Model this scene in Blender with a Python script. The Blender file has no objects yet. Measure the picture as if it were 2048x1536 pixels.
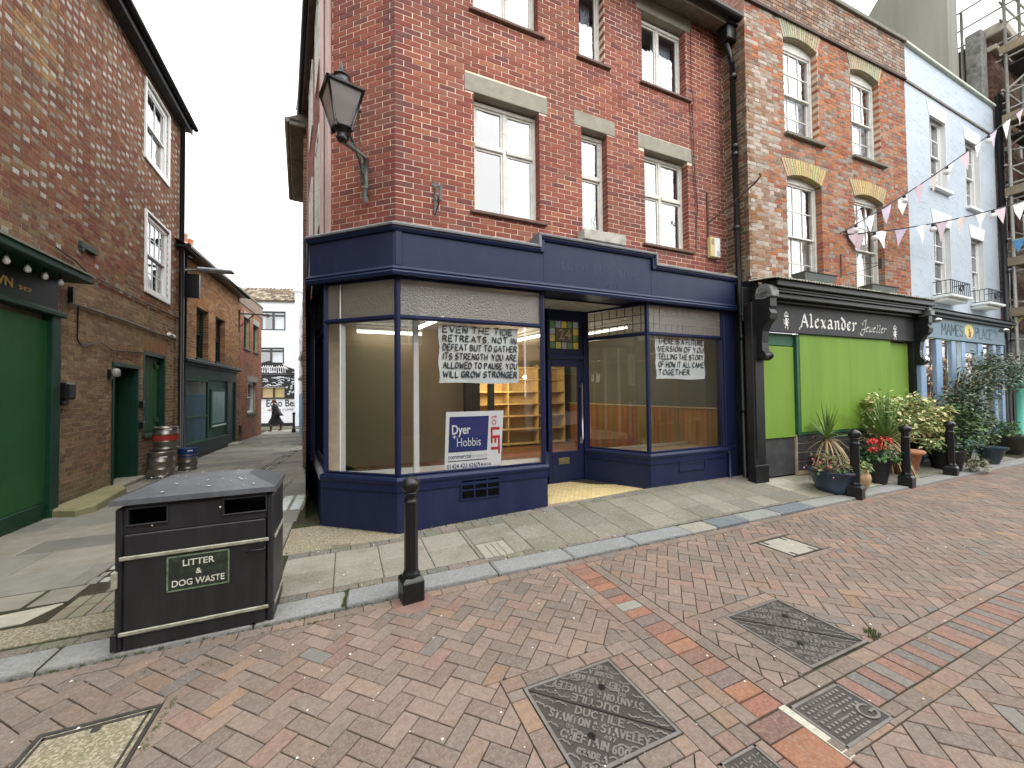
import bpy, math, random
from mathutils import Vector, Matrix
rnd = random.Random(7)
SC = bpy.context.scene
COL = SC.collection

# ---------------------------------------------------------------- camera
F_PX, W_PX, CAM_H = 769.0, 2048.0, 1.70
pitch, roll, head = math.atan(17 / 769.0), 0.0105, math.radians(66.6)
fwd = Vector((math.cos(head) * math.cos(pitch), math.sin(head) * math.cos(pitch), math.sin(pitch)))
r0 = Vector((math.sin(head), -math.cos(head), 0.0))
u0 = r0.cross(fwd)
right = r0 * math.cos(roll) - u0 * math.sin(roll)
up = u0 * math.cos(roll) + r0 * math.sin(roll)
cam_data = bpy.data.cameras.new('camera')
cam = bpy.data.objects.new('camera', cam_data)
COL.objects.link(cam)
cam.matrix_world = Matrix(((right.x, up.x, -fwd.x, 0), (right.y, up.y, -fwd.y, 0), (right.z, up.z, -fwd.z, CAM_H), (0, 0, 0, 1)))
cam_data.sensor_width = 36.0
cam_data.lens = 36.0 * F_PX / W_PX
cam_data.clip_start = 0.05
cam_data.clip_end = 600.0
SC.camera = cam

# ---------------------------------------------------------------- sky and light
world = bpy.data.worlds.new('World')
SC.world = world
world.use_nodes = True
nt = world.node_tree
nt.nodes.clear()
sky = nt.nodes.new('ShaderNodeTexSky')
sky.sky_type = 'NISHITA'
sky.sun_disc = False
SUN_EL, SUN_AZ = math.radians(55), math.radians(140)
sky.sun_elevation = SUN_EL
sky.sun_rotation = SUN_AZ
sky.dust_density = 4.0
hsv = nt.nodes.new('ShaderNodeHueSaturation')
hsv.inputs['Saturation'].default_value = 0.12
mixw = nt.nodes.new('ShaderNodeMixRGB')
mixw.inputs['Fac'].default_value = 0.72
mixw.inputs['Color2'].default_value = (8.6, 8.75, 8.9, 1)
bg = nt.nodes.new('ShaderNodeBackground')
bg.inputs['Strength'].default_value = 0.15
wo = nt.nodes.new('ShaderNodeOutputWorld')
nt.links.new(sky.outputs['Color'], hsv.inputs['Color'])
nt.links.new(hsv.outputs['Color'], mixw.inputs['Color1'])
nt.links.new(mixw.outputs['Color'], bg.inputs['Color'])
nt.links.new(bg.outputs['Background'], wo.inputs['Surface'])
sun_data = bpy.data.lights.new('sun', 'SUN')
sun_data.energy = 0.8
sun_data.angle = math.radians(95)
sun_data.color = (1.0, 0.97, 0.93)
sun = bpy.data.objects.new('sun', sun_data)
COL.objects.link(sun)
sd = Vector((math.sin(SUN_AZ) * math.cos(SUN_EL), math.cos(SUN_AZ) * math.cos(SUN_EL), math.sin(SUN_EL)))
sun.rotation_euler = sd.to_track_quat('Z', 'Y').to_euler()
SC.view_settings.view_transform = 'Standard'
SC.view_settings.look = 'None'
SC.view_settings.gamma = 1.0
SC.view_settings.use_curve_mapping = False
SC.view_settings.exposure = 1.38
SC.render.engine = 'CYCLES'
SC.cycles.max_bounces = 7
SC.cycles.transparent_max_bounces = 16
SC.cycles.caustics_reflective = False
SC.cycles.caustics_refractive = False
SC.cycles.sample_clamp_indirect = 6.0
SC.cycles.use_denoising = True

# ---------------------------------------------------------------- materials
MATS = {}
def mat(name, col, rough=0.8, metal=0.0, ns=8.0, amp=0.25, bump=0.25, bs=60.0, dirt=None, damt=0.0, ds=1.6,
        attr=False, spec=0.35, streak=False, speck=None, samt=0.0, coat=0.0):
    if name in MATS: return MATS[name]
    m = bpy.data.materials.new(name); m.use_nodes = True; MATS[name] = m
    t = m.node_tree; N = t.nodes; L = t.links
    b = N['Principled BSDF']
    b.inputs['Roughness'].default_value = rough
    b.inputs['Metallic'].default_value = metal
    b.inputs['Specular IOR Level'].default_value = spec
    if coat: b.inputs['Coat Weight'].default_value = coat; b.inputs['Coat Roughness'].default_value = 0.15
    geo = N.new('ShaderNodeNewGeometry')
    if attr:
        a = N.new('ShaderNodeAttribute'); a.attribute_name = 'Col'; csrc = a.outputs['Color']
    else:
        a = N.new('ShaderNodeRGB'); a.outputs[0].default_value = (*col, 1); csrc = a.outputs[0]
    n1 = N.new('ShaderNodeTexNoise'); n1.inputs['Scale'].default_value = ns; n1.inputs['Detail'].default_value = 6
    n1.inputs['Roughness'].default_value = 0.65
    vec = geo.outputs['Position']
    if streak:
        mp = N.new('ShaderNodeMapping'); mp.inputs['Scale'].default_value = (1, 1, 0.12); L.new(vec, mp.inputs['Vector']); L.new(mp.outputs[0], n1.inputs['Vector'])
    else: L.new(vec, n1.inputs['Vector'])
    r1 = N.new('ShaderNodeMapRange'); r1.inputs['From Min'].default_value = 0.25; r1.inputs['From Max'].default_value = 0.75
    r1.inputs['To Min'].default_value = 1 - amp; r1.inputs['To Max'].default_value = 1 + amp
    L.new(n1.outputs['Fac'], r1.inputs['Value'])
    mul = N.new('ShaderNodeVectorMath'); mul.operation = 'SCALE'
    L.new(csrc, mul.inputs[0]); L.new(r1.outputs[0], mul.inputs['Scale'])
    cur = mul.outputs[0]
    if dirt is not None:
        n2 = N.new('ShaderNodeTexNoise'); n2.inputs['Scale'].default_value = ds; n2.inputs['Detail'].default_value = 8; n2.inputs['Roughness'].default_value = 0.7
        if streak: L.new(mp.outputs[0], n2.inputs['Vector'])
        else: L.new(vec, n2.inputs['Vector'])
        r2 = N.new('ShaderNodeMapRange'); r2.inputs['From Min'].default_value = 0.47; r2.inputs['From Max'].default_value = 0.68
        r2.inputs['To Max'].default_value = damt; r2.clamp = True
        L.new(n2.outputs['Fac'], r2.inputs['Value'])
        mx = N.new('ShaderNodeMixRGB'); mx.inputs['Color2'].default_value = (*dirt, 1)
        L.new(r2.outputs[0], mx.inputs['Fac']); L.new(cur, mx.inputs['Color1']); cur = mx.outputs[0]
    if speck is not None:
        v = N.new('ShaderNodeTexVoronoi'); v.inputs['Scale'].default_value = 95; L.new(vec, v.inputs['Vector'])
        n3 = N.new('ShaderNodeTexWhiteNoise'); L.new(v.outputs['Color'], n3.inputs['Vector'])
        r3 = N.new('ShaderNodeMapRange'); r3.inputs['From Min'].default_value = 0.4; r3.inputs['To Max'].default_value = samt
        L.new(n3.outputs['Value'], r3.inputs['Value'])
        mx = N.new('ShaderNodeMixRGB'); mx.inputs['Color2'].default_value = (*speck, 1)
        L.new(r3.outputs[0], mx.inputs['Fac']); L.new(cur, mx.inputs['Color1']); cur = mx.outputs[0]
    L.new(cur, b.inputs['Base Color'])
    if bump > 0:
        n4 = N.new('ShaderNodeTexNoise'); n4.inputs['Scale'].default_value = bs; n4.inputs['Detail'].default_value = 5
        L.new(vec, n4.inputs['Vector'])
        bp = N.new('ShaderNodeBump'); bp.inputs['Strength'].default_value = bump; bp.inputs['Distance'].default_value = 0.004
        L.new(n4.outputs['Fac'], bp.inputs['Height']); L.new(bp.outputs[0], b.inputs['Normal'])
    return m

def emit(name, col, s):
    if name in MATS: return MATS[name]
    m = bpy.data.materials.new(name); m.use_nodes = True; MATS[name] = m
    b = m.node_tree.nodes['Principled BSDF']
    b.inputs['Base Color'].default_value = (*col, 1)
    b.inputs['Emission Color'].default_value = (*col, 1); b.inputs['Emission Strength'].default_value = s
    return m

def glass(name, tint=(1, 1, 1), refl=0.06, rough=0.0, ripple=0.0, scale=6.0, frost=0.0, fcol=(.5, .5, .48)):
    if name in MATS: return MATS[name]
    m = bpy.data.materials.new(name); m.use_nodes = True; MATS[name] = m
    t = m.node_tree; N = t.nodes; L = t.links; N.clear()
    o = N.new('ShaderNodeOutputMaterial'); tr = N.new('ShaderNodeBsdfTransparent'); tr.inputs[0].default_value = (*tint, 1)
    gl = N.new('ShaderNodeBsdfGlossy'); gl.inputs['Roughness'].default_value = rough
    lw = N.new('ShaderNodeFresnel'); gb = N.new('ShaderNodeNewGeometry'); mi = N.new('ShaderNodeMapRange'); mi.inputs['To Min'].default_value = 1.5; mi.inputs['To Max'].default_value = 1 / 1.5
    L.new(gb.outputs['Backfacing'], mi.inputs['Value']); L.new(mi.outputs[0], lw.inputs['IOR'])
    mm = N.new('ShaderNodeMath'); mm.operation = 'MULTIPLY_ADD'; mm.inputs[1].default_value = 1.5; mm.inputs[2].default_value = refl; mm.use_clamp = True
    L.new(lw.outputs[0], mm.inputs[0])
    base = tr.outputs[0]
    if frost > 0:
        df = N.new('ShaderNodeBsdfTranslucent'); df.inputs[0].default_value = (*fcol, 1)
        d2 = N.new('ShaderNodeBsdfDiffuse'); d2.inputs[0].default_value = (*fcol, 1)
        a1 = N.new('ShaderNodeMixShader'); a1.inputs[0].default_value = 0.45
        L.new(df.outputs[0], a1.inputs[1]); L.new(d2.outputs[0], a1.inputs[2])
        a2 = N.new('ShaderNodeMixShader'); a2.inputs[0].default_value = frost
        L.new(tr.outputs[0], a2.inputs[1]); L.new(a1.outputs[0], a2.inputs[2]); base = a2.outputs[0]
    mx = N.new('ShaderNodeMixShader')
    L.new(mm.outputs[0], mx.inputs[0]); L.new(base, mx.inputs[1]); L.new(gl.outputs[0], mx.inputs[2])
    if ripple > 0:
        g = N.new('ShaderNodeNewGeometry'); n = N.new('ShaderNodeTexNoise'); n.inputs['Scale'].default_value = scale
        L.new(g.outputs['Position'], n.inputs['Vector'])
        bp = N.new('ShaderNodeBump'); bp.inputs['Strength'].default_value = ripple; bp.inputs['Distance'].default_value = 0.02
        L.new(n.outputs['Fac'], bp.inputs['Height']); L.new(bp.outputs[0], gl.inputs['Normal'])
    L.new(mx.outputs[0], o.inputs['Surface'])
    return m

# ---------------------------------------------------------------- mesh building
class Frame:
    """u runs to the right along a face, v points out of it, z up"""
    def __init__(s, x, y, deg):
        s.o = Vector((x, y, 0)); a = math.radians(deg)
        s.d = Vector((math.cos(a), math.sin(a), 0)); s.n = Vector((math.sin(a), -math.cos(a), 0))
    def __call__(s, u, v, z): return s.o + s.d * u + s.n * v + Vector((0, 0, z))
    def inv(s, p):
        q = Vector((p[0], p[1], 0)) - s.o
        return q.dot(s.d), q.dot(s.n)
WORLD = lambda x, y, z: Vector((x, y, z))
FR = lambda x, y, deg: Frame(x, y, deg)

BOXF = ((0, 3, 2, 1), (4, 5, 6, 7), (0, 1, 5, 4), (1, 2, 6, 5), (2, 3, 7, 6), (3, 0, 4, 7))
class MB:
    def __init__(s, fr=WORLD): s.v = []; s.f = []; s.c = []; s.fr = fr; s.sm = []
    def add(s, vs, fs, col=None, smooth=False, raw=False):
        n = len(s.v)
        s.v.extend([tuple(p) if raw else tuple(s.fr(*p)) for p in vs])
        for f in fs: s.f.append(tuple(i + n for i in f)); s.c.append(col or (1, 1, 1)); s.sm.append(smooth)
        return s
    def box(s, a0, a1, b0, b1, c0, c1, col=None, skip=()):
        vs = [(a0, b0, c0), (a1, b0, c0), (a1, b1, c0), (a0, b1, c0), (a0, b0, c1), (a1, b0, c1), (a1, b1, c1), (a0, b1, c1)]
        return s.add(vs, [f for i, f in enumerate(BOXF) if i not in skip], col)
    def cbox(s, a0, a1, b0, b1, c0, c1, e=0.006, col=None):   # chamfered box
        vs = []; 
        for (x, X) in ((a0, a0 + e), (a1, a1 - e)):
            for (y, Y) in ((b0, b0 + e), (b1, b1 - e)):
                for (z, Z) in ((c0, c0 + e), (c1, c1 - e)):
                    vs += [(x, Y, Z), (X, y, Z), (X, Y, z)]
        I = lambda i, j, k, w: ((i * 2 + j) * 2 + k) * 3 + w
        fs = []
        for i in (0, 1): fs.append((I(i, 0, 0, 0), I(i, 1, 0, 0), I(i, 1, 1, 0), I(i, 0, 1, 0)))
        for j in (0, 1): fs.append((I(0, j, 0, 1), I(1, j, 0, 1), I(1, j, 1, 1), I(0, j, 1, 1)))
        for k in (0, 1): fs.append((I(0, 0, k, 2), I(1, 0, k, 2), I(1, 1, k, 2), I(0, 1, k, 2)))
        for i in (0, 1):
            for j in (0, 1): fs.append((I(i, j, 0, 0), I(i, j, 1, 0), I(i, j, 1, 1), I(i, j, 0, 1)))
        for i in (0, 1):
            for k in (0, 1): fs.append((I(i, 0, k, 0), I(i, 1, k, 0), I(i, 1, k, 2), I(i, 0, k, 2)))
        for j in (0, 1):
            for k in (0, 1): fs.append((I(0, j, k, 1), I(1, j, k, 1), I(1, j, k, 2), I(0, j, k, 2)))
        for i in (0, 1):
            for j in (0, 1):
                for k in (0, 1): fs.append((I(i, j, k, 0), I(i, j, k, 1), I(i, j, k, 2)))
        return s.add(vs, fs, col)
    def quad(s, *p, col=None): return s.add(p, [tuple(range(len(p)))], col)
    def prism(s, poly, z0, z1, col=None, bot=False):
        n = len(poly); vs = [(p[0], p[1], z0) for p in poly] + [(p[0], p[1], z1) for p in poly]
        fs = [(i, (i + 1) % n, n + (i + 1) % n, n + i) for i in range(n)] + [tuple(range(n, 2 * n))]
        if bot: fs.append(tuple(range(n - 1, -1, -1)))
        return s.add(vs, fs, col)
    def plate(s, poly, v0, v1, col=None):     # polygon in (u,z), thickness along v
        n = len(poly); vs = [(p[0], v0, p[1]) for p in poly] + [(p[0], v1, p[1]) for p in poly]
        fs = [(i, (i + 1) % n, n + (i + 1) % n, n + i) for i in range(n)] + [tuple(range(n, 2 * n)), tuple(range(n - 1, -1, -1))]
        return s.add(vs, fs, col)
    def tube(s, pts, r, n=8, col=None, cap=True):
        P = [Vector(s.fr(*p)) for p in pts]; R = r if isinstance(r, (list, tuple)) else [r] * len(P)
        vs = []; fs = []; ref = None
        for i, p in enumerate(P):
            d = (P[min(i + 1, len(P) - 1)] - P[max(i - 1, 0)])
            d = d.normalized() if d.length > 1e-9 else Vector((0, 0, 1))
            if ref is None: ref = Vector((0, 0, 1)) if abs(d.z) < 0.9 else Vector((1, 0, 0))
            a = d.cross(ref); a = a.normalized() if a.length > 1e-6 else Vector((1, 0, 0)); b = d.cross(a); ref = a.cross(d) if a.length else ref
            for k in range(n):
                t = 2 * math.pi * k / n; vs.append(p + a * (R[i] * math.cos(t)) + b * (R[i] * math.sin(t)))
        for i in range(len(P) - 1):
            for k in range(n): fs.append((i * n + k, i * n + (k + 1) % n, (i + 1) * n + (k + 1) % n, (i + 1) * n + k))
        s.add(vs, fs, col, True, True)
        if cap:
            m = len(s.v) - len(vs); s.f.append(tuple(m + k for k in range(n))); s.c.append(col or (1, 1, 1)); s.sm.append(False)
            m2 = m + (len(P) - 1) * n; s.f.append(tuple(m2 + k for k in range(n - 1, -1, -1))); s.c.append(col or (1, 1, 1)); s.sm.append(False)
        return s
    def lathe(s, prof, x, y, n=20, col=None, z0=0.0, sq=None):
        vs = []; fs = []
        for (r, z) in prof:
            for k in range(n):
                t = 2 * math.pi * (k + .5) / n
                vs.append((x + r * math.cos(t), y + r * math.sin(t), z0 + z))
        for i in range(len(prof) - 1):
            for k in range(n): fs.append((i * n + k, i * n + (k + 1) % n, (i + 1) * n + (k + 1) % n, (i + 1) * n + k))
        s.add(vs, fs, col, n > 8)
        s.add([vs[(len(prof) - 1) * n + k] for k in range(n)], [tuple(range(n))], col)
        s.add([vs[k] for k in range(n)], [tuple(range(n - 1, -1, -1))], col)
        return s
    def path(s, pts, prof, col=None, closed_ends=True):
        """extrude profile [(out,z)] along a plan polyline with mitred corners; out is to the right of travel"""
        P = [Vector((p[0], p[1])) for p in pts]; M = []
        for i in range(len(P)):
            ns = []
            if i > 0: d = (P[i] - P[i - 1]).normalized(); ns.append(Vector((d.y, -d.x)))
            if i < len(P) - 1: d = (P[i + 1] - P[i]).normalized(); ns.append(Vector((d.y, -d.x)))
            m = sum(ns, Vector((0, 0))).normalized(); M.append(m / max(.3, m.dot(ns[0])))
        k = len(prof); vs = []
        for i, p in enumerate(P):
            for (o, z) in prof: q = p + M[i] * o; vs.append((q.x, q.y, z))
        fs = []
        for i in range(len(P) - 1):
            for j in range(k): fs.append((i * k + j, (i + 1) * k + j, (i + 1) * k + (j + 1) % k, i * k + (j + 1) % k))
        if closed_ends: fs += [tuple(range(k)), tuple(range((len(P) - 1) * k + k - 1, (len(P) - 1) * k - 1, -1))]
        n = len(s.v); s.v.extend([tuple(v) for v in vs])
        for f in fs: s.f.append(tuple(i + n for i in f)); s.c.append(col or (1, 1, 1)); s.sm.append(False)
        return s
    def mesh(s, name, origin=(0, 0, 0), colors=False):
        me = bpy.data.meshes.new(name); ox, oy, oz = origin
        me.from_pydata([(a - ox, b - oy, c - oz) for a, b, c in s.v], [], s.f)
        if any(s.sm): me.polygons.foreach_set('use_smooth', s.sm)
        if colors:
            at = me.color_attributes.new('Col', 'FLOAT_COLOR', 'CORNER'); buf = []
            for p, c in zip(s.f, s.c): buf.extend([c[0], c[1], c[2], 1.0] * len(p))
            at.data.foreach_set('color', buf)
        me.update(); return me
    def build(s, name, m, parent=None, colors=False, recalc=False, **kw):
        if parent is not None: org = wloc(parent)
        elif s.v:
            xs = [v[0] for v in s.v]; ys = [v[1] for v in s.v]; org = Vector(((min(xs) + max(xs)) / 2, (min(ys) + max(ys)) / 2, min(v[2] for v in s.v)))
        else: org = Vector((0, 0, 0))
        me = s.mesh(name, org, colors)
        me.materials.append(m)
        o = bpy.data.objects.new(name, me); COL.objects.link(o)
        if parent is not None: o.parent = parent
        else: o.location = org
        for k, v in kw.items(): o[k] = v
        return o

def wloc(o):
    p = Vector((0, 0, 0))
    while o is not None: p = p + Vector(o.location); o = o.parent
    return p
def thing(name, label, cat, loc=(0, 0, 0), group=None):
    o = bpy.data.objects.new(name, None); COL.objects.link(o); o.location = loc; o.empty_display_size = 0.1
    o['label'] = label; o['category'] = cat
    if group: o['group'] = group
    return o
def tag(o, label, cat, group=None):
    o['label'] = label; o['category'] = cat
    if group: o['group'] = group
    return o
def struct(o): o['kind'] = 'structure'; return o
def copy_tree(o, parent=None):
    c = o.copy(); COL.objects.link(c)
    if parent is not None: c.parent = parent
    for ch in list(o.children): copy_tree(ch, c)
    return c
def smooth_step(t): t = max(0, min(1, t)); return t * t * (3 - 2 * t)

# ---------------------------------------------------------------- stroke lettering (pen strokes, not type)
GL = {
 'A': [[(0, 0), (.35, 1), (.7, 0)], [(.13, .38), (.57, .38)]], 'B': [[(0, 0), (0, 1), (.45, .95), (.5, .75), (.4, .55), (0, .52)], [(.4, .55), (.6, .3), (.45, .03), (0, 0)]],
 'C': [[(.6, .85), (.4, 1), (.12, .85), (0, .5), (.12, .13), (.4, 0), (.62, .15)]], 'D': [[(0, 0), (0, 1), (.35, .95), (.62, .7), (.62, .3), (.35, .03), (0, 0)]],
 'E': [[(.55, 1), (0, 1), (0, 0), (.58, 0)], [(0, .52), (.45, .52)]], 'F': [[(.55, 1), (0, 1), (0, 0)], [(0, .52), (.45, .52)]],
 'G': [[(.6, .85), (.38, 1), (.1, .85), (0, .5), (.1, .13), (.38, 0), (.62, .12), (.62, .45), (.35, .45)]], 'H': [[(0, 0), (0, 1)], [(.6, 0), (.6, 1)], [(0, .5), (.6, .5)]],
 'I': [[(.08, 0), (.08, 1)]], 'J': [[(.5, 1), (.5, .2), (.35, 0), (.1, .05), (0, .2)]], 'K': [[(0, 0), (0, 1)], [(.55, 1), (0, .45), (.6, 0)]],
 'L': [[(0, 1), (0, 0), (.52, 0)]], 'M': [[(0, 0), (.05, 1), (.4, .35), (.75, 1), (.8, 0)]], 'N': [[(0, 0), (0, 1), (.6, 0), (.6, 1)]],
 'O': [[(.35, 1), (.1, .85), (0, .5), (.1, .13), (.35, 0), (.6, .13), (.7, .5), (.6, .87), (.35, 1)]], 'P': [[(0, 0), (0, 1), (.42, .97), (.55, .77), (.42, .55), (0, .5)]],
 'R': [[(0, 0), (0, 1), (.42, .97), (.55, .77), (.42, .55), (0, .5)], [(.25, .5), (.6, 0)]], 'S': [[(.55, .85), (.35, 1), (.08, .9), (.03, .7), (.15, .55), (.45, .45), (.57, .27), (.45, .05), (.2, 0), (0, .15)]],
 'T': [[(0, 1), (.65, 1)], [(.32, 1), (.32, 0)]], 'U': [[(0, 1), (0, .25), (.12, .03), (.32, 0), (.52, .06), (.6, .25), (.6, 1)]], 'V': [[(0, 1), (.32, 0), (.64, 1)]],
 'W': [[(0, 1), (.2, 0), (.42, .7), (.64, 0), (.85, 1)]], 'Y': [[(0, 1), (.32, .5), (.64, 1)], [(.32, .5), (.3, 0)]], 'X': [[(0, 1), (.6, 0)], [(.6, 1), (0, 0)]], 'Z': [[(0, 1), (.6, 1), (0, 0), (.6, 0)]],
 '&': [[(.65, 0), (.15, .75), (.2, .95), (.38, .98), (.45, .8), (.08, .35), (.05, .12), (.22, 0), (.45, .1), (.62, .4)]],
 '.': [[(.05, .02), (.07, .05)]], ',': [[(.08, .08), (.02, -.12)]], '0': [[(.3, 1), (.08, .85), (0, .5), (.08, .13), (.3, 0), (.52, .13), (.6, .5), (.52, .87), (.3, 1)]],
 '1': [[(.1, .8), (.25, 1), (.25, 0)]], '2': [[(.03, .8), (.2, 1), (.45, .95), (.52, .72), (.3, .4), (0, 0), (.56, 0)]], '4': [[(.45, 0), (.45, 1), (0, .32), (.6, .32)]],
 '6': [[(.5, .95), (.2, .8), (.03, .35), (.15, .03), (.42, .03), (.55, .28), (.4, .52), (.1, .42)]], '7': [[(0, 1), (.55, 1), (.2, 0)]], '9': [[(.05, .05), (.35, .2), (.52, .65), (.4, .97), (.13, .97), (0, .72), (.15, .48), (.5, .6)]],
 '8': [[(.3, .52), (.06, .72), (.12, .95), (.3, 1), (.48, .95), (.52, .72), (.3, .52), (.02, .28), (.1, .04), (.3, 0), (.5, .04), (.57, .28), (.3, .52)]],
 # pen forms for the black-letter and script fascia
 'a': [[(.08, .62), (.3, .72), (.45, .58), (.45, .1), (.6, .02)], [(.45, .38), (.1, .3), (.05, .1), (.22, 0), (.45, .14)]],
 'l': [[(.05, 1.05), (.18, .95), (.18, .1), (.34, .02)]], 'e': [[(.12, .42), (.42, .58), (.3, .72), (.08, .55), (.08, .16), (.26, 0), (.48, .14)]],
 'x': [[(.02, .68), (.15, .6), (.38, .08), (.52, .04)], [(.5, .7), (.06, -.02)]], 'n': [[(.02, .66), (.13, .6), (.13, .02)], [(.13, .55), (.36, .7), (.46, .58), (.46, .08), (.58, .02)]],
 'd': [[(.02, 1.02), (.42, .66), (.46, .2), (.26, 0), (.07, .16), (.07, .52), (.32, .66)]], 'r': [[(.02, .66), (.13, .6), (.13, .02)], [(.13, .5), (.34, .7), (.46, .58)]],
 'w': [[(0, .6), (.1, .66), (.08, .1), (.22, .02), (.36, .14), (.36, .6)], [(.36, .14), (.5, .02), (.64, .16), (.64, .66)]],
 'h': [[(.05, 1.), (.12, .95), (.12, 0)], [(.12, .5), (.34, .7), (.46, .55), (.44, .05)]], 'c': [[(.42, .55), (.24, .68), (.07, .5), (.07, .16), (.24, 0), (.44, .12)]],
 'o': [[(.24, .68), (.07, .5), (.07, .16), (.24, 0), (.42, .16), (.42, .5), (.24, .68)]], 't': [[(.16, .95), (.16, .1), (.3, .0)], [(.0, .66), (.34, .66)]],
 'u': [[(.08, .66), (.08, .15), (.22, 0), (.42, .14), (.42, .66), (.42, 0)]], 'i': [[(.08, .66), (.08, .02)]], '~': [[(0, .1), (.3, .1)]], 
}
def strokes(text, x0, z0, size, gap=0.28, jit=0.0, slant=0.0, space=0.42, wscale=1.0, rr=None):
    out = []; x = 0; R = rr or rnd
    for ch in text:
        if ch == ' ': x += space; continue
        g = GL.get(ch)
        if g is None: x += .3; continue
        w = max(p[0] for st in g for p in st)
        dz = R.uniform(-jit, jit); sc = 1 + R.uniform(-jit, jit) * 1.2; an = R.uniform(-jit, jit) * 1.2
        for st in g:
            out.append([(x0 + size * wscale * (x + p[0] * sc + p[1] * (slant + an) + R.uniform(-jit, jit) * .3), z0 + size * (p[1] * sc + dz + p[0] * an * .5)) for p in st])
        x += w + gap
    return out, x * size * wscale
def ribbon(mb, pl, w, v, col=None, nib=None, v1=None):
    """flat stroke in the (u,z) plane at height v off the face; nib=(du,dz) gives a broad pen"""
    pts = pl
    for i in range(len(pts) - 1):
        a = pts[i]; b = pts[i + 1]; dx, dz = b[0] - a[0], b[1] - a[1]; l = math.hypot(dx, dz) or 1e-6
        if nib:
            q = [(a[0] - nib[0], a[1] - nib[1]), (b[0] - nib[0], b[1] - nib[1]), (b[0] + nib[0], b[1] + nib[1]), (a[0] + nib[0], a[1] + nib[1])]
            # a little body to every stroke so thin parts do not vanish
            t = w * .25; nx, nz = -dz / l * t, dx / l * t
            mb.quad((a[0] - nx, v + .0004, a[1] - nz), (b[0] - nx, v + .0004, b[1] - nz), (b[0] + nx, v + .0004, b[1] + nz), (a[0] + nx, v + .0004, a[1] + nz), col=col)
        else:
            e = w * .35; ex, ez = dx / l * e, dz / l * e; nx, nz = -dz / l * w / 2, dx / l * w / 2
            q = [(a[0] - nx - ex, a[1] - nz - ez), (b[0] - nx + ex, b[1] - nz + ez), (b[0] + nx + ex, b[1] + nz + ez), (a[0] + nx - ex, a[1] + nz - ez)]
        vv = v + .0002 * (i % 2)
        mb.quad(*[(p[0], vv, p[1]) for p in q], col=col)
def font_mesh(text, size, bold=0.0, width=1.0, shear=0.0, ext=0.001, align='LEFT', spacing=1.0):
    cu = bpy.data.curves.new('type', 'FONT'); cu.body = text; cu.size = size; cu.offset = bold; cu.extrude = ext; cu.shear = shear
    cu.space_character = spacing; cu.align_x = align; cu.resolution_u = 3
    ob = bpy.data.objects.new('type', cu); COL.objects.link(ob)
    bpy.context.view_layer.update()
    dg = bpy.context.evaluated_depsgraph_get(); me = bpy.data.meshes.new_from_object(ob.evaluated_get(dg))
    vs = [(v.co.x * width, v.co.y, v.co.z) for v in me.vertices]; fs = [tuple(p.vertices) for p in me.polygons]
    bpy.data.objects.remove(ob); bpy.data.curves.remove(cu); bpy.data.meshes.remove(me)
    return vs, fs
def put_text(mb, text, u, z, size, v, rot=0.0, col=None, fit=None, **k):
    vs, fs = font_mesh(text, size, **k); c, s_ = math.cos(rot), math.sin(rot)
    if fit: x0, x1 = min(p[0] for p in vs), max(p[0] for p in vs); vs = [((p[0] - x0) * fit / (x1 - x0) - (fit / 2 if k.get('align') == 'CENTER' else 0), p[1], p[2]) for p in vs]
    mb.add([(u + a * c - b * s_, v + d, z + a * s_ + b * c) for a, b, d in vs], fs, col)
# ================================================================ GROUND
def clip_half(poly, nx, ny, c):      # keep nx*x+ny*y <= c
    out = []
    for i in range(len(poly)):
        a, b = poly[i], poly[(i + 1) % len(poly)]
        da, db = nx * a[0] + ny * a[1] - c, nx * b[0] + ny * b[1] - c
        if da <= 0: out.append(a)
        if (da < 0 < db) or (db < 0 < da):
            t = da / (da - db); out.append((a[0] + (b[0] - a[0]) * t, a[1] + (b[1] - a[1]) * t))
    return out
def halves(conv):
    hs = []; n = len(conv)
    for i in range(n):
        a, b = conv[i], conv[(i + 1) % n]; nx, ny = b[1] - a[1], a[0] - b[0]; hs.append((nx, ny, nx * a[0] + ny * a[1]))
    return hs
def rect(x0, x1, y0, y1): return [(x0, y0), (x1, y0), (x1, y1), (x0, y1)]
def clip_in(poly, conv):
    for h in halves(conv):
        poly = clip_half(poly, *h)
        if len(poly) < 3: return []
    return poly
def area(p): return abs(sum(p[i][0] * p[(i + 1) % len(p)][1] - p[(i + 1) % len(p)][0] * p[i][1] for i in range(len(p)))) / 2 if len(p) > 2 else 0
def subtract(poly, hole):
    out = []; rest = poly
    for nx, ny, c in halves(hole):
        if len(rest) < 3: break
        o = clip_half(rest, -nx, -ny, -c)
        if area(o) > 1e-5: out.append(o)
        rest = clip_half(rest, nx, ny, c)
    return out
def inset(poly, d):
    if area(poly) < .0001: return []
    for nx, ny, c in halves(poly):
        l = math.hypot(nx, ny)
        if l < 1e-7: continue
        poly = clip_half(poly, nx, ny, c - d * l)
        if len(poly) < 3: return []
    return poly
def dedupe(p):
    o = []
    for q in p:
        if not o or math.hypot(q[0] - o[-1][0], q[1] - o[-1][1]) > .002: o.append(q)
    if len(o) > 1 and math.hypot(o[0][0] - o[-1][0], o[0][1] - o[-1][1]) < .002: o.pop()
    return o
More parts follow.
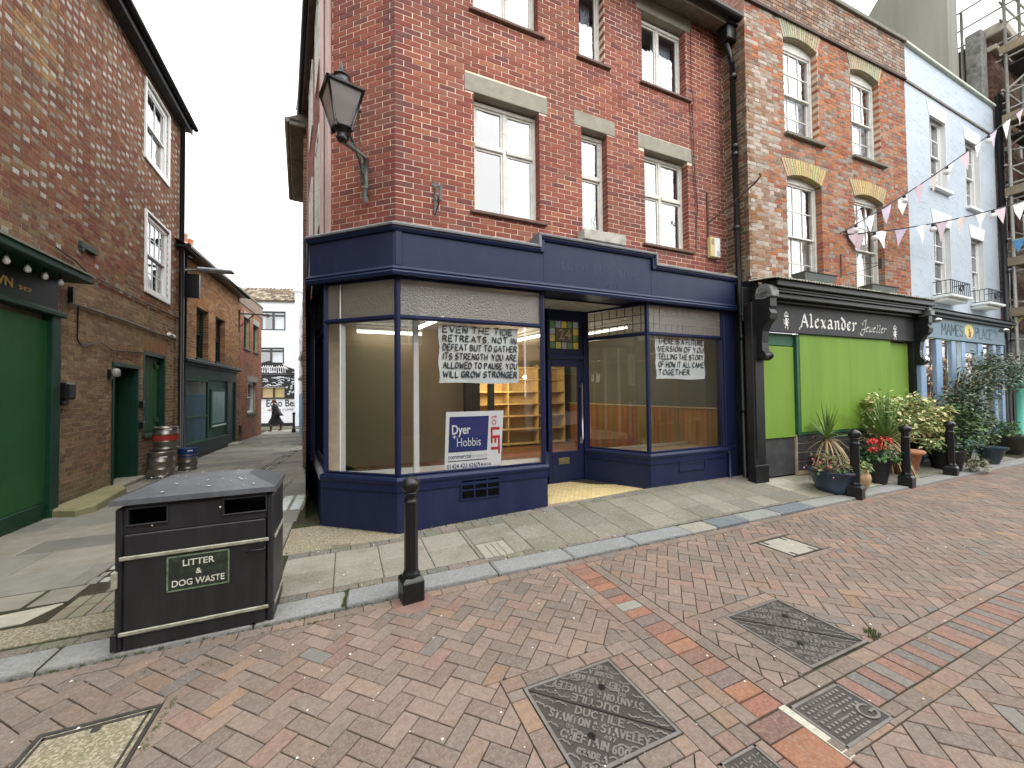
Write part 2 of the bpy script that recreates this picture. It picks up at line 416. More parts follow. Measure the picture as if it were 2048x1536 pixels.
def slab(mb, poly, ztop, thick=.03, ch=.004, col=None, dz=0.0, tx=0.0, ty=0.0):
    """stone or paver with a worn (chamfered) arris; ztop is a height or a function"""
    poly = dedupe(poly)
    if len(poly) < 3: return
    cx = sum(p[0] for p in poly) / len(poly); cy = sum(p[1] for p in poly) / len(poly)
    zf = ztop if callable(ztop) else (lambda x, y: ztop)
    Z = lambda p: zf(*p) + dz + (p[0] - cx) * tx + (p[1] - cy) * ty
    r = max(math.hypot(p[0] - cx, p[1] - cy) for p in poly); k = 1 - ch * 1.6 / max(r, .02)
    inn = [(cx + (p[0] - cx) * k, cy + (p[1] - cy) * k) for p in poly]; n = len(poly)
    vs = [(p[0], p[1], Z(p) - thick) for p in poly] + [(p[0], p[1], Z(p) - ch) for p in poly] + [(p[0], p[1], Z(p)) for p in inn]
    fs = []
    for i in range(n):
        j = (i + 1) % n; fs += [(i, j, n + j, n + i), (n + i, n + j, 2 * n + j, 2 * n + i)]
    fs.append(tuple(range(2 * n, 3 * n)))
    mb.add(vs, fs, col)

KERB_Y = 3.36
def gz(x, y):
    if y < KERB_Y: return 0.0
    z = .03 + max(0, min(1, (y - 3.5) / 1.25)) * max(0, min(.13, .035 * (x - .55)))
    if y > 6 and x < 2: z -= .0135 * (y - 6)
    return z

PAV = [tuple(v * .83 for v in c_) for c_ in ((.238, .175, .14), (.22, .167, .136), (.248, .18, .143), (.26, .184, .14), (.21, .165, .137), (.20, .16, .134), (.28, .187, .128), (.25, .162, .128), (.18, .157, .142), (.185, .18, .162))]
PAVW = [16, 16, 14, 10, 14, 10, 5, 7, 3, 1.5]
REDT = [(.28, .13, .085), (.32, .145, .085), (.25, .125, .095), (.17, .125, .115), (.27, .12, .085)]
REDT = [tuple(v * .82 for v in c_) for c_ in REDT]
REDT_ = [(.33, .13, .075), (.40, .15, .07), (.28, .125, .09), (.18, .125, .11), (.31, .12, .075)]
GRYT = [(.13, .133, .128), (.155, .15, .138)]
M_pav = mat('paver_clay', (.3, .2, .15), .9, ns=26, amp=.2, bump=.5, bs=240, attr=True, dirt=(.115, .10, .083), damt=.6, ds=.9, spec=.2, speck=(.32, .275, .235), samt=.28)
M_joint = mat('joint_sand', (.045, .038, .028), .98, ns=9, amp=.5, bump=.6, bs=200, dirt=(.045, .065, .022), damt=.9, ds=2.2, spec=.1)
M_soil = mat('bare_ground', (.10, .09, .075), .97, ns=4, amp=.3, dirt=(.07, .085, .04), damt=.7, spec=.1)

# base sheet out to the horizon, dropping away with the alley
g = MB()
xs = [-120, -30, -8, -4.5, -3, -1.5, 0, 2, 6, 10, 20, 120]; ys = [-120, -30, -6, -2, 1, 3.34, 3.5, 4.75, 6, 9, 13, 18, 24, 32, 60, 200]
def bz(x, y): return (gz(x, y) if y <= 24 else gz(x, 24)) - .035 if y > 3.4 else -.022
for i in range(len(xs) - 1):
    for j in range(len(ys) - 1):
        g.quad(*[(x, y, bz(x, y)) for x, y in ((xs[i], ys[j]), (xs[i + 1], ys[j]), (xs[i + 1], ys[j + 1]), (xs[i], ys[j + 1]))])
ground = struct(g.build('ground', M_soil))
rd = MB(); rd.box(-14, 26, -5.2, 3.355, -.021, -.0095)
road = struct(rd.build('road', M_joint))

# ---- manhole and access covers (rects in plan)
C1, C2 = (.935, 1.535, 1.46, 2.045), (2.612, 3.222, 1.466, 2.062)
CG, CS, CGR, CW = (2.18, 2.606, 1.08, 1.346), (1.56, 1.80, 1.06, 1.275), (-1.42, -.93, 2.22, 2.765), (4.195, 4.66, 2.49, 2.90)
HOLES = [C1, C2, CG, CS, CGR, CW]
road_polys = []           # (poly, colour, kind)
def wchoice(): return rnd.choices(PAV, PAVW)[0]
def lay(poly, regs, holes, col=None, big=None):
    for r in regs:
        q = clip_in(poly, r)
        if area(q) < .0002: continue
        parts = [q]
        for h in holes:
            hr = rect(*h); nx = []
            for p in parts:
                if area(clip_in(p, hr)) > 1e-6: nx += subtract(p, hr)
                else: nx.append(p)
            parts = nx
        for p in parts:
            p = inset(p, .0028)
            if area(p) > .0002: road_polys.append((p, col or wchoice(), area(p) > .0178 and big))
def herring(regs, holes, x0, x1, y0, y1, ox=0.0, oy=0.0, ang=45.0):
    s = .102; c, sn = math.cos(math.radians(ang)), math.sin(math.radians(ang)); R = int(max(x1 - x0, y1 - y0) / s) + 6
    cx, cy = (x0 + x1) / 2 + ox, (y0 + y1) / 2 + oy
    for a in range(-R, R):
        for b in range(-R, R):
            X, Y = a + 2 * b, a - 2 * b
            if abs(X) > R or abs(Y) > R: continue
            for (w, h, dx, dy) in ((2, 1, 0, 0), (1, 2, 0, 1)):
                pts = [((X + dx + i) * s, (Y + dy + j) * s) for i, j in ((0, 0), (w, 0), (w, h), (0, h))]
                P = [(cx + p[0] * c - p[1] * sn, cy + p[0] * sn + p[1] * c) for p in pts]
                mx = sum(p[0] for p in P) / 4; my = sum(p[1] for p in P) / 4
                if mx < x0 - .2 or mx > x1 + .2 or my < y0 - .2 or my > y1 + .2: continue
                lay(P, regs, holes, None, True)
S1 = (.83, 1.76, 1.36, 2.15)    # cover 1 with its surround of bricks
S2 = (2.50, 3.224, 1.455, 2.165)
SW = (4.09, 4.77, 2.40, 2.98)
SG = (-1.42, -.93, 2.1, 2.765)
fieldL = [rect(-3.2, 1.86, .3, 3.255)]; fieldR = [rect(2.275, 14, 1.455, 3.255)]; fieldB = [rect(2.13, 14, -.2, 1.0495)]
LH = [S1, (1.54, 1.86, .3, 2.15), CGR, (1.54, 1.86, .3, 1.5)]
herring(fieldL, LH, -3.2, 1.86, .3, 3.255, .02, .03)
herring(fieldR, [S2, SW], 2.275, 8, 1.455, 3.255, .0, .04)
herring([rect(8, 14, 1.455, 3.255)], [], 8, 14, 1.455, 3.255)
herring(fieldB, [], 2.13, 7.5, -.2, 1.045, .03, 0)
def row(x0, x1, y0, y1, l, cols=None, vert=False, off=0.0, holes=()):
    a, b = (y0, y1) if vert else (x0, x1); t = a - off
    while t < b:
        e = min(t + l, b); s_ = max(t, a)
        if e - s_ > .02:
            P = rect(x0, x1, s_, e) if vert else rect(s_, e, y0, y1)
            lay(P, [P], holes, rnd.choice(cols) if cols else None, l > .19)
        t += l
row(-3.2, 14, 3.258, 3.352, .208)                                   # gutter course along the kerb
row(1.86, 1.96, 1.36, 3.256, .205, vert=True, off=.08); row(2.172, 2.272, 1.36, 3.256, .205, vert=True, off=.03)
y = 1.365; k = 0
seq = [4, 1, 3, 0, 0, 1, 0, 2, 3, 0, 9, 0, 3, 1, 0, 0, 0, 2]
while y < 3.25:                                                     # terracotta channel tiles
    c = (.22, .215, .18) if seq[k % 18] == 9 else REDT[seq[k % 18]]
    P = rect(1.962, 2.170, y, y + .104); lay(P, [P], [], c); y += .106; k += 1
row(.83, 1.76, 2.052, 2.15, .205, off=.07); row(.83, .93, 1.36, 2.05, .205, vert=True); row(1.54, 1.645, .5, 2.05, .205, vert=True, holes=[CS])
for i in range(15): row(1.65, 1.86, .65 + .105 * i, .65 + .105 * (i + 1), .105 if i % 5 else .21, holes=[CS])
row(.83, 1.54, 1.36, 1.455, .205)
row(2.50, 3.224, 2.066, 2.16, .205); row(2.50, 2.606, 1.46, 2.062, .205, vert=True)
row(2.275, 2.62, 1.358, 1.452, .205); row(2.62, 14, 1.356, 1.4525, .205, off=.1)
x = 2.612; k = 0
while x < 13.8:                                                     # the striped brick channel
    c = (REDT[2], GRYT[0], REDT[2], GRYT[1], REDT[4], REDT[2], GRYT[0])[k % 7]
    if x > 5.2: c = tuple(.55 * a + .45 * b for a, b in zip(c, (.20, .15, .12)))
    c = tuple(.72 * a + .28 * b for a, b in zip(c, (.20, .155, .125)))
    P = rect(x, x + .1, 1.152, 1.353); lay(P, [P], [], c); x += .103; k += 1
row(2.13, 14, 1.05, 1.148, .205, holes=[CG])
row(1.864, 2.122, .2, 1.355, .208, cols=[REDT[2], (.19, .115, .09), REDT[1], (.18, .105, .085)], vert=True)
row(4.09, 4.77, 2.91, 2.98, .205); row(4.09, 4.77, 2.40, 2.48, .205); row(4.09, 4.185, 2.49, 2.90, .2, vert=True)
row(4.67, 4.77, 2.49, 2.90, .2, vert=True)

rest = MB(); cand = []
def cam_size(P, z=0.0):
    d = Vector((P[0], P[1], z)) - Vector((0, 0, CAM_H)); zc = d.dot(fwd)
    if zc < .3: return 0
    px, py = 1024 + F_PX * d.dot(right) / zc, 768 - F_PX * d.dot(up) / zc
    if px < -20 or px > 2068 or py < -20 or py > 1560: return 0
    return 1 / zc
for i, (p, c, whole) in enumerate(road_polys):
    cx = sum(q[0] for q in p) / len(p); cy = sum(q[1] for q in p) / len(p)
    s_ = cam_size((cx, cy)); cand.append((-(s_ ** 3) * area(p), i))
cand.sort(); near = {i for k, (v, i) in enumerate(cand) if k < 300 and v < 0}
for i, (p, c, whole) in enumerate(road_polys):
    dz = rnd.gauss(0, .0012); tx, ty = rnd.gauss(0, .006), rnd.gauss(0, .006); j = rnd.uniform(.86, 1.14); cc = tuple(min(.9, a * j) for a in c)
    if i in near:
        m = MB(); slab(m, p, 0.0, .016, .003, cc, dz, tx, ty)
        if m.v: m.build('paver', M_pav, road, colors=True)
    else: slab(rest, p, 0.0, .014, .003, cc, dz, tx, ty)
rest.build('paver_field', M_pav, road, colors=True, kind='stuff')

# ---- kerb and pavement
M_kerb = mat('kerb_granite', (.3, .3, .3), .75, ns=40, amp=.3, bump=.5, bs=130, attr=True, dirt=(.17, .175, .14), damt=.5, ds=3, speck=(.42, .42, .42), samt=.25)
M_flag = mat('paving_flag', (.3, .28, .22), .9, ns=30, amp=.2, bump=.5, bs=170, attr=True, dirt=(.115, .115, .075), damt=.7, ds=1.7, spec=.2, speck=(.36, .345, .29), samt=.35)
M_york = mat('york_stone', (.3, .28, .22), .72, ns=5, amp=.2, bump=.4, bs=60, attr=True, dirt=(.14, .135, .10), damt=.55, ds=.9, spec=.35)
M_resin = mat('bonded_gravel', (.21, .18, .125), .95, ns=60, amp=.5, bump=1.0, bs=75, speck=(.50, .445, .34), samt=.6, spec=.2, dirt=(.17, .165, .085), damt=.6, ds=1.4)
kp = MB(); kp.box(-14, 26, 3.36, 3.365, -.02, .0)
pb = MB()
for i in range(len(xs) - 1):
    for (ya, yb) in ((3.6, 4.2), (4.2, 5.9)):
        x0, x1 = max(-14, xs[i]), min(26, xs[i + 1])
        if x1 <= x0: continue
        N = 6 if x1 - x0 > 1 else 2
        for k in range(N):
            a, b = x0 + (x1 - x0) * k / N, x0 + (x1 - x0) * (k + 1) / N
            pb.quad(*[(q[0], q[1], gz(*q) - .009) for q in ((a, ya), (b, ya), (b, yb), (a, yb))])
pavement = struct(pb.build('pavement', M_joint))
kb = MB(); kb.box(-14, 26, 3.372, 3.6, -.02, .018); kerb = struct(kb.build('kerb', M_joint))
xk = [-13.8, -12, -10, -8, -6.2, -4.6, -2.9, -1.75, -.62, .0, 1.30, 2.12, 2.95, 3.75, 4.18, 4.75, 5.4, 6.15, 7.1, 8.0, 9.0, 10.1, 11.2, 12.4, 13.6, 15, 17, 19, 22, 25]
kc = {10: (.26, .268, .264), 9: (.25, .257, .252), 11: (.24, .25, .25), 12: (.235, .247, .247), 13: (.33, .31, .25), 14: (.12, .145, .17), 15: (.27, .285, .255), 16: (.13, .15, .175), 17: (.28, .29, .26), 18: (.26, .275, .25)}
for i in range(len(xk) - 1):
    m = MB(); c = tuple(.84 * v for v in kc.get(i, (.27, .272, .262))); j = rnd.uniform(.95, 1.05)
    slab(m, rect(xk[i] + .006, xk[i + 1] - .006, 3.362, 3.602), .031, .05, .012, tuple(a * j for a in c), rnd.gauss(0, .002))
    m.build('kerb_stone', M_kerb, kerb, colors=True)
FLAG = [(.19, .178, .142), (.175, .165, .134), (.205, .192, .155), (.155, .148, .120), (.185, .17, .13), (.225, .212, .172)]
def flag(p, col=None, m_=None, ch=.006, dz=0, par=None, nm='flagstone'):
    m = MB(); p = inset(p, .003)
    if area(p) < .002: return
    slab(m, p, gz, .02, ch, col or rnd.choice(FLAG), dz + rnd.gauss(0, .001)); m.build(nm, m_ or M_flag, par or pavement, colors=True)
RIS = [(-.28, 5.50), (.555, 4.79), (2.6, 4.79)]      # shopfront riser footprint
shopzone = [(-.28, 5.49), (.56, 4.785), (6.5, 4.785), (6.5, 5.9), (-.2, 5.9)]
def blocks(x0, x1, y0, y1, l=.2, h=.1, cols=None):
    yy = y0; r = 0
    while yy < y1 - .03:
        t = x0 - (l / 2 if r % 2 else 0)
        while t < x1:
            a, b = max(t, x0), min(t + l, x1)
            if b - a > .03: smallb.append((rect(a, b, yy, min(yy + h, y1)), cols))
            t += l
        yy += h; r += 1
smallb = []
blocks(-3.9, 2.2, 3.605, 3.72); blocks(-.55, 6.6, 4.62, 4.785); blocks(2.2, 6.6, 3.605, 3.655)
xx = -.55
for w in (.45, .42, .47, .45, .6): 
    for (a, b) in ((3.72, 4.12), (4.12, 4.52)):
        if not (xx < 1.63 and xx + w > 1.28): flag(rect(xx, xx + w, a, b), rnd.choice([(.26, .243, .20), (.28, .262, .215), (.235, .222, .18)]))
    xx += w
blocks(-.55, 2.2, 4.52, 4.62)
PC = (1.285, 1.63, 3.64, 4.06)
for r_ in (rect(1.24, 1.285, 3.72, 4.12), rect(1.63, 1.84, 3.72, 4.12), rect(1.285, 1.63, 4.06, 4.12), rect(1.24, 1.285, 4.12, 4.52), rect(1.285, 1.84, 4.12, 4.52)): flag(r_)
xx = 1.84; k = 0
while xx < 6.5:
    w = (.40, .41, .40, .41)[k % 4]; e = min(xx + w, 6.55)
    for a, b in ((3.655, 3.97), (3.97, 4.30), (4.30, 4.62)): flag(rect(xx, e, a, b))
    xx = e; k += 1
xx = 6.55; k = 0
while xx < 14:                                                       # pale paving outside the boarded shop
    w = (.6, .5, .7)[k % 3]
    for a, b in ((3.605, 3.95), (3.95, 4.2), (4.2, 4.44), (4.44, 4.8)): flag(rect(xx, xx + w, a, b), rnd.choice([(.33, .315, .25), (.27, .255, .19), (.37, .355, .29), (.24, .23, .165)]) if xx < 8.6 else rnd.choice([(.21, .205, .17), (.19, .19, .155)]))
    xx += w; k += 1
sb = MB()
sb_near = sorted(range(len(smallb)), key=lambda i: -cam_size((smallb[i][0][0][0], smallb[i][0][0][1])))
for k, i in enumerate(sb_near):
    p, c = smallb[i]; p = inset(p, .003); c = rnd.choice(FLAG); c = tuple(a * rnd.uniform(.75, .95) for a in c)
    if k < 80: m = MB(); slab(m, p, gz, .015, .004, c, rnd.gauss(0, .001)); m.build('paving_block', M_flag, pavement, colors=True)
    else: slab(sb, p, gz, .015, .004, c, rnd.gauss(0, .001))
sb.build('paving_blocks', M_flag, pavement, colors=True, kind='stuff')
# bonded gravel patch round the foot of the shop corner
m = MB(); 
for p in ([(-.62, 4.66), (.62, 4.66), (.58, 4.80), (-.27, 5.52), (-.62, 5.52)],): slab(m, p, gz, .02, .003, None)
m.build('gravel_patch', M_resin, pavement)

# ---- alley paving
ab = MB()
for j in range(20):
    ya = 5.4 + j; yb = ya + 1
    for (xa, xb) in ((-4.4, -2.2), (-2.2, -.2)): ab.quad(*[(q[0], q[1], gz(*q) - .010) for q in ((xa, ya), (xb, ya), (xb, yb), (xa, yb))])
ab.quad(*[(q[0], q[1], gz(*q) - .010) for q in ((-9, 3.6), (-.55, 3.6), (-.55, 5.9), (-9, 5.9))])
alley = struct(ab.build('alley_paving', M_joint))
YK = [(.215, .202, .165), (.245, .228, .185), (.18, .175, .148), (.265, .245, .195), (.22, .213, .18), (.155, .15, .13)]
def chan(y): return -2.02 + .052 * (y - 4.6) if y < 12 else -1.63 + .06 * (y - 12)      # centre line of the cobbled channel
ay = 4.72; k = 0
while ay < 24:
    h = (.52, .62, .45, .58, .5)[k % 5]; c0, c1 = chan(ay), chan(ay + h)
    xr0 = -.31 - .13 * (ay - 5.5) if ay > 5.5 else -.63; xr0 = max(-1.0, min(-.6, xr0))
    xl = -3.86; t = xl - (k % 3) * .3
    while t < c0 - .2:
        w = rnd.choice([.62, .78, .9]); a, b = max(t, xl), t + w
        if b > c0 - .2: P = [(a, ay), (c0 - .13, ay), (c1 - .13, ay + h), (a, ay + h)]
        else: P = rect(a, b, ay, ay + h)
        if a < c0 - .16: flag(P, rnd.choice(YK), M_york, .008, par=alley)
        t += w
    t = c0 + .13; first = True
    while t < xr0:
        w = rnd.choice([.55, .7]); b = min(t + w, xr0)
        if xr0 - b < .2: b = xr0
        P = [(c0 + .13 if first else t, ay), (b, ay), (b, ay + h), (c1 + .13 if first else t, ay + h)]
        flag(P, rnd.choice(YK), M_york, .008, par=alley); first = False; t = b
    ay += h; k += 1
# front part by the kerb: brick blocks, cream slabs and a gravel panel
for P, c in (([(-3.2, 4.30), (-2.75, 4.30), (-2.45, 4.68), (-2.95, 4.68)], (.42, .385, .30)), ([(-2.7, 4.06), (-2.2, 4.10), (-2.1, 4.36), (-2.65, 4.28)], (.42, .39, .31)), (rect(-3.8, -3.2, 4.2, 4.7), None),
             (rect(-2.35, -2.1, 4.4, 4.7), None), (rect(-2.72, -2.38, 4.4, 4.7), (.25, .235, .19)), (rect(-3.8, -2.75, 3.72, 4.0), None), (rect(-3.25, -2.76, 4.02, 4.28), None), (rect(-1.9, -1.2, 4.46, 4.7), None), (rect(-1.18, -.64, 4.46, 4.7), None)):
    flag(P, c or rnd.choice(YK), M_york, par=alley)
m = MB(); slab(m, rect(-2.6, -1.06, 3.74, 4.03), gz, .02, .003); slab(m, rect(-1.04, -.57, 3.74, 4.44), gz, .02, .003); m.build('gravel_panel', M_resin, alley)
cob = MB(); t = 4.7
for P in [rect(-2.05 + .105 * (i % 13), -1.95 + .105 * (i % 13), 4.05 + .2 * (i // 13), 4.24 + .2 * (i // 13)) for i in range(26)]:
    slab(cob, inset(P, .003), gz, .02, .005, tuple(a * rnd.uniform(.8, 1.05) for a in (.24, .225, .16)))
while t < 24:
    for dx in (-.085, 0, .085):
        l = rnd.uniform(.1, .17); c = chan(t) + dx
        q = [(c - .035 + rnd.uniform(-.006, .006), t + rnd.uniform(0, .02)), (c + .036, t), (c + .034, t + l), (c - .036, t + l - rnd.uniform(0, .02))]
        slab(cob, q, gz, .02, .012, rnd.choice([(.27, .26, .22), (.20, .20, .18), (.33, .33, .30), (.22, .21, .17)]), rnd.gauss(-.002, .004))
    t += .15
cob.build('channel_setts', M_york, alley, colors=True, kind='stuff')

# ---- grass and moss in the joints, petals and litter dots
M_moss = mat('moss', (.075, .105, .03), .95, ns=30, amp=.5, bump=.9, bs=150)
ms = MB()
def tuft(x, y, z, r, n, h=.025):
    for _ in range(n):
        a = rnd.uniform(0, 6.28); d = r * math.sqrt(rnd.random()); px, py = x + d * math.cos(a), y + d * math.sin(a); b = rnd.uniform(0, 6.28); w = .004; hh = h * rnd.uniform(.4, 1)
        ms.quad((px - w * math.cos(b), py - w * math.sin(b), z), (px + w * math.cos(b), py + w * math.sin(b), z), (px + rnd.uniform(-.012, .012), py + rnd.uniform(-.012, .012), z + hh))
def line_tufts(x0, y0, x1, y1, n, z, r=.012, h=.02, k=7):
    for i in range(n): t = rnd.random(); tuft(x0 + (x1 - x0) * t, y0 + (y1 - y0) * t, z, r, k, h)
line_tufts(-2.2, 3.357, .6, 3.357, 60, 0, .012, .02); line_tufts(-.02, 3.37, .02, 3.62, 30, .018, .012, .03, 10); line_tufts(-2.4, 3.61, 1.1, 3.61, 70, .022, .012, .02)
line_tufts(-.57, 3.7, -.57, 4.7, 46, .022, .012, .025, 9); line_tufts(-.3, 5.5, .55, 4.775, 40, .025, .02, .02); line_tufts(.6, 4.77, 4.4, 4.77, 60, .06, .02, .02)
line_tufts(1.3, 3.355, 4.2, 3.355, 50, 0, .01, .014); tuft(3.36, 1.50, 0, .05, 90, .03); tuft(3.30, 1.47, 0, .03, 60, .02); line_tufts(-1.5, 3.2, -.6, 3.0, 20, -.004, .02, .014)
line_tufts(-3.86, 7.1, -3.8, 9, 40, .02, .04, .03); line_tufts(-.88, 2.8, -.9, 2.45, 25, -.003, .02, .015); line_tufts(-.6, 3.27, .1, 3.25, 20, -.003, .012, .015)
ms.build('joint_moss', M_moss, kind='stuff')
M_pet = mat('litter_white', (.72, .70, .62), .8, bump=0)
pt = MB()
for _ in range(230):
    x, y = rnd.uniform(-1.6, 7), rnd.uniform(1.0, 4.6); s_ = rnd.uniform(.003, .009); a = rnd.uniform(0, 3.14); z = gz(x, y) + .003
    e = rnd.uniform(.4, .9); pt.prism([(x + s_ * math.cos(a + t) * (1 if k % 2 else e), y + s_ * math.sin(a + t) * (1 if k % 2 else e)) for k, t in enumerate((0, 1.05, 2.1, 3.14, 4.2, 5.2))], z, z + .0015)
pt.build('petals_and_gum', M_pet, kind='stuff')
# ================================================================ WALLS OF BRICK
UNIT = {}
def unit_brick(m, c):
    key = (m.name, c)
    if key not in UNIT:
        b = MB(); b.box(-.5, .5, -.5, .5, -.5, .5, c); me = b.mesh('brick', colors=True); me.materials.append(m); UNIT[key] = me
    return UNIT[key]
def brickwall(parent, fr, U0, U1, Z0, Z1, holes, bond, colfn, m, ind=0, depth=.03, edge=.2, el=True, er=True, ztop=None, course=.075, store=None):
    L = .215; out = []; z = Z0; k = 0
    while z < Z1 - .03:
        zm = z + .033; segs = [(U0, U1)]
        for (a, b, c, d) in holes:
            if c - .02 < zm < d + .01:
                ns = []
                for s_, e in segs:
                    if b <= s_ or a >= e: ns.append((s_, e)); continue
                    if a > s_: ns.append((s_, a))
                    if b < e: ns.append((b, e))
                segs = ns
        t = U0 - .3; items = []
        if bond == 'S': t = U0 - (.1125 if k % 2 else 0) - .225; pat = [L]
        else: t = U0 - (.169 if k % 2 else 0) - .3375; pat = [L, .1025]
        i = 0
        while t < U1:
            w = pat[i % len(pat)]; items.append((t, t + w, len(pat) == 2 and i % 2 == 1)); t += w + .012; i += 1
        for a, b, hd in items:
            for s_, e in segs:
                x0, x1 = max(a, s_), min(b, e)
                if x1 - x0 < .018: continue
                if ztop and z + .065 > ztop((x0 + x1) / 2): continue
                le = abs(x0 - s_) < .012 and (s_ != U0 or el); re = abs(x1 - e) < .012 and (e != U1 or er)
                if le: x0 = s_
                if re: x1 = e
                c = colfn((x0 + x1) / 2, z, hd)
                out.append((x0, x1, z, z + .0635, -(edge if le or re else depth), rnd.uniform(-.0015, .003), c, (le or re)))
        z += course; k += 1
    near = set()
    if ind:
        sc = []
        for i, b in enumerate(out):
            p = fr((b[0] + b[1]) / 2, 0, b[2] + .03); d = Vector(p) - Vector((0, 0, CAM_H)); zc = d.dot(fwd)
            if zc < .3: continue
            px, py = 1024 + F_PX * d.dot(right) / zc, 768 - F_PX * d.dot(up) / zc
            if not (0 < px < 2048 and 0 < py < 1536): continue
            sc.append((-(b[1] - b[0]) * abs(d.dot(fr.n)) / zc ** 3, i))
        sc.sort(); near = {i for _, i in sc[:ind]}
    st = MB(fr); pl = wloc(parent); ang = math.atan2(fr.d.y, fr.d.x)
    for i, (a, b, z0, z1, v0, v1, c, ed) in enumerate(out):
        if i in near:
            o = bpy.data.objects.new('brick', unit_brick(m, c)); COL.objects.link(o); o.parent = parent
            o.location = Vector(fr((a + b) / 2, (v0 + v1) / 2, (z0 + z1) / 2)) - pl; o.rotation_euler = (0, 0, ang); o.scale = (b - a, v1 - v0, z1 - z0)
        else: st.box(a, b, v0, v1, z0, z1, c, skip=(2,))
    if store is None:
        o = st.build('brickwork', m, parent, colors=True, kind='stuff')
    else: store.append(st)
    return out
# box face order: 0 bottom,1 top,2 v0 side,3 u1... only faces hidden in the wall may be skipped
RV = .005
def backing(mb, fr, U0, U1, Z0, Z1, holes, v=-.0035, thick=.22, col=None):
    us = sorted({U0, U1, *[min(max(h[0], U0), U1) for h in holes], *[min(max(h[1], U0), U1) for h in holes]})
    zs = sorted({Z0, Z1, *[min(max(h[2], Z0), Z1) for h in holes], *[min(max(h[3], Z0), Z1) for h in holes]})
    old = mb.fr; mb.fr = fr
    inh = lambda u, z: any(h[0] < u < h[1] and h[2] < z < h[3] for h in holes)
    for i in range(len(us) - 1):
        for j in range(len(zs) - 1):
            if not inh((us[i] + us[i + 1]) / 2, (zs[j] + zs[j + 1]) / 2):
                mb.quad((us[i], v, zs[j]), (us[i + 1], v, zs[j]), (us[i + 1], v, zs[j + 1]), (us[i], v, zs[j + 1]), col=col)
    for (a, b, c, d) in holes:
        w = v - thick
        mb.quad((a - RV, v, c), (a - RV, v, d), (a - RV, w, d), (a - RV, w, c), col=col); mb.quad((b + RV, v, c), (b + RV, w, c), (b + RV, w, d), (b + RV, v, d), col=col)
        mb.quad((a, v, d), (b, v, d), (b, w, d), (a, w, d), col=col); mb.quad((a, v, c), (a, w, c), (b, w, c), (b, v, c), col=col)
    mb.fr = old

M_brk = mat('brick_red', (.3, .1, .07), .88, ns=22, amp=.2, bump=.6, bs=150, attr=True, dirt=(.14, .075, .06), damt=.55, ds=.9, spec=.2)
M_brkw = mat('brick_weathered', (.3, .1, .07), .93, ns=16, amp=.3, bump=.7, bs=120, attr=True, dirt=(.12, .085, .055), damt=.55, ds=1.1, spec=.15)
M_brks = mat('brick_whitened', (.3, .1, .07), .93, ns=16, amp=.3, bump=.7, bs=120, attr=True, dirt=(.36, .32, .27), damt=.35, ds=1.6, spec=.15)
M_mor = mat('mortar_cream', (.78, .64, .50), .95, ns=12, amp=.12, bump=.2, dirt=(.42, .26, .20), damt=.5, ds=1.2)
M_mor2 = mat('mortar_old', (.44, .35, .24), .95, ns=9, amp=.25, bump=.4, dirt=(.16, .11, .075), damt=.7, ds=1.3)
M_mor3 = mat('mortar_pink', (.56, .41, .31), .95, ns=9, amp=.2, bump=.4, dirt=(.2, .13, .1), damt=.6, ds=1.5)
M_conc = mat('lintel_concrete', (.30, .28, .225), .9, ns=9, amp=.18, bump=.5, bs=120, dirt=(.20, .185, .14), damt=.5, ds=3)
M_stone = mat('sill_stone', (.18, .165, .135), .9, ns=12, amp=.3, bump=.5, dirt=(.09, .10, .05), damt=.6, ds=6)
M_lead = mat('lead_flashing', (.19, .20, .215), .65, ns=10, amp=.2, bump=.5, bs=40, dirt=(.12, .13, .11), damt=.5, ds=4, spec=.4)
M_tile = mat('tile_sill', (.15, .09, .07), .8, ns=12, amp=.3)
M_white = mat('window_paint', (.66, .65, .60), .55, ns=30, amp=.1, bump=.2, dirt=(.33, .29, .22), damt=.45, ds=7)
M_white2 = mat('clean_white_paint', (.74, .74, .72), .45, ns=20, amp=.05, bump=.1)
M_blk = mat('black_metal', (.0075, .008, .009), .33, ns=18, amp=.3, bump=.35, bs=80, dirt=(.02, .02, .02), damt=.4, ds=5, spec=.4)
M_blkp = mat('black_paint_wood', (.0085, .009, .010), .45, ns=10, amp=.3, bump=.5, bs=30, dirt=(.03, .03, .03), damt=.5, ds=4, spec=.35)
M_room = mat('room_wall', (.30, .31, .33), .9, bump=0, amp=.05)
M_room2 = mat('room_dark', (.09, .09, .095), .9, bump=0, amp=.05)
M_net = mat('net_curtain', (.62, .66, .72), .9, ns=2, amp=.12, bump=0)
G_win = glass('window_glass', (.96, .98, 1), .18, ripple=.15, scale=5)
G_shop = glass('shop_glass', (.93, .94, .92), .085, ripple=.02, scale=2)

def curtain(mb, a, b, z0, z1, v, amp=.02, fold=.06, col=None):
    n = max(2, int((b - a) / .012)); P = []
    for i in range(n + 1):
        u = a + (b - a) * i / n; P.append((u, v + amp * math.sin(u / fold * 6.28 + math.sin(u * 9)), 0))
    for i in range(n): mb.quad((P[i][0], P[i][1], z0), (P[i + 1][0], P[i + 1][1], z0), (P[i + 1][0], P[i + 1][1], z1), (P[i][0], P[i][1], z1), col=col)

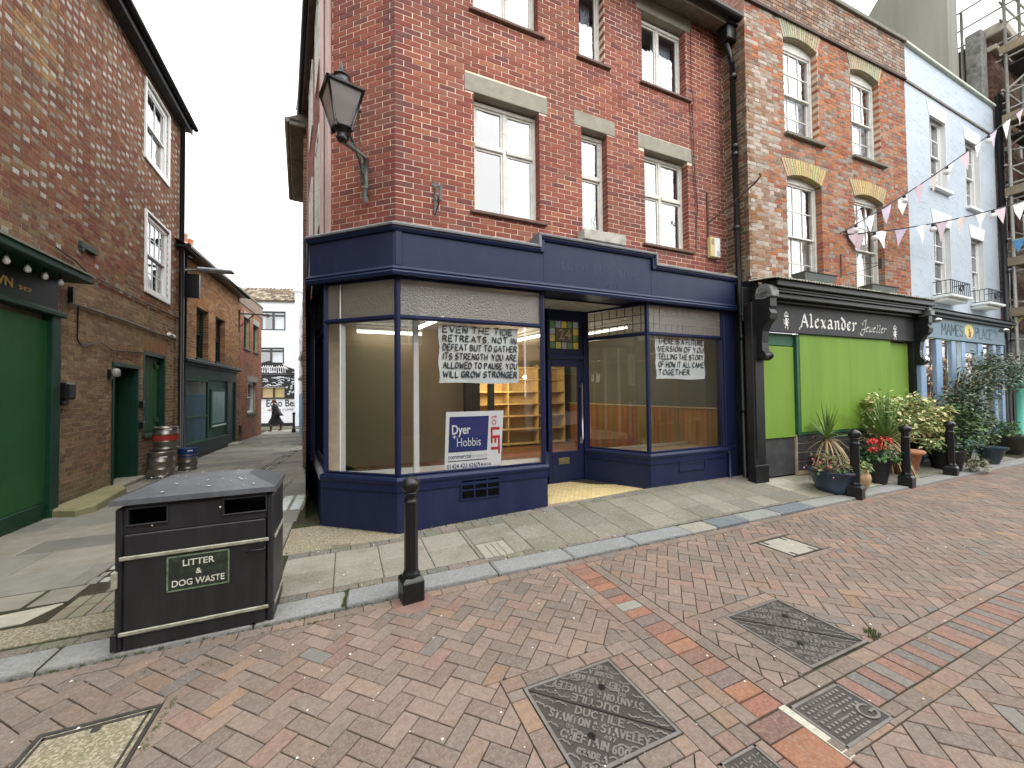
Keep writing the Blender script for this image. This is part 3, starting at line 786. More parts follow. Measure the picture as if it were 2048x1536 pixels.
def casement(parent, fr, a, b, z0, z1, split=None, transom=None, rec=.13, tag_=None, room=True, cur=True, side_open=0, m=None, t=.055):
    """painted timber casement: frame, mullion, transom, sashes; glass and curtain as its pieces"""
    m = m or M_white; w = MB(fr); V0, V1 = -rec - .05, -rec
    w.cbox(a, b, V0, V1 + .01, z1 - t, z1); w.cbox(a, b, V0, V1 + .02, z0, z0 + t * .9); w.cbox(a, a + t, V0, V1, z0 + t * .9, z1 - t); w.cbox(b - t, b, V0, V1, z0 + t * .9, z1 - t)
    cols = [(a + t, b - t)] if not split else [(a + t, a + (b - a) * split - t / 2), (a + (b - a) * split + t / 2, b - t)]
    if split: w.cbox(cols[0][1], cols[1][0], V0, V1 - .002, z0 + t * .9, z1 - t)
    rows = [(z0 + t * .9, z1 - t)]
    if transom: zt = z0 + (z1 - z0) * transom; rows = [(z0 + t * .9, zt - .03), (zt + .03, z1 - t)]
    fo = None
    for (p, q) in cols:
        if transom: w.cbox(p, q, V0, V1 + .012, zt - .03, zt + .03)
        for (r, s_) in rows:
            e = .032; k = V1 - .014
            w.cbox(p, q, V0 + .008, k, s_ - e, s_, .003); w.cbox(p, q, V0 + .008, k, r, r + e, .003); w.cbox(p, p + e, V0 + .008, k, r + e, s_ - e, .003); w.cbox(q - e, q, V0 + .008, k, r + e, s_ - e, .003)
    wo = w.build('window', m, parent)
    for (p, q) in cols:
        for (r, s_) in rows:
            gm = MB(fr); tl = rnd.uniform(-.003, .003); gm.quad((p + .03, V0 + .022 + tl, r + .03), (q - .03, V0 + .022 - tl, r + .03), (q - .03, V0 + .022 - tl, s_ - .03), (p + .03, V0 + .022 + tl, s_ - .03)); gm.build('pane', G_win, wo)
    if cur:
        cm = MB(fr); wd = (b - a)
        curtain(cm, a + wd * .52, b - .03, z0 + .03, z1 - .03, V0 - .16, .018, .07); curtain(cm, a - .02, a + wd * .12, z0 + .03, z1 - .03, V0 - .16, .018, .07)
        cm.build('curtain', M_net, wo)
    if room:
        rm = MB(fr); rm.box(a - .12, b + .12, V0 - 1.1, V0 - .004, z0 - .1, z1 + .1, skip=(4,)); rm.build('room_lining', M_room, wo)
    return wo
def sash(parent, fr, a, b, z0, z1, nx=2, rows=(2, 2), rec=.11, m=None, arch=0.0, room=None, blind=None, t=.05, bar=.018):
    """sliding sash: box frame, upper sash proud of the lower one, glazing bars"""
    m = m or M_white; w = MB(fr); V1 = -rec; V0 = -rec - .11; zm = z0 + (z1 - z0) * .5
    w.cbox(a, b, V0, V1, z1 - t, z1 + arch); w.cbox(a, b, V0, V1 + .03, z0, z0 + t); w.cbox(a, a + t, V0, V1, z0 + t, z1 - t); w.cbox(b - t, b, V0, V1, z0 + t, z1 - t)
    panes = []
    for (r, s_, k, n) in ((zm - .02, z1 - t, V1 - .02, rows[0]), (z0 + t, zm + .02, V1 - .06, rows[1])):
        p, q = a + t, b - t; e = .035
        w.cbox(p, q, k - .035, k, s_ - e, s_, .003); w.cbox(p, q, k - .035, k, r, r + e, .003); w.cbox(p, p + e, k - .035, k, r + e, s_ - e, .003); w.cbox(q - e, q, k - .035, k, r + e, s_ - e, .003)
        us = [p + e + (q - p - 2 * e) * i / nx for i in range(nx + 1)]; zs = [r + e + (s_ - r - 2 * e) * i / n for i in range(n + 1)]
        for u in us[1:-1]: w.box(u - bar / 2, u + bar / 2, k - .028, k - .006, r + e, s_ - e)
        for z in zs[1:-1]: w.box(p + e, q - e, k - .026, k - .008, z - bar / 2, z + bar / 2)
        for i in range(nx):
            for j in range(n): panes.append((us[i], us[i + 1], zs[j], zs[j + 1], k - .018))
    wo = w.build('window', m, parent)
    for (p, q, r, s_, k) in panes:
        gm = MB(fr); tl = rnd.uniform(-.002, .002); gm.quad((p, k + tl, r), (q, k - tl, r), (q, k - tl, s_), (p, k + tl, s_)); gm.build('pane', G_win, wo)
    if blind: cm = MB(fr); curtain(cm, a + .03, b - .03, z0 + .03, z1 - .02, V0 - .05, .008, .12); cm.build('curtain', blind, wo)
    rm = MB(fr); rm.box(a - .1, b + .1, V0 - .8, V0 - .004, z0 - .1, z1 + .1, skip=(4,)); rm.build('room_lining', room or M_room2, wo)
    return wo

# ================================================================ CORNER BUILDING WITH THE BLUE SHOPFRONT
CBLD = thing('corner_building', 'red brick corner building with the empty navy shopfront and casement windows', 'building', (.58, 5.0, 0))
FA = FR(0, 5.0, 0); FB = FR(-.24, 5.72, -41.3); FC = FR(-.85, 10.4, -82.6)
LB = math.hypot(.82, .72)
RP = [(.255, .08, .056), (.23, .072, .052), (.28, .09, .062), (.205, .063, .05), (.31, .115, .07), (.165, .06, .055), (.265, .10, .078), (.32, .13, .075)]
def col_main(u, z, hd): 
    w = [16, 14, 14, 12, 5, 7, 8, 2]
    return rnd.choices(RP, w)[0]
def col_cant(u, z, hd):
    if u > LB - .14: return rnd.choice([(.17, .055, .048), (.15, .06, .055), (.21, .058, .045)])
    return col_main(u, z, hd)
def col_front(u, z, hd):
    if u < .72: return rnd.choice([(.17, .055, .048), (.15, .06, .055), (.21, .058, .045)])
    return col_main(u, z, hd)
JXX = 0
W1, W2, W3 = (1.63, 2.65, 4.21, 5.87), (3.39, 3.88, 4.21, 5.86), (4.65, 5.65, 4.19, 5.83)
W4, W5, W6 = (1.63, 2.65, 7.04, 8.35), (3.38, 3.86, 6.97, 8.3), (4.64, 5.65, 6.96, 8.23)
lint = [(1.51, 2.78, 5.87, 6.11), (3.27, 4.03, 5.86, 6.09), (4.53, 5.77, 5.82, 6.05), (4.53, 5.80, 8.23, 8.5), (1.51, 2.78, 8.35, 8.5), (3.27, 4.0, 8.3, 8.5)]
holesA = [W1, W2, W3, W4, W5, W6]
bk = MB(); backing(bk, FA, .58, 6.6, 3.3, 8.5, holesA); backing(bk, FB, 0, LB, 3.3, 8.5, []); backing(bk, FC, 0, 4.72, 0, 8.5, [(2.6, 4.72, 0, 3.2)])
bk.fr = WORLD
bk.quad((-.85, 10.4, 0), (-.85, 10.4, 8.5), (6.6, 10.8, 8.5), (6.6, 10.8, 0)); bk.quad((6.6, 5.0, 0), (6.6, 10.8, 0), (6.6, 10.8, 8.5), (6.6, 5.0, 8.5))
bk.build('wall', M_mor, CBLD)
brickwall(CBLD, FA, .58, 6.6, 3.60, 8.46, holesA + lint, 'S', col_front, M_brk, ind=225, er=False)
brickwall(CBLD, FB, 0, LB, 3.60, 8.46, [], 'S', col_cant, M_brk, ind=75)
brickwall(CBLD, FC, 0, 4.72, 0.0, 8.46, [(2.3, 4.72, 0, 3.7), (1.2, 2.2, 4.3, 5.9), (3.0, 3.9, 4.3, 5.9), (1.2, 2.2, 6.9, 8.2), (3.0, 3.9, 6.9, 8.2)], 'S', col_main, M_brk)
for (a, b, c, d) in lint:
    l = MB(FA); l.cbox(a - .01, b + .01, -.2, .006, c - .004, d + .008, .006); l.build('lintel', M_conc, CBLD)
for (a, b, c, d), sp, tr in ((W1, .5, .62), (W3, .46, .57), (W4, .55, None), (W6, .46, None)): casement(CBLD, FA, a, b, c, d - .03, sp, tr)
for (a, b, c, d), tr in ((W2, .58), (W5, None)): casement(CBLD, FA, a, b, c, d - .03, None, tr)
for (a, b, c, d) in holesA:
    l = MB(FA); l.cbox(a - .06, b + .10, -.14, .05, c - .045, c - .002, .006); l.build('sill', M_tile, CBLD)
for (a, b, c, d) in ((1.2, 2.2, 4.3, 5.9), (3.0, 3.9, 4.3, 5.9), (1.2, 2.2, 6.9, 8.2), (3.0, 3.9, 6.9, 8.2)):
    l = MB(FC); l.cbox(a, b, -.0, .03, c, c + .07); l.cbox(a, b, 0, .03, d - .07, d); l.cbox(a, a + .07, 0, .03, c + .07, d - .07); l.cbox(b - .07, b, 0, .03, c + .07, d - .07); l.cbox((a + b) / 2 - .03, (a + b) / 2 + .03, 0, .03, c + .07, d - .07)
    wo = l.build('window', M_white, CBLD); p = MB(FC); p.quad((a, .008, c), (b, .008, c), (b, .008, d), (a, .008, d)); p.build('pane', M_room2, wo)
# eaves: coved concrete soffit, fascia, gutter
EP = [(-.24, 5.72), (.58, 5.0), (6.585, 5.0)]; EPS = [(-.85, 10.4), (-.24, 5.72), (-.10, 5.60)]
M_soff = mat('soffit_render', (.17, .155, .125), .9, ns=7, amp=.3, bump=.4, dirt=(.08, .075, .06), damt=.7, ds=2.5)
e = MB(); e.path(EP, [(-.02, 8.47), (.04, 8.44), (.30, 8.36), (.31, 8.44), (.31, 8.52), (-.02, 8.60)]); e.build('soffit', M_soff, CBLD)
e = MB(); e.path(EPS, [(-.02, 8.47), (.02, 8.44), (.12, 8.38), (.13, 8.46), (-.02, 8.52)]); e.build('soffit', M_soff, CBLD)
def gut(r, z, o, k=8):
    pr = [(o + r + r * math.cos(math.pi + math.pi * i / k), z + r * math.sin(math.pi + math.pi * i / k)) for i in range(k + 1)]
    return pr + [(p[0] + (-.006 if p[0] > o + r else .006), p[1] + .004) for p in reversed(pr)]
e = MB(); e.path(EP, gut(.075, 8.47, .315)); e.build('gutter', M_blk, CBLD)
e = MB(); e.path(EPS, gut(.05, 8.45, .13)); e.build('gutter', M_blk, CBLD)
M_roof = mat('roof_slate', (.12, .10, .09), .8, ns=6, amp=.3, bump=.5)
e = MB(); e.quad((-.2, 5.2, 8.55), (.7, 4.72, 8.55), (6.6, 4.72, 8.55), (6.6, 8.0, 11.6), (1.8, 8.0, 11.6)); e.quad((-.2, 5.2, 8.55), (1.8, 8.0, 11.6), (-1.1, 10.4, 8.55)); e.quad((1.8, 8.0, 11.6), (6.6, 8.0, 11.6), (6.6, 10.8, 8.55), (-1.1, 10.4, 8.55)); e.build('roof', M_roof, CBLD)
# painted timber strips and cable at the alley corner
M_pink = mat('faded_pink_paint', (.50, .36, .34), .7, ns=14, amp=.25, bump=.5, streak=True, dirt=(.24, .19, .17), damt=.6, ds=6)
for (u, w) in ((.045, .07), (-.05, .06)):
    e = MB(FB); e.cbox(u - .02, u + w - .02, .004, .05, 3.78, 8.4); e.build('corner_board', M_pink, CBLD)

# ---------------------------------------------------------------- shopfront
M_navy = mat('navy_gloss', (.0085, .0135, .052), .42, ns=5, amp=.16, bump=.25, bs=25, dirt=(.018, .024, .062), damt=.5, ds=2.2, spec=.32, streak=True)
M_navyd = mat('navy_matt', (.0095, .0145, .052), .5, ns=4, amp=.14, bump=.2, bs=20, dirt=(.019, .025, .062), damt=.6, ds=2.6, spec=.32, streak=True, speck=(.07, .08, .12), samt=.05)
M_ghost = mat('ghost_lettering', (.026, .034, .078), .6, bump=0, ns=40, amp=.4)
SP = [(-.63, 7.98), (-.43, 5.63), (.53, 4.76), (6.49, 4.76)]
sf = MB()
sf.path(SP, [(-.02, 3.16), (.005, 3.16), (.005, 3.70), (-.02, 3.70)]); fa = sf.build('fascia', M_navyd, CBLD)
q = MB(FR(0, 4.76, 0)); q.plate([(2.56, 3.66), (4.53, 3.66), (4.53, 3.84), (2.56, 3.84)], -.02, .004); q.build('raised_board', M_navyd, fa)
q = MB(); q.path(SP, [(.005, 3.125), (.05, 3.125), (.06, 3.16), (.045, 3.185), (.055, 3.20), (.03, 3.235), (.005, 3.24)]); q.build('lower_moulding', M_navy, fa)
FF = FR(0, 4.76, 0)
def topmould(mb):
    T = .055; prof = lambda z: [(.004, z - T), (.028, z - T), (.045, z - .02), (.045, z), (.004, z)]
    mb.path([SP[0], SP[1], SP[2], (2.56, 4.76)], prof(3.715)); mb.path([(4.53, 4.76), SP[3]], prof(3.715)); mb.path([(2.505, 4.76), (4.585, 4.76)], prof(3.885))
    for x in (2.505, 4.53): mb.fr = FF; mb.box(x, x + .055, .004, .0435, 3.665, 3.832)
    mb.fr = WORLD
q = MB(); topmould(q); q.build('upper_moulding', M_navy, fa)
q = MB(); pf = lambda z: [(-.30, z + .035), (-.3, z), (.065, z), (.07, z + .02), (.04, z + .045)]
q.path([SP[0], SP[1], SP[2], (2.50, 4.76)], pf(3.717)); q.path([(4.60, 4.76), SP[3]], pf(3.717)); q.path([(2.47, 4.76), (4.62, 4.76)], pf(3.888))
q.fr = FF; q.box(2.468, 2.503, -.28, .07, 3.72, 3.886); q.box(4.587, 4.622, -.28, .07, 3.72, 3.886); q.fr = WORLD
q.build('coping', M_lead, fa)
for x in (.64, 2.56, 4.52): q = MB(FF); q.box(x, x + .006, .004, .008, 3.24, 3.66); q.build('board_joint', M_navy, fa)
q = MB(FF); q.cbox(.545, .625, .004, .022, 3.24, 3.66, .006); q.build('corner_fillet', M_navy, fa)
gh = MB(FF)
put_text(gh, 'turn the tide', 2.83, 3.46, .235, .0062, bold=0, width=1.12, spacing=1.06); put_text(gh, 'est. 2019', 3.32, 3.285, .11, .0062, width=1.2, spacing=1.15); gh.box(2.8, 4.36, .004, .0065, 3.412, 3.417)
gh.build('ghost_lettering', M_ghost, fa)
q = MB(); q.quad((-.40, 5.66, 3.158), (.54, 4.78, 3.158), (6.49, 4.78, 3.158), (6.49, 5.9, 3.158), (-.4, 5.9, 3.158)); q.quad((-.60, 8.0, 3.157), (-.4, 5.66, 3.157), (.2, 5.66, 3.157), (.2, 8., 3.157)); q.build('shopfront_soffit', M_navy, CBLD)

R0, R1, R2, R3 = (-.285, 5.50), (.565, 4.785), (2.60, 4.785), (3.15, 5.80)       # left riser: cant, front, lobby return
Q1, Q2, Q3 = (3.94, 5.82), (4.47, 4.785), (6.24, 4.785)                          # right riser
RS = (-.585, 7.9)
rp = [(-.03, -.05), (0, -.05), (0, .615), (-.03, .615)]; sl = [(-.10, .612), (.022, .612), (.03, .635), (.03, .66), (.015, .69), (-.10, .70)]; rail = [(0, .52), (.014, .52), (.014, .612), (0, .612)]
q = MB(); q.path([RS, R0, R1, R2, R3], rp); r1 = q.build('stall_riser', M_navyd, CBLD)
q = MB(); q.path([R0, R1, R2, R3], sl); q.build('sill', M_navy, r1)
q = MB(); q.path([R0, R1, R2, R3], rail); q.build('apron_rail', M_navy, r1)
q = MB(); q.path([RS, R0], sl); q.build('side_sill', M_lead, r1)
q = MB(); q.path([Q1, Q2, Q3], rp); r2 = q.build('stall_riser', M_navyd, CBLD)
q = MB(); q.path([Q1, Q2, Q3], sl); q.build('sill', M_navy, r2)
q = MB(); q.path([Q1, Q2, Q3], rail); q.build('apron_rail', M_navy, r2)
FG = FR(0, 4.785, 0)
# vents
q = MB(FG); a, b, z0, z1 = 1.34, 1.88, .33, .58
q.box(a, b, .002, .014, z0, z0 + .02); q.box(a, b, .002, .014, z1 - .02, z1); q.box(a, b, .002, .014, (z0 + z1) / 2 - .01, (z0 + z1) / 2 + .01)
for i in range(4): u = a + (b - a - .02) * i / 3; q.box(u, u + .02, .003, .016, z0, z1)
vt = q.build('air_vent', M_navy, r1)
q = MB(FG); q.box(a, b, .0005, .0015, z0, z1)
for i in range(14): z = z0 + .012 + i * (z1 - z0 - .02) / 14; q.quad((a, .001, z), (b, .001, z), (b, .012, z + .012), (a, .012, z + .012))
q.build('louvre', M_blk, vt)
q = MB(FG); a, b, z0, z1 = 5.07, 5.66, .36, .62
q.box(a, b, .001, .008, z0, z1); 
for z in (z0, (z0 + z1) / 2 - .01, z1 - .015): q.box(a, b, .008, .018, z, z + .014)
q.box(b - .012, b, .008, .018, z0, z1); q.build('air_vent', M_navyd, r2)
# posts, transoms and glass of the display windows
def shopwin(P0, P1, zt=2.64, z0=.70, z1=3.155, lead=None, frost=True, post0=True, post1=True, post_w=.05, m=M_navy, inset_=.055, trans=True):
    a = math.degrees(math.atan2(P1[1] - P0[1], P1[0] - P0[0])); f = FR(P0[0], P0[1], a); L = math.hypot(P1[0] - P0[0], P1[1] - P0[1])
    w = MB(f); v0, v1 = -inset_ - .03, -inset_ + .02; pw = post_w
    if post0: w.cbox(0, pw, v0, v1 + .01, z0, z1, .005)
    if post1: w.cbox(L - pw, L, v0, v1 + .01, z0, z1, .005)
    a0, a1 = (pw if post0 else 0), (L - pw if post1 else L)
    w.cbox(a0, a1, v0, v1, z0, z0 + .02, .004); w.cbox(a0, a1, v0, v1, z1 - .05, z1, .004)
    if trans: w.cbox(a0, a1, v0, v1, zt - .03, zt + .03, .006); w.box(a0, a1, v1, v1 + .012, zt - .01, zt + .012)
    wo = w.build('shop_window', m, CBLD)
    vg = (v0 + v1) / 2
    g = MB(f); g.quad((a0, vg, z0 + .02), (a1, vg, z0 + .02), (a1, vg, zt - .03 if trans else z1 - .05), (a0, vg, zt - .03 if trans else z1 - .05)); g.build('pane', G_shop, wo)
    return wo, f, L, a0, a1, vg, zt
G_obs = glass('obscured_glass', (.55, .55, .52), .03, rough=.25, ripple=.8, scale=45, frost=.85, fcol=(.23, .225, .20))
G_lead = glass('leaded_glass', (.7, .68, .6), .05, rough=.2, ripple=.6, scale=30, frost=.6, fcol=(.36, .34, .27))
M_came = mat('lead_came', (.05, .05, .05), .6, bump=0)
def upper(w, f, a0, a1, vg, zt, z1=3.105, mt=None):
    g = MB(f); g.quad((a0, vg, zt + .03), (a1, vg, zt + .03), (a1, vg, z1), (a0, vg, z1)); g.build('transom_pane', mt or G_obs, w)
for (A, B, k) in ((R0, R1, 0), (R1, R2, 1), (R2, R3, 2)):
    w, f, L, a0, a1, vg, zt = shopwin(A, B, post0=(k > 0), post1=(k < 2), post_w=.05 if k else .055)
    upper(w, f, a0, a1, vg, zt)
w, f, L, a0, a1, vg, zt = shopwin(RS, R0, post0=True, post1=True, post_w=.06); upper(w, f, a0, a1, vg, zt)
def leaded(w, f, a0, a1, vg, zt, z1=3.105, n=9, dark=M_came, mt=None):
    z0 = zt + .03; H = z1 - z0; cw = (a1 - a0) / n; rows = [z0, z0 + H * .34, z0 + H * .66, z1]
    for i in range(n):
        for j in range(3):
            if j == 1 and 2 <= i < n - 2:
                if i == 2: c0, c1 = a0 + 2 * cw, a0 + (n - 2) * cw
                else: continue
            else: c0, c1 = a0 + i * cw, a0 + (i + 1) * cw
            g = MB(f); t = rnd.uniform(-.003, .003); g.quad((c0 + .004, vg + t, rows[j] + .004), (c1 - .004, vg - t, rows[j] + .004), (c1 - .004, vg - t, rows[j + 1] - .004), (c0 + .004, vg + t, rows[j + 1] - .004)); g.build('leaded_quarry', mt or G_lead, w)
    c = MB(f)
    for i in range(1, n):
        u = a0 + i * cw
        if 2 < i < n - 2: c.box(u - .005, u + .005, vg - .005, vg + .006, z0, rows[1]); c.box(u - .005, u + .005, vg - .005, vg + .006, rows[2], z1)
        else: c.box(u - .005, u + .005, vg - .005, vg + .006, z0, z1)
    for z in rows[1:3]: c.box(a0, a1, vg - .006, vg + .007, z - .005, z + .005)
    c.build('lead_came', dark, w)
w, f, L, a0, a1, vg, zt = shopwin(Q1, Q2, post0=True, post1=False); leaded(w, f, a0, a1, vg, zt, n=8)
w, f, L, a0, a1, vg, zt = shopwin(Q2, Q3, post0=True, post1=True); leaded(w, f, a0, a1, vg, zt, n=13, dark=mat('came_grey', (.2, .2, .19), .6, bump=0), mt=G_obs)
# blue end pier and alley pilaster
q = MB(FG); q.cbox(6.24, 6.50, -.2, -.02, -.02, 3.157, .008); q.cbox(6.26, 6.5, -.02, .0, -.02, .70, .006); q.cbox(6.50, 6.59, -.2, -.06, -.02, 3.4, .008); q.build('end_pier', M_navyd, CBLD)
q = MB(FR(-.85, 10.4, -82.6)); q.cbox(2.15, 2.36, -.2, .06, -.05, 3.157, .008); q.fr = WORLD; q.cbox(-.66, -.44, 7.80, 7.93, -.1, 3.157, .008); q.build('alley_pilaster', M_navyd, CBLD)
q = MB(); q.cbox(-.50, -.44, 6.62, 6.70, .68, 3.157, .006); q.cbox(-.54, -.40, 7.0, 7.9, 2.6, 2.66, .006); q.build('side_window_post', M_navy, CBLD)
# lobby: tiled floor, door, fanlight
q = MB(); q.prism([(2.55, 4.80), (4.50, 4.80), (3.96, 5.9), (3.13, 5.9)], -.02, .122); lob = q.build('lobby_floor', M_mor3, CBLD)
M_ctile = mat('cream_tile', (.55, .43, .21), .5, ns=14, amp=.14, bump=.2, attr=True, spec=.5, dirt=(.33, .27, .14), damt=.4, ds=4)
LBY = [(2.62, 4.80), (4.46, 4.80), (3.93, 5.86), (3.16, 5.86)]; tl = MB(); tc = []
for i in range(-2, 30):
    for j in range(-2, 22):
        P = clip_in(rect(2.5 + i * .078 + (.039 if j % 2 else 0), 2.574 + i * .078 + (.039 if j % 2 else 0), 4.80 + j * .055, 4.851 + j * .055), LBY)
        if area(P) > .0008: tc.append(P)
for k, P in enumerate(tc):
    c = rnd.choice([(.60, .47, .22), (.56, .43, .19), (.62, .50, .26)])
    m = MB(); slab(m, P, .1265, .006, .002, c)
    if k < 260: m.build('floor_tile', M_ctile, CBLD, colors=True)
    else: slab(tl, P, .1265, .006, .002, c)
if tl.v: tl.build('floor_tiles', M_ctile, CBLD, colors=True, kind='stuff')
FD = FR(3.15, 5.84, 0)          # door plane, u from the left jamb
q = MB(FD); q.cbox(0, .04, -.06, .03, .12, 3.157); q.cbox(.77, .83, -.06, .04, .12, 3.157); q.cbox(.04, .77, -.06, .03, 2.27, 2.36); q.cbox(.04, .77, -.06, .03, 2.95, 3.157); q.cbox(.04, .77, -.06, .02, .105, .14); q.cbox(.0, .04, -.06, .03, .12, 3.157)
q.cbox(.04, .77, -.05, .015, 2.36, 2.46); q.cbox(.04, .10, -.05, .01, 2.46, 2.95, .003); q.cbox(.70, .77, -.05, .01, 2.46, 2.95, .003)
df = q.build('door_frame', M_navy, CBLD)
q = MB(FD); q.cbox(.045, .13, -.045, 0, .145, 2.265, .005); q.cbox(.66, .765, -.045, 0, .145, 2.265, .005); q.cbox(.13, .66, -.045, 0, 2.15, 2.265, .005); q.cbox(.13, .66, -.045, 0, .145, .66, .005)
dr = q.build('door', M_navy, CBLD)
q = MB(FD); q.quad((.13, -.02, .66), (.66, -.02, .66), (.66, -.02, 2.15), (.13, -.02, 2.15)); q.build('pane', G_shop, dr)
M_brass = mat('dull_brass', (.22, .19, .10), .45, metal=.7, ns=20, amp=.3)
M_steel = mat('brushed_steel', (.42, .42, .41), .32, metal=.9, ns=20, amp=.15, bump=.1)
q = MB(FD); q.cbox(.24, .46, .0, .012, .44, .555, .004); q.box(.26, .44, .012, .018, .475, .525); q.build('letter_plate', M_brass, dr)
q = MB(FD); q.tube([(.715, .05, .85), (.715, .05, 1.85)], .014); q.tube([(.715, 0, .9), (.715, .05, .9)], .009); q.tube([(.715, 0, 1.8), (.715, .05, 1.8)], .009); q.cbox(.69, .745, -.0, .006, .78, .9); q.build('handle', M_steel, dr)
# stained fanlight with 24
cols = {'g': (.06, .16, .03), 'y': (.42, .36, .05), 'b': (.22, .27, .34)}
pat = ['gbygb', 'b...y', 'y...g', 'gybgy']
u0, u1, z0, z1 = .10, .70, 2.46, 2.95; cw = (u1 - u0) / 5; ch = (z1 - z0) / 4
for j, rw in enumerate(pat):
    for i, c in enumerate(rw):
        if c == '.': continue
        g = MB(FD); a = u0 + i * cw; b = z1 - (j + 1) * ch; g.quad((a + .004, -.02, b + .004), (a + cw - .004, -.02, b + .004), (a + cw - .004, -.02, b + ch - .004), (a + .004, -.02, b + ch - .004))
        mt = glass('stained_' + c, cols[c], .04, rough=.2, frost=.85, fcol=cols[c]); g.build('stained_quarry', mt, df)
g = MB(FD); g.quad((u0 + cw, -.02, z0 + ch), (u1 - cw, -.02, z0 + ch), (u1 - cw, -.02, z1 - ch), (u0 + cw, -.02, z1 - ch)); g.build('number_pane', mat('etched_pane', (.24, .21, .15), .5), df)
g = MB(FD); put_text(g, '24', u0 + cw * 1.55, z0 + ch * 1.42, .26, -.017, width=.95, spacing=1.1); g.build('door_number', mat('gilt', (.72, .62, .38), .5, bump=0), df)
g = MB(FD)
for i in range(1, 5):
    u = u0 + i * cw
    if 1 < i < 4: g.box(u - .004, u + .004, -.025, -.013, z0, z0 + ch); g.box(u - .004, u + .004, -.025, -.013, z1 - ch, z1)
    else: g.box(u - .004, u + .004, -.025, -.013, z0, z1)
for i in (1, 3): g.box(u0, u1, -.026, -.012, z0 + i * ch - .004, z0 + i * ch + .004)
g.box(u0, u0 + cw, -.026, -.012, z0 + 2 * ch - .004, z0 + 2 * ch + .004); g.box(u1 - cw, u1, -.026, -.012, z0 + 2 * ch - .004, z0 + 2 * ch + .004)
g.build('lead_came', M_came, df)
q = MB(FG); q.tube([(6.225, .03, .60), (6.225, .05, .56), (6.225, .05, 0.1)], .022); q.tube([(6.19, .02, .61), (6.225, .03, .60)], .028); q.build('waste_pipe', M_navy, CBLD)

# ---------------------------------------------------------------- shop interior
M_cream = mat('cream_wall', (.38, .31, .20), .85, ns=2, amp=.06, bump=0)
M_grn = mat('grey_green_wall', (.12, .125, .105), .85, ns=2, amp=.08, bump=0)
M_wfl = mat('wood_floor', (.16, .085, .04), .4, ns=3, amp=.3, bump=.2, attr=True, spec=.4)
M_pine = mat('stained_pine', (.23, .11, .035), .5, ns=5, amp=.35, streak=True, bump=.2, attr=True)
M_deck = mat('display_deck', (.50, .51, .49), .7, ns=5, amp=.1)
q = MB(); q.quad((.3, 5.2, 3.14), (6.4, 5.2, 3.14), (6.4, 10.7, 3.14), (-.9, 10.7, 3.14)); q.build('shop_ceiling', mat('ceiling_white', (.5, .5, .47), .9, bump=0), CBLD)
q = MB(); q.quad((-.9, 10.65, 0), (6.5, 10.65, 0), (6.5, 10.65, 3.2), (-.9, 10.65, 3.2)); q.quad((-.34, 8.8, 0), (2.6, 8.8, 0), (2.6, 8.8, 3.2), (-.34, 8.8, 3.2)); q.quad((2.6, 8.8, 0), (2.6, 10.7, 0), (2.6, 10.7, 3.2), (2.6, 8.8, 3.2)); q.build('partition_wall', M_cream, CBLD)
q = MB(); q.quad((6.42, 4.9, 0), (6.42, 10.7, 0), (6.42, 10.7, 3.2), (6.42, 4.9, 3.2)); q.quad((-.50, 5.9, 0), (-.88, 10.7, 0), (-.88, 10.7, 3.2), (-.50, 5.9, 3.2)); q.quad((-.5, 7.95, 0), (-.1, 7.95, 0), (-.1, 7.95, 3.2), (-.5, 7.95, 3.2)); q.build('side_wall', M_grn, CBLD)
for j in range(30):
    m = MB(); c = tuple(a * rnd.uniform(.75, 1.2) for a in (.20, .105, .05)); yy_ = 5.88 + j * .163; xl_ = -.20 - .125 * (yy_ - 5.5); m.box(xl_, 6.4, yy_, yy_ + .16, .10, .148 + rnd.uniform(0, .001), c); m.build('floorboard', M_wfl, CBLD, colors=True)
def dado(fr, L, z0, z1, w=.115):
    u = 0
    while u < L - .01:
        m = MB(fr); m.cbox(u + .002, min(u + w, L) - .002, .0, .016, z0, z1, .003, tuple(a * rnd.uniform(.7, 1.15) for a in (.25, .13, .05))); m.build('dado_plank', M_pine, CBLD, colors=True); u += w
    m = MB(fr); m.cbox(0, L, 0, .04, z1, z1 + .035); m.build('dado_rail', M_cream, CBLD)
dado(FR(6.39, 10.6, -90), 5.6, .15, 1.34); dado(FR(-.5, 7.92, 0), .4, .62, 1.33)
q = MB(); q.prism([(-.22, 5.56), (.60, 4.88), (2.52, 4.88), (2.95, 5.7), (.2, 5.85), (-.3, 6.1), (-.5, 7.9)], .56, .615); q.prism([(.2, 5.85), (2.95, 5.7), (2.95, 5.73), (.2, 5.88)], .1, .56); q.build('display_deck', M_deck, CBLD)
for j in range(9):
    m = MB(); y = 4.86 + j * .1; x0 = 4.45 - (y - 4.86) * .5; m.box(x0, 6.38, y, y + .096, .58, .62, tuple(a * rnd.uniform(.8, 1.15) for a in (.30, .21, .12))); m.build('deck_board', M_wfl, CBLD, colors=True)
q = MB(); q.cbox(3.98, 6.38, 5.78, 5.82, .12, .67); q.build('deck_edge', M_cream, CBLD)
q = MB(); q.cbox(2.55, 2.9, 8.6, 8.8, .15, 3.1); q.cbox(3.15, 3.3, 8.7, 8.8, .15, 3.1); q.build('door_lining', mat('dark_doorway', (.08, .075, .065), .7), CBLD)
for x, y in ((-.035, 5.42), (.84, 5.10)):
    p = MB(); p.cbox(x - .035, x + .035, y - .035, y + .035, .6, 3.15, .006); o = p.build('support_post', M_white2)
    tag(o, 'white square post inside the window beside the ' + ('alley corner' if x < 0 else 'to let board'), 'post', 'posts inside the left shop window')
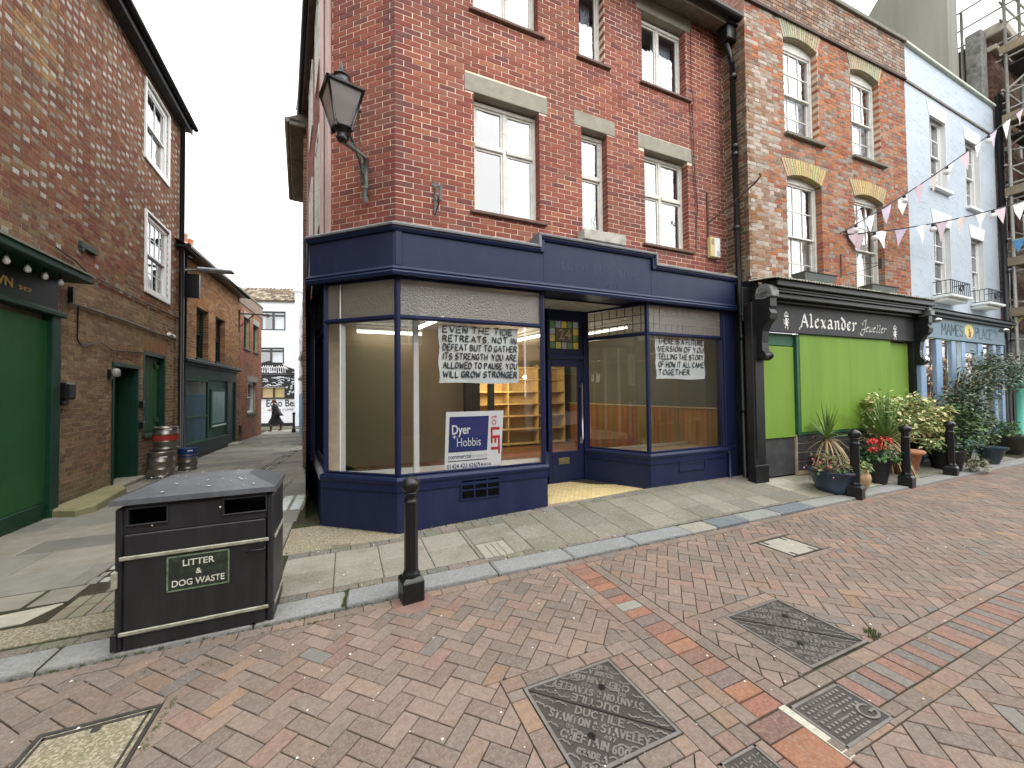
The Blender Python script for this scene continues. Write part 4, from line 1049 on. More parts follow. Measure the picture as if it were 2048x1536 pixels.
# light fittings
E_tube = emit('lit_tube', (1, .97, .90), 4.0)
for k, (a, b, lab) in enumerate((((1.30, 7.9), (1.55, 6.5), 'upper lit ceiling tube seen left of the long handwritten poster'), ((.2, 8.55), (1.55, 8.5), 'lit ceiling tube running crossways behind the corner post of the blue shop'),
                                 ((4.95, 7.4), (5.25, 6.2), 'lit ceiling tube behind the leaded lights right of the shop door'), ((3.9, 9.0), (4.1, 7.8), 'small lit ceiling tube seen right of the long poster'))):
    t = thing('tube_light', lab, 'light', (a[0], a[1], 2.98), 'tube lights inside the blue shop')
    d = Vector((b[0] - a[0], b[1] - a[1])); f = FR(a[0], a[1], math.degrees(math.atan2(d.y, d.x)))
    p = MB(f); p.cbox(0, d.length, -.03, .03, 3.03, 3.08); p.build('batten', M_white2, t)
    p = MB(f); p.tube([(0.02, 0, 2.995), (d.length - .02, 0, 2.995)], .022); p.build('tube', E_tube, t)
SHE = thing('shelving_unit', 'warm lit cream shelving unit at the back of the empty shop', 'shelves', (3.5, 10.3, .15))
M_she = mat('shelf_board', (.55, .42, .22), .6, ns=3, amp=.08, bump=0)
q = MB(); q.box(3.3, 6.1, 10.55, 10.6, .15, 2.5); q.build('back_panel', M_she, SHE)
for x in (3.3, 4.25, 5.2, 6.1): q = MB(); q.box(x, x + .03, 10.12, 10.55, .15, 2.5); q.build('upright', M_she, SHE)
for z in (.2, .62, 1.0, 1.35, 1.7, 2.05, 2.4): q = MB(); q.box(3.33, 6.1, 10.10, 10.55, z, z + .035); q.build('shelf', M_she, SHE)
E_bulb = emit('warm_bulb', (1, .80, .48), 30.0)
for i, (x, y, z) in enumerate(((3.35, 9.3, 2.12), (3.6, 9.6, 2.22), (3.75, 9.3, 2.05), (4.0, 9.5, 2.2), (4.35, 9.2, 2.1))):
    t = thing('pendant_bulb', ('leftmost bare warm bulb', 'second bare warm bulb from the left', 'lowest bare warm bulb', 'fourth bare warm bulb from the left', 'rightmost bare warm bulb')[i] + ' of the cluster before the back shelves', 'light', (x, y, z), 'cluster of bare warm bulbs')
    p = MB(); p.lathe([(.004, .05), (.03, .035), (.038, 0), (.03, -.035), (.004, -.05)][::-1], x, y, 10, z0=z); p.build('bulb', E_bulb, t)
    p = MB(); p.tube([(x, y, z + .05), (x, y, 3.13)], .004, 5); p.lathe([(.018, .045), (.018, .09)], x, y, 8, z0=z); p.build('flex', M_blk, t)
def plight(name, loc, e, col, r=.15):
    l = bpy.data.lights.new(name, 'POINT'); l.energy = e; l.color = col; l.shadow_soft_size = r; o = bpy.data.objects.new(name, l); COL.objects.link(o); o.location = loc
plight('pendant_glow', (3.85, 9.35, 2.0), 30, (1, .72, .38), .2)
for i, (x, y) in enumerate(((1.4, 6.9), (5.0, 7.0), (4.0, 8.3))): plight('tube_glow', (x, y, 2.3), 7, (1, .93, .8), .2)
# ================================================================ THINGS ON AND IN FRONT OF THE CORNER SHOP
FGL = FR(0, 4.84, 0)
M_paper = mat('poster_paper', (.66, .69, .70), .8, ns=3, amp=.05, bump=.4, bs=8)
M_ink = mat('marker_ink', (.045, .06, .075), .7, ns=60, amp=.4, bump=0)
def poster(lines, corners, label, seed, size, w):
    R = random.Random(seed); (u0, u1, z0, z1) = corners; sh = MB(FGL); N = 14; M = 10; V = -.055
    P = lambda i, j: (u0 + (u1 - u0) * i / N + (.01 * math.sin(j * 1.3)), V + .006 * math.sin(i * .9 + j * .7), z0 + (z1 - z0) * j / M + .008 * math.sin(i * .5))
    for i in range(N):
        for j in range(M): sh.quad(P(i, j), P(i + 1, j), P(i + 1, j + 1), P(i, j + 1))
    for s_ in range(len(sh.sm)): sh.sm[s_] = True
    t = thing('poster', label, 'poster', FGL((u0 + u1) / 2, V, z0), 'handwritten posters in the shop windows')
    sh.build('sheet', M_paper, t); ink = MB(FGL); H = (z1 - z0) * .93 / len(lines)
    for k, ln in enumerate(lines):
        st, wd = strokes(ln, 0, 0, size, .24, .035, .02, .38, rr=R)
        mx = max(p[0] for s_ in st for p in s_); sc = min(1.0, (u1 - u0) * .93 / mx)
        for s_ in st: ribbon(ink, [(u0 + (u1 - u0) * .045 + p[0] * sc, z1 - H * (k + .92) + p[1] * (H * .66 / size) + (z1 - z0) * .02) for p in s_], w, V + .0095, nib=(w * .34, w * .40))
    ink.build('handwriting', M_ink, t)
poster(['EVEN THE TIDE', 'RETREATS, NOT IN', 'DEFEAT BUT TO GATHER', 'ITS STRENGTH. YOU ARE', 'ALLOWED TO PAUSE. YOU', 'WILL GROW STRONGER'], (1.10, 2.215, 1.83, 2.585), 'long white handwritten poster in the big left window of the blue shop', 3, .105, .023)
poster(['THERE IS A FUTURE', 'VERSION OF YOU', 'TELLING THE STORY', 'OF HOW IT ALL CAME', 'TOGETHER...'], (4.72, 5.84, 1.90, 2.60), 'smaller white handwritten poster right of the shop door', 8, .105, .022)
# to let board
FL = FR(0, 4.90, 0)
TB = thing('letting_board', 'white and navy agency to let board standing in the left window', 'sign', FL(1.55, 0, .64))
M_bw = mat('board_white', (.74, .75, .78), .5, bump=0, amp=.03); M_bn = mat('board_navy', (.012, .025, .16), .5, bump=0, amp=.05); M_br = mat('board_red', (.50, .02, .03), .5, bump=0, amp=.05); M_bd = mat('board_ink', (.02, .03, .10), .5, bump=0)
q = MB(FL); q.plate([(1.16, .64), (1.935, .64), (1.99, 1.455), (1.19, 1.455)], -.008, 0); q.build('board', M_bw, TB)
q = MB(FL); q.plate([(1.215, .93), (1.745, .93), (1.775, 1.39), (1.235, 1.39)], 0, .002); q.build('navy_panel', M_bn, TB)
q = MB(FL); put_text(q, 'Dyer', 1.265, 1.165, .17, .0032, bold=.003, fit=.25); q.build('lettering', M_bw, TB)
q = MB(FL); put_text(q, 'Hobbis', 1.33, 1.0, .165, .0032, bold=-.001, fit=.325); put_text(q, '+', 1.265, 1.09, .11, .0032); q.build('lettering', M_bw, TB)
q = MB(FL); put_text(q, 'commercial', 1.21, .845, .080, .001, bold=.001, fit=.31); q.box(1.205, 1.745, 0, .002, .808, .822); put_text(q, '01424 423 626', 1.195, .722, .078, .001, bold=.0012, fit=.39); q.build('lettering', M_bd, TB)
M_bg = mat('board_grey', (.33, .36, .44), .5, bump=0)
q = MB(FL); put_text(q, 'property', 1.53, .845, .080, .001, bold=-.0008, fit=.215); put_text(q, 'dyerandhobbis.com', 1.185, .66, .06, .001, fit=.38); q.build('lettering', M_bg, TB)
q = MB(FL)
st = [(1.615 + .028 * math.cos(a / 10 * 6.28), .742 + .032 * math.sin(a / 10 * 6.28)) for a in range(9)]; ribbon(q, st, .008, .002); ribbon(q, [(1.60, .72), (1.625, .775), (1.64, .715)], .007, .002); put_text(q, 'RICS', 1.66, .728, .045, .001, bold=.001, fit=.14); q.build('emblem', M_bd, TB)
q = MB(FL); put_text(q, 'LET', 1.805, 1.235, .175, .0012, rot=-math.pi / 2, bold=.006, fit=.36); q.build('lettering', M_br, TB)
q = MB(FL); put_text(q, 'to', 1.815, 1.395, .15, .0012, rot=-math.pi / 2, bold=-.001, fit=.13); q.build('lettering', M_br, TB)

# ---- wall lantern on a scrolled bracket
LX, LY = -.035, 4.5
LAN = thing('wall_lantern', 'black four-sided lantern on a scrolled iron bracket at the building corner', 'lamp', (.24, 5.28, 4.35))
cx, cy = LX, LY; zb, zt2 = 4.58, 4.97; ang0 = math.radians(14); 
def sqr(r, z, n=4): return [(cx + r * math.cos(ang0 + math.pi / 4 + i * math.pi / 2), cy + r * math.sin(ang0 + math.pi / 4 + i * math.pi / 2), z) for i in range(n)]
rb, rt = .082 * 1.414, .178 * 1.414
A, B = sqr(rb, zb), sqr(rt, zt2)
fm = MB()
for i in range(4): fm.tube([A[i], B[i]], .015, 6); fm.tube([A[i], A[(i + 1) % 4]], .018, 6); fm.tube([B[i], B[(i + 1) % 4]], .022, 6)
fm.build('lantern_frame', M_blk, LAN)
G_lan = glass('lantern_glass', (.75, .72, .70), .06, rough=.1, frost=.75, fcol=(.50, .47, .46))
for i in range(4): g = MB(); g.add([A[i], A[(i + 1) % 4], B[(i + 1) % 4], B[i]], [(0, 1, 2, 3)]); g.build('pane', G_lan, LAN)
C1_, D1_ = sqr(.195 * 1.414, zt2 + .01), sqr(.085 * 1.414, zt2 + .085)
hd = MB(); hd.add(C1_ + D1_, [(i, (i + 1) % 4, 4 + (i + 1) % 4, 4 + i) for i in range(4)] + [(3, 2, 1, 0), (4, 5, 6, 7)])
hd.lathe([(.088, 0), (.098, .03), (.085, .06), (.078, .10), (.092, .105), (.055, .15), (.03, .16), (.036, .185), (.022, .20), (.026, .225), (.012, .25), (.003, .30)], cx, cy, 14, z0=zt2 + .075); hd.build('hood', M_blk, LAN)
bs = MB(); bs.lathe([(.05, -.13), (.065, -.11), (.05, -.08), (.055, -.05), (.085, -.02), (.10, 0)], cx, cy, 12, z0=zb)
for p in A: bs.tube([(p[0], p[1], zb - .035), (p[0], p[1], zb + .03)], .018, 6)
bs.build('gallery', M_blk, LAN)
M_iron = mat('weathered_iron', (.10, .115, .11), .6, ns=30, amp=.3, bump=.6, bs=90, dirt=(.20, .16, .09), damt=.5, ds=9)
wx, wy = .245, 5.262                                   # foot of the bracket on the cant
br = MB(); tip = Vector((cx, cy, zb - .12)); foot = Vector((wx, wy, 4.36)); topw = Vector((wx, wy, 4.76))
wxv = foot - topw
br.tube([tuple(tip), tuple(tip + (topw - tip) * .5 + Vector((0, 0, .0))), tuple(topw)], [.032, .026, .024], 7)
br.tube([tuple(topw), tuple(foot)], .03, 7)
def curve3(f, n, r): br.tube([tuple(f(i / n)) for i in range(n + 1)], r, 6)
hdir = Vector((tip.x - wx, tip.y - wy, 0))
def loc(a, z): return Vector((wx, wy, 0)) + hdir * a + Vector((0, 0, z))
curve3(lambda t: loc(.04 + .80 * t ** 1.4, 4.37 + .34 * math.sin(t * 1.5) ** .8 - .02), 14, .020)
for (a, z, r, s_) in ((.28, 4.62, .075, 1), (.16, 4.53, .055, -1), (.42, 4.62, .045, 1), (.62, 4.60, .035, -1)):
    curve3(lambda t: loc(a + r * (1 - .75 * t) * math.cos(s_ * t * 9) / hdir.length, z + r * (1 - .75 * t) * math.sin(s_ * t * 9)), 22, .014)
br.tube([tuple(loc(.02, 4.34)), tuple(loc(.08, 4.25)), tuple(loc(.03, 4.18))], .03, 7)
br.build('scroll_bracket', M_iron, LAN)
cb = MB(FB); UB = LB - .33
t = thing('junction_box', 'small pale junction box and cable above the lantern', 'box', FB(.46, 0, 5.2))
q = MB(FB); q.cbox(.50, .585, .004, .09, 5.42, 5.56, .01); q.build('box', mat('pale_plastic', (.50, .50, .40), .6), t)
q = MB(FB); q.tube([(.54, .03, 5.42), (.55, .015, 5.1), (.575, .012, 4.8), (.56, .012, 4.4)], .008, 5); q.build('cable', mat('brown_cable', (.10, .07, .06), .7), t)
# sign brackets and alarm
t = thing('sign_bracket', 'short empty grey iron sign bracket left of the first floor window', 'bracket', FA(1.12, 0, 4.0))
q = MB(FA); q.box(1.07, 1.10, .004, .016, 4.05, 4.50); q.box(1.04, 1.17, .004, .014, 4.43, 4.46); q.tube([(1.085, .02, 4.4), (1.085, .05, 4.25), (1.087, .12, 4.18), (1.09, .3, 4.18)], .011, 6); q.tube([(1.085, .02, 4.06), (1.088, .30, 4.15)], .010, 6); q.cbox(1.07, 1.11, .28, .31, 4.10, 4.30); q.build('arm', M_iron, t)
t = thing('alarm_box', 'yellowed burglar alarm box beside the downpipe', 'alarm box', FA(6.2, 0, 4.1))
M_alm = mat('yellowed_plastic', (.60, .50, .24), .5, ns=4, amp=.1, bump=.1)
q = MB(FA); q.cbox(6.09, 6.33, .004, .09, 4.13, 4.50, .012); q.build('case', M_alm, t)
q = MB(FA); q.box(6.19, 6.325, .0905, .0915, 4.15, 4.49); q.build('label_panel', M_bw, t)
q = MB(FA)
for i in range(5): q.box(6.11, 6.17, .0905, .093, 4.36 + i * .022, 4.366 + i * .022)
for i in range(7): q.box(6.225 + i * .011, 6.232 + i * .011, .0917, .0925, 4.45 - i * .028, 4.462 - i * .028)
for i in range(4): q.box(6.24, 6.31, .0917, .0925, 4.17 + i * .022, 4.178 + i * .022)
q.lathe([(.02, 0), (.02, .03)], 6.29, .05, 8, z0=4.105); q.build('grille', M_blk, t)
t = thing('hanging_arm', 'rusty iron hanging arm reaching across the downpipe with a thin tie rod', 'bracket', FA(6.1, 0, 4.4))
M_rust = mat('rusty_iron', (.07, .045, .04), .8, ns=30, amp=.4, bump=.8, bs=90)
q = MB(FA); q.box(6.10, 6.135, .004, .02, 4.45, 5.35); q.tube([(6.12, .02, 4.78), (6.25, .35, 4.97), (6.38, .75, 5.22), (6.40, .82, 5.29), (6.40, .80, 5.34)], .014, 6); q.tube([(6.12, .02, 5.16), (6.38, .74, 5.24)], .006, 5); q.build('arm', M_rust, t)
# planter on the narrow sill
t = thing('window_trough', 'grey-white lichened concrete trough under the narrow window', 'planter', FA(3.7, 0, 3.95))
M_trgh = mat('lichened_concrete', (.48, .47, .42), .9, ns=14, amp=.3, bump=.6, dirt=(.10, .10, .08), damt=.75, ds=7)
q = MB(FA); q.cbox(3.27, 4.06, .02, .22, 3.985, 4.15, .012); q.build('trough', M_trgh, t)
M_weed = mat('dry_weed', (.13, .12, .06), .9)
q = MB(FA)
for i in range(9): u = rnd.uniform(3.4, 3.9); q.tube([(u, .12, 4.14), (u + rnd.uniform(-.03, .03), .12, 4.25), (u + rnd.uniform(-.08, .08), .12, 4.3 + rnd.uniform(0, .16))], .003, 4)
for i in range(70): u = rnd.uniform(3.28, 4.05); q.quad((u, .2, 3.99), (u + .01, .2, 3.99), (u + rnd.uniform(-.01, .02), .21, 3.93 + rnd.uniform(-.02, .02)))
q.build('weeds', M_weed, t)
# bird spikes on the coping
M_spk = mat('steel_spike', (.62, .50, .44), .5, metal=.3)
sp = MB(); 
for i in range(210):
    x = .66 + i * .0092 * 1
    if x > 2.48: break
    sp.quad((x, 4.92, 3.76), (x + .0038, 4.92, 3.76), (x + rnd.uniform(-.025, .025), 4.92 + rnd.uniform(-.04, .02), 3.76 + rnd.uniform(.07, .11)))
for i in range(75):
    u = .15 + i * .0115; p = FB(u, .06, 3.76); a = FB(u + .004, .06, 3.76); b = FB(u + rnd.uniform(-.02, .02), .08, 3.86); sp.add([p, a, b], [(0, 1, 2)], raw=True)
for i in range(60):
    x = 4.66 + i * .0095; sp.quad((x, 4.93, 3.75), (x + .0038, 4.93, 3.75), (x + rnd.uniform(-.02, .02), 4.93, 3.75 + rnd.uniform(.05, .1)))
o = sp.build('bird_spikes', M_spk, kind='stuff')
# downpipe between the two buildings
t = thing('downpipe', 'black cast-iron downpipe between the red corner building and the weathered brick one', 'drainpipe', (6.52, 4.78, 0))
q = MB(); px, py = 6.50, 4.80
q.tube([(px - .05, py + .02, 8.2), (px + .0, py - .04, 7.9), (px + .02, py - .06, 7.7)], .045, 10); q.tube([(px + .02, py - .06, 7.7), (px + .02, py - .10, 3.6), (px + .02, py - .12, 3.2), (px + .02, 4.66, .05)], .045, 12)
for z in (7.4, 6.1, 5.95, 4.6, 3.0, 2.6, 1.3): q.lathe([(.048, 0), (.062, .01), (.062, .07), (.048, .08)], px + .02, py - .06 - (.02 if z > 3.4 else .075), 12, z0=z)
q.build('pipe', M_blk, t)
q = MB(); q.cbox(px - .14, px + .10, py - .12, py + .08, 8.1, 8.36, .02); q.cbox(px - .16, px + .12, py - .14, py + .1, 8.36, 8.40); q.tube([(px + .05, py, 8.7), (px + .02, py, 8.45)], .05, 8); q.build('hopper_head', M_blk, t)
t = thing('service_cable', 'thin dark cable running down the red brick from the upper right window', 'cable', (5.8, 4.99, 4))
q = MB(FA); q.tube([(5.78, .015, 8.3), (5.77, .015, 7.2), (5.83, .02, 6.9)], .006, 5); q.tube([(5.78, .012, 6.9), (5.80, .012, 6.0), (5.86, .012, 5.0), (5.80, .012, 4.2)], .006, 5); q.tube([(5.72, .012, 6.9), (5.75, .015, 6.0), (5.80, .012, 5.2), (5.82, .012, 4.2)], .005, 5); q.build('cable', M_rust, t)
q = MB(FA); q.plate([(6.32, 3.77), (6.56, 3.80), (6.60, 3.86), (6.36, 3.84)], .15, .16); o = q.build('loose_board', mat('ply_offcut', (.38, .30, .14), .8)); tag(o, 'loose yellowish board lying on the fascia coping below the alarm', 'board')

# ================================================================ IRON COVERS IN THE ROAD
M_cast = mat('cast_iron', (.055, .050, .046), .55, metal=.35, ns=12, amp=.3, bump=.35, bs=120, dirt=(.135, .12, .11), damt=.5, ds=5, spec=.5)
M_castw = mat('worn_lit_iron', (.20, .185, .17), .42, metal=.3, ns=12, amp=.25, bump=.2, dirt=(.09, .08, .075), damt=.5, ds=5, spec=.5)  # worn iron, lightened further so flat lettering and waves read as lit relief
def ground_frame(x, y): return lambda u, v, z: Vector((x + u, y + z, v))     # write in plan: u along x, z along y, v up
def chieftain(C, label, k):
    x0, x1, y0, y1 = C; W, H = x1 - x0, y1 - y0; cx, cy = (x0 + x1) / 2, (y0 + y1) / 2
    t = thing('manhole_cover', label, 'manhole cover', (cx, cy, 0), 'large double-triangle iron covers in the brick road')
    q = MB(); q.box(x0, x1, y0, y1, -.03, -.006); q.build('lid', M_cast, t)
    q = MB(); 
    for (a, b, c, d) in ((x0, x1, y0, y0 + .018), (x0, x1, y1 - .018, y1), (x0, x0 + .018, y0 + .018, y1 - .018), (x1 - .018, x1, y0 + .018, y1 - .018)): q.box(a, b, c, d, -.02, .001)
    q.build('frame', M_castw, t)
    q2_ = math.sqrt(.5); gf = lambda u, v, z: Vector((cx + (u + z) * q2_, cy + (z - u) * q2_, v)); lt = MB(gf); V = -.003
    # one half carries the lines upright, the other half reads upside down
    for sgn in (1, -1):
        for (txt, zz, sz) in (('DUCTILE', -.062, .045), ('STANTON & STAVELEY', -.128, .045), ('CHIEFTAIN 600', -.225, .045), ('GRADE A', -.285, .030), ('KW', -.345, .030)):
            st, wd = strokes(txt, 0, 0, sz, .3, 0, 0, .34, wscale=.86)
            mx = max(p[0] for s_ in st for p in s_)
            wmax = .50 if 'STANTON' in txt else (.33 if 'CHIEF' in txt else .25 if 'DUCT' in txt else .14 if 'GR' in txt else .06)
            sc = wmax / mx
            for s_ in st: ribbon(lt, [(sgn * ((p[0] * sc - wmax / 2) + .02), sgn * (zz + p[1])) for p in s_], .0095, V)
        for (txt, u, z) in (('BB', -.13, -.165), ('497', .06, -.165)):
            st, wd = strokes(txt, 0, 0, .024, .3)
            for s_ in st: ribbon(lt, [(sgn * (u + p[0]), sgn * (z + p[1])) for p in s_], .005, V)
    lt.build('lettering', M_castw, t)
    wv = MB(gf)
    def wave(u, z, s_=1):
        P = [(u - .030, z), (u - .019, z + .010 * s_), (u - .006, z + .012 * s_), (u + .006, z + .004 * s_), (u + .016, z + .008 * s_), (u + .030, z - .003 * s_)]
        ribbon(wv, P, .009, V + .0003)
    for sgn in (1, -1):
        for (u, z) in ((-.33, -.03), (-.26, -.035), (-.19, -.03), (.19, -.03), (.26, -.035), (.33, -.03), (-.24, -.085), (.22, -.08), (.29, -.075), (-.30, -.075), (-.2, -.175), (.16, -.175), (.22, -.165), (-.07, -.175), (-.12, -.25), (.13, -.255), (-.06, -.31), (.06, -.31)):
            wave(sgn * u, sgn * z, sgn)
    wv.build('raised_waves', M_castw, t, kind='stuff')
    q = MB(); 
    for sy in (1, -1): q.lathe([(.021, 0), (.021, .005)], cx + .12 * sy, cy + sy * .12, 6, z0=-.006)
    q.build('keyhole_plug', M_blk, t)
    q = MB(); q.prism([(x0 + .02, y1 - .026), (x1 - .026, y0 + .02), (x1 - .02, y0 + .026), (x0 + .026, y1 - .02)], -.006, -.0045); q.build('split_line', M_blk, t)
chieftain(C1, 'large double-triangle iron cover nearest the camera, left of the red tile strip', 0)
chieftain(C2, 'large double-triangle iron cover right of the red tile strip', 1)
x0, x1, y0, y1 = CG
t = thing('gas_cover', 'square studded iron cover marked with a big G at the corner of the striped channel', 'cover', ((x0 + x1) / 2, (y0 + y1) / 2, 0))
q = MB(); q.box(x0, x1, y0, y1, -.03, -.006); q.build('lid', M_cast, t)
q = MB()
for (a, b, c, d) in ((x0, x1, y0, y0 + .016), (x0, x1, y1 - .016, y1), (x0, x0 + .016, y0, y1), (x1 - .016, x1, y0, y1)): q.cbox(a, b, c, d, -.02, .0, .003)
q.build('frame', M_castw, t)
q = MB()
for i in range(11):
    for j in range(7):
        u, z = x0 + .045 + i * .031, y0 + .035 + j * .031
        if i > 7 and j < 3 or (3 < i < 6 and 1 < j < 5): continue
        q.prism(rect(u, u + .019, z, z + .015), -.006, -.001)
for j in range(3): q.prism(rect(x0 + .15, x0 + .24, y0 + .1 + j * .035, y0 + .11 + j * .035), -.006, -.001)
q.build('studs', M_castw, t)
gf = ground_frame(x0 + .06, y0 + .03); q = MB(gf); c_ = [(.0 + .05 * math.cos(math.radians(a)), .045 + .042 * math.sin(math.radians(a))) for a in range(40, 330, 24)] + [(.048, .04), (.01, .04)]
q2 = MB(ground_frame(x1 - .075, y0 + .035)); ribbon(q2, c_, .013, -.0005); q2.build('letter_g', M_castw, t)
q = MB(); q.prism(rect(x0 - .055, x0 - .006, y0 - .04, y1 + .02), -.02, -.002); q.build('mortar_bed', mat('pale_mortar', (.42, .41, .33), .9, ns=30, amp=.3, bump=.7), t)
x0, x1, y0, y1 = CS
t = thing('small_cover', 'small square chequered iron cover at the bottom of the street', 'cover', ((x0 + x1) / 2, (y0 + y1) / 2, 0))
q = MB(); q.box(x0, x1, y0, y1, -.03, -.005); q.build('lid', M_cast, t)
q = MB()
for (a, b, c, d) in ((x0, x1, y0, y0 + .012), (x0, x1, y1 - .012, y1), (x0, x0 + .012, y0, y1), (x1 - .012, x1, y0, y1)): q.box(a, b, c, d, -.02, .0)
for i in range(7):
    for j in range(6): u, z = x0 + .025 + i * .029, y0 + .022 + j * .03; s_ = (i + j) % 2; q.prism([(u, z), (u + .02, z + .004), (u + .02, z + .010), (u, z + .006)] if s_ else [(u + .008, z - .004), (u + .014, z - .004), (u + .014, z + .016), (u + .008, z + .016)], -.005, -.001)
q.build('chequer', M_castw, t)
x0, x1, y0, y1 = CGR
t = thing('gravel_tray_cover', 'long recessed access cover filled with buff gravel at the lower left', 'cover', ((x0 + x1) / 2, (y0 + y1) / 2, 0))
q = MB()
for (a, b, c, d) in ((x0, x1, y0, y0 + .02), (x0, x1, y1 - .02, y1), (x0, x0 + .02, y0 + .02, y1 - .02), (x1 - .02, x1, y0 + .02, y1 - .02)): q.box(a, b, c, d, -.03, .001)
q.box(x0 + .03, x1 - .03, y1 - .05, y1 - .032, -.02, -.001); q.box(x0 + .03, x0 + .042, y0, y1 - .03, -.02, -.001); q.box(x1 - .052, x1 - .04, y0, y1 - .03, -.02, -.001); q.lathe([(.02, 0), (.02, .006)], (x0 + x1) / 2, y1 - .07, 8, z0=-.006)
q.build('tray_rim', M_cast, t); q = MB(); q.box(x0 + .02, x1 - .02, y0 + .02, y1 - .02, -.03, -.004); q.build('gravel_fill', M_resin, t)
x0, x1, y0, y1 = CW
t = thing('stopcock_cover', 'small pale concrete-filled access cover in the road near the kerb', 'cover', ((x0 + x1) / 2, (y0 + y1) / 2, 0))
M_pc = mat('pale_concrete', (.30, .285, .235), .9, ns=12, amp=.15, bump=.5, dirt=(.3, .28, .22), damt=.5, ds=7)
q = MB(); q.box(x0 + .02, x1 - .02, y0 + .02, y1 - .02, -.03, -.003); q.build('infill', M_pc, t)
q = MB()
for (a, b, c, d) in ((x0, x1, y0, y0 + .016), (x0, x1, y1 - .016, y1), (x0, x0 + .016, y0, y1), (x1 - .016, x1, y0, y1), (x0 + .06, x0 + .09, y1 - .10, y1 - .016), (x1 - .10, x1 - .07, y1 - .10, y1 - .016), (x0 + .06, x0 + .09, y0 + .016, y0 + .09), (x1 - .10, x1 - .07, y0 + .016, y0 + .09)): q.box(a, b, c, d, -.02, .0)
q.build('rim', M_cast, t)
x0, x1, y0, y1 = PC
t = thing('pavement_cover', 'small ribbed access cover set in the flagstones below the shop window', 'cover', ((x0 + x1) / 2, (y0 + y1) / 2, .05))
q = MB(); q.add([(x, y, gz(x, y) - .002) for x, y in rect(x0 + .01, x1 - .01, y0 + .01, y1 - .01)], [(0, 1, 2, 3)]); q.build('infill', M_pc, t)
q = MB()
for (a, b, c, d) in ((x0, x1, y0, y0 + .012), (x0, x1, y1 - .012, y1), (x0, x0 + .012, y0, y1), (x1 - .012, x1, y0, y1), (x0 + .1, x0 + .11, y0 + .05, y1 - .05), (x0 + .17, x0 + .18, y0 + .05, y1 - .05), (x0 + .24, x0 + .25, y0 + .05, y1 - .05)):
    slab(q, rect(a, b, c, d), gz, .01, .001, None, .0015)
q.build('rim', mat('cover_rim', (.17, .155, .12), .8), t)
# glass pavement lights beside the alley window
t = thing('pavement_light', 'pavement light of three rows of pale glass lenses beside the shop corner', 'pavement light', (-.72, 6.9, 0))
q = MB(); q.box(-1.12, -.58, 6.42, 7.42, -.03, gz(-.8, 6.9) + .0025); q.build('frame', mat('light_frame', (.19, .19, .15), .8), t)
M_lens = mat('glass_lens', (.55, .60, .56), .25, bump=0, spec=.6)
for c in range(3):
    for r in range(10): q = MB(); u = -1.10 + c * .175; z = 6.47 + r * .093; q.cbox(u, u + .135, z, z + .055, -.01, gz(-.8, z) + .009, .004); q.build('lens', M_lens, t)

# ================================================================ BOLLARDS
def bollard(x, y, z, label, s=1.0):
    t = thing('bollard', label, 'bollard', (x, y, z), 'black cast-iron bollards along the kerb')
    q = MB(); q.cbox(-.088, .088, -.088, .088, -.02, .17, .008); q.add([(-.088, -.088, .17), (.088, -.088, .17), (.088, .088, .17), (-.088, .088, .17), (-.062, -.062, .195), (.062, -.062, .195), (.062, .062, .195), (-.062, .062, .195)], [(0, 1, 5, 4), (1, 2, 6, 5), (2, 3, 7, 6), (3, 0, 4, 7), (4, 5, 6, 7)])
    me = q.mesh('base'); me.materials.append(M_blk)
    q2 = MB(); q2.lathe([(.066, .19), (.075, .205), (.066, .225), (.058, .24), (.0575, .25)], 0, 0, 20); q2.lathe([(.0575, .24), (.0545, .8)], 0, 0, 8); q2.lathe([(.052, .79), (.062, .80), (.062, .81), (.05, .82), (.05, .865), (.06, .87), (.06, .88), (.05, .885)], 0, 0, 20); m2 = q2.mesh('shaft'); m2.materials.append(M_blk)
    q3 = MB(); q3.lathe([(.05, .88), (.066, .90), (.076, .925), (.078, .955), (.06, .985), (.035, 1.0), (.03, 1.005), (.01, 1.012)], 0, 0, 16); m3 = q3.mesh('cap'); m3.materials.append(M_blk)
    for nm, m in (('base', me), ('shaft', m2), ('cap', m3)): o = bpy.data.objects.new(nm, m); COL.objects.link(o); o.parent = t
    return t
B0 = bollard(.498, 3.30, 0, 'black fluted bollard standing alone in front of the blue shop corner'); B0.rotation_euler = (0, 0, .12)
q = MB(); q.lathe([(.17, 0), (.16, .004)], .5, 3.24, 9, z0=-.001); q.build('mortar_patch', mat('brown_mortar', (.20, .12, .10), .95), B0)
for x, y, z, lab, r in ((7.27, 3.40, .0, 'black bollard in front of the dark blue flower pot', .2), (8.87, 3.42, .0, 'black bollard between the red geraniums and the terracotta pot', .1), (10.67, 3.47, .0, 'black bollard half hidden in front of the dense green shrub', .15)):
    b = copy_tree(B0); b.location = (x, y, z); b.rotation_euler = (0, 0, r); b['label'] = lab; b.scale = (1.06, 1.06, 1.06)
for ch in list(B0.children): pass

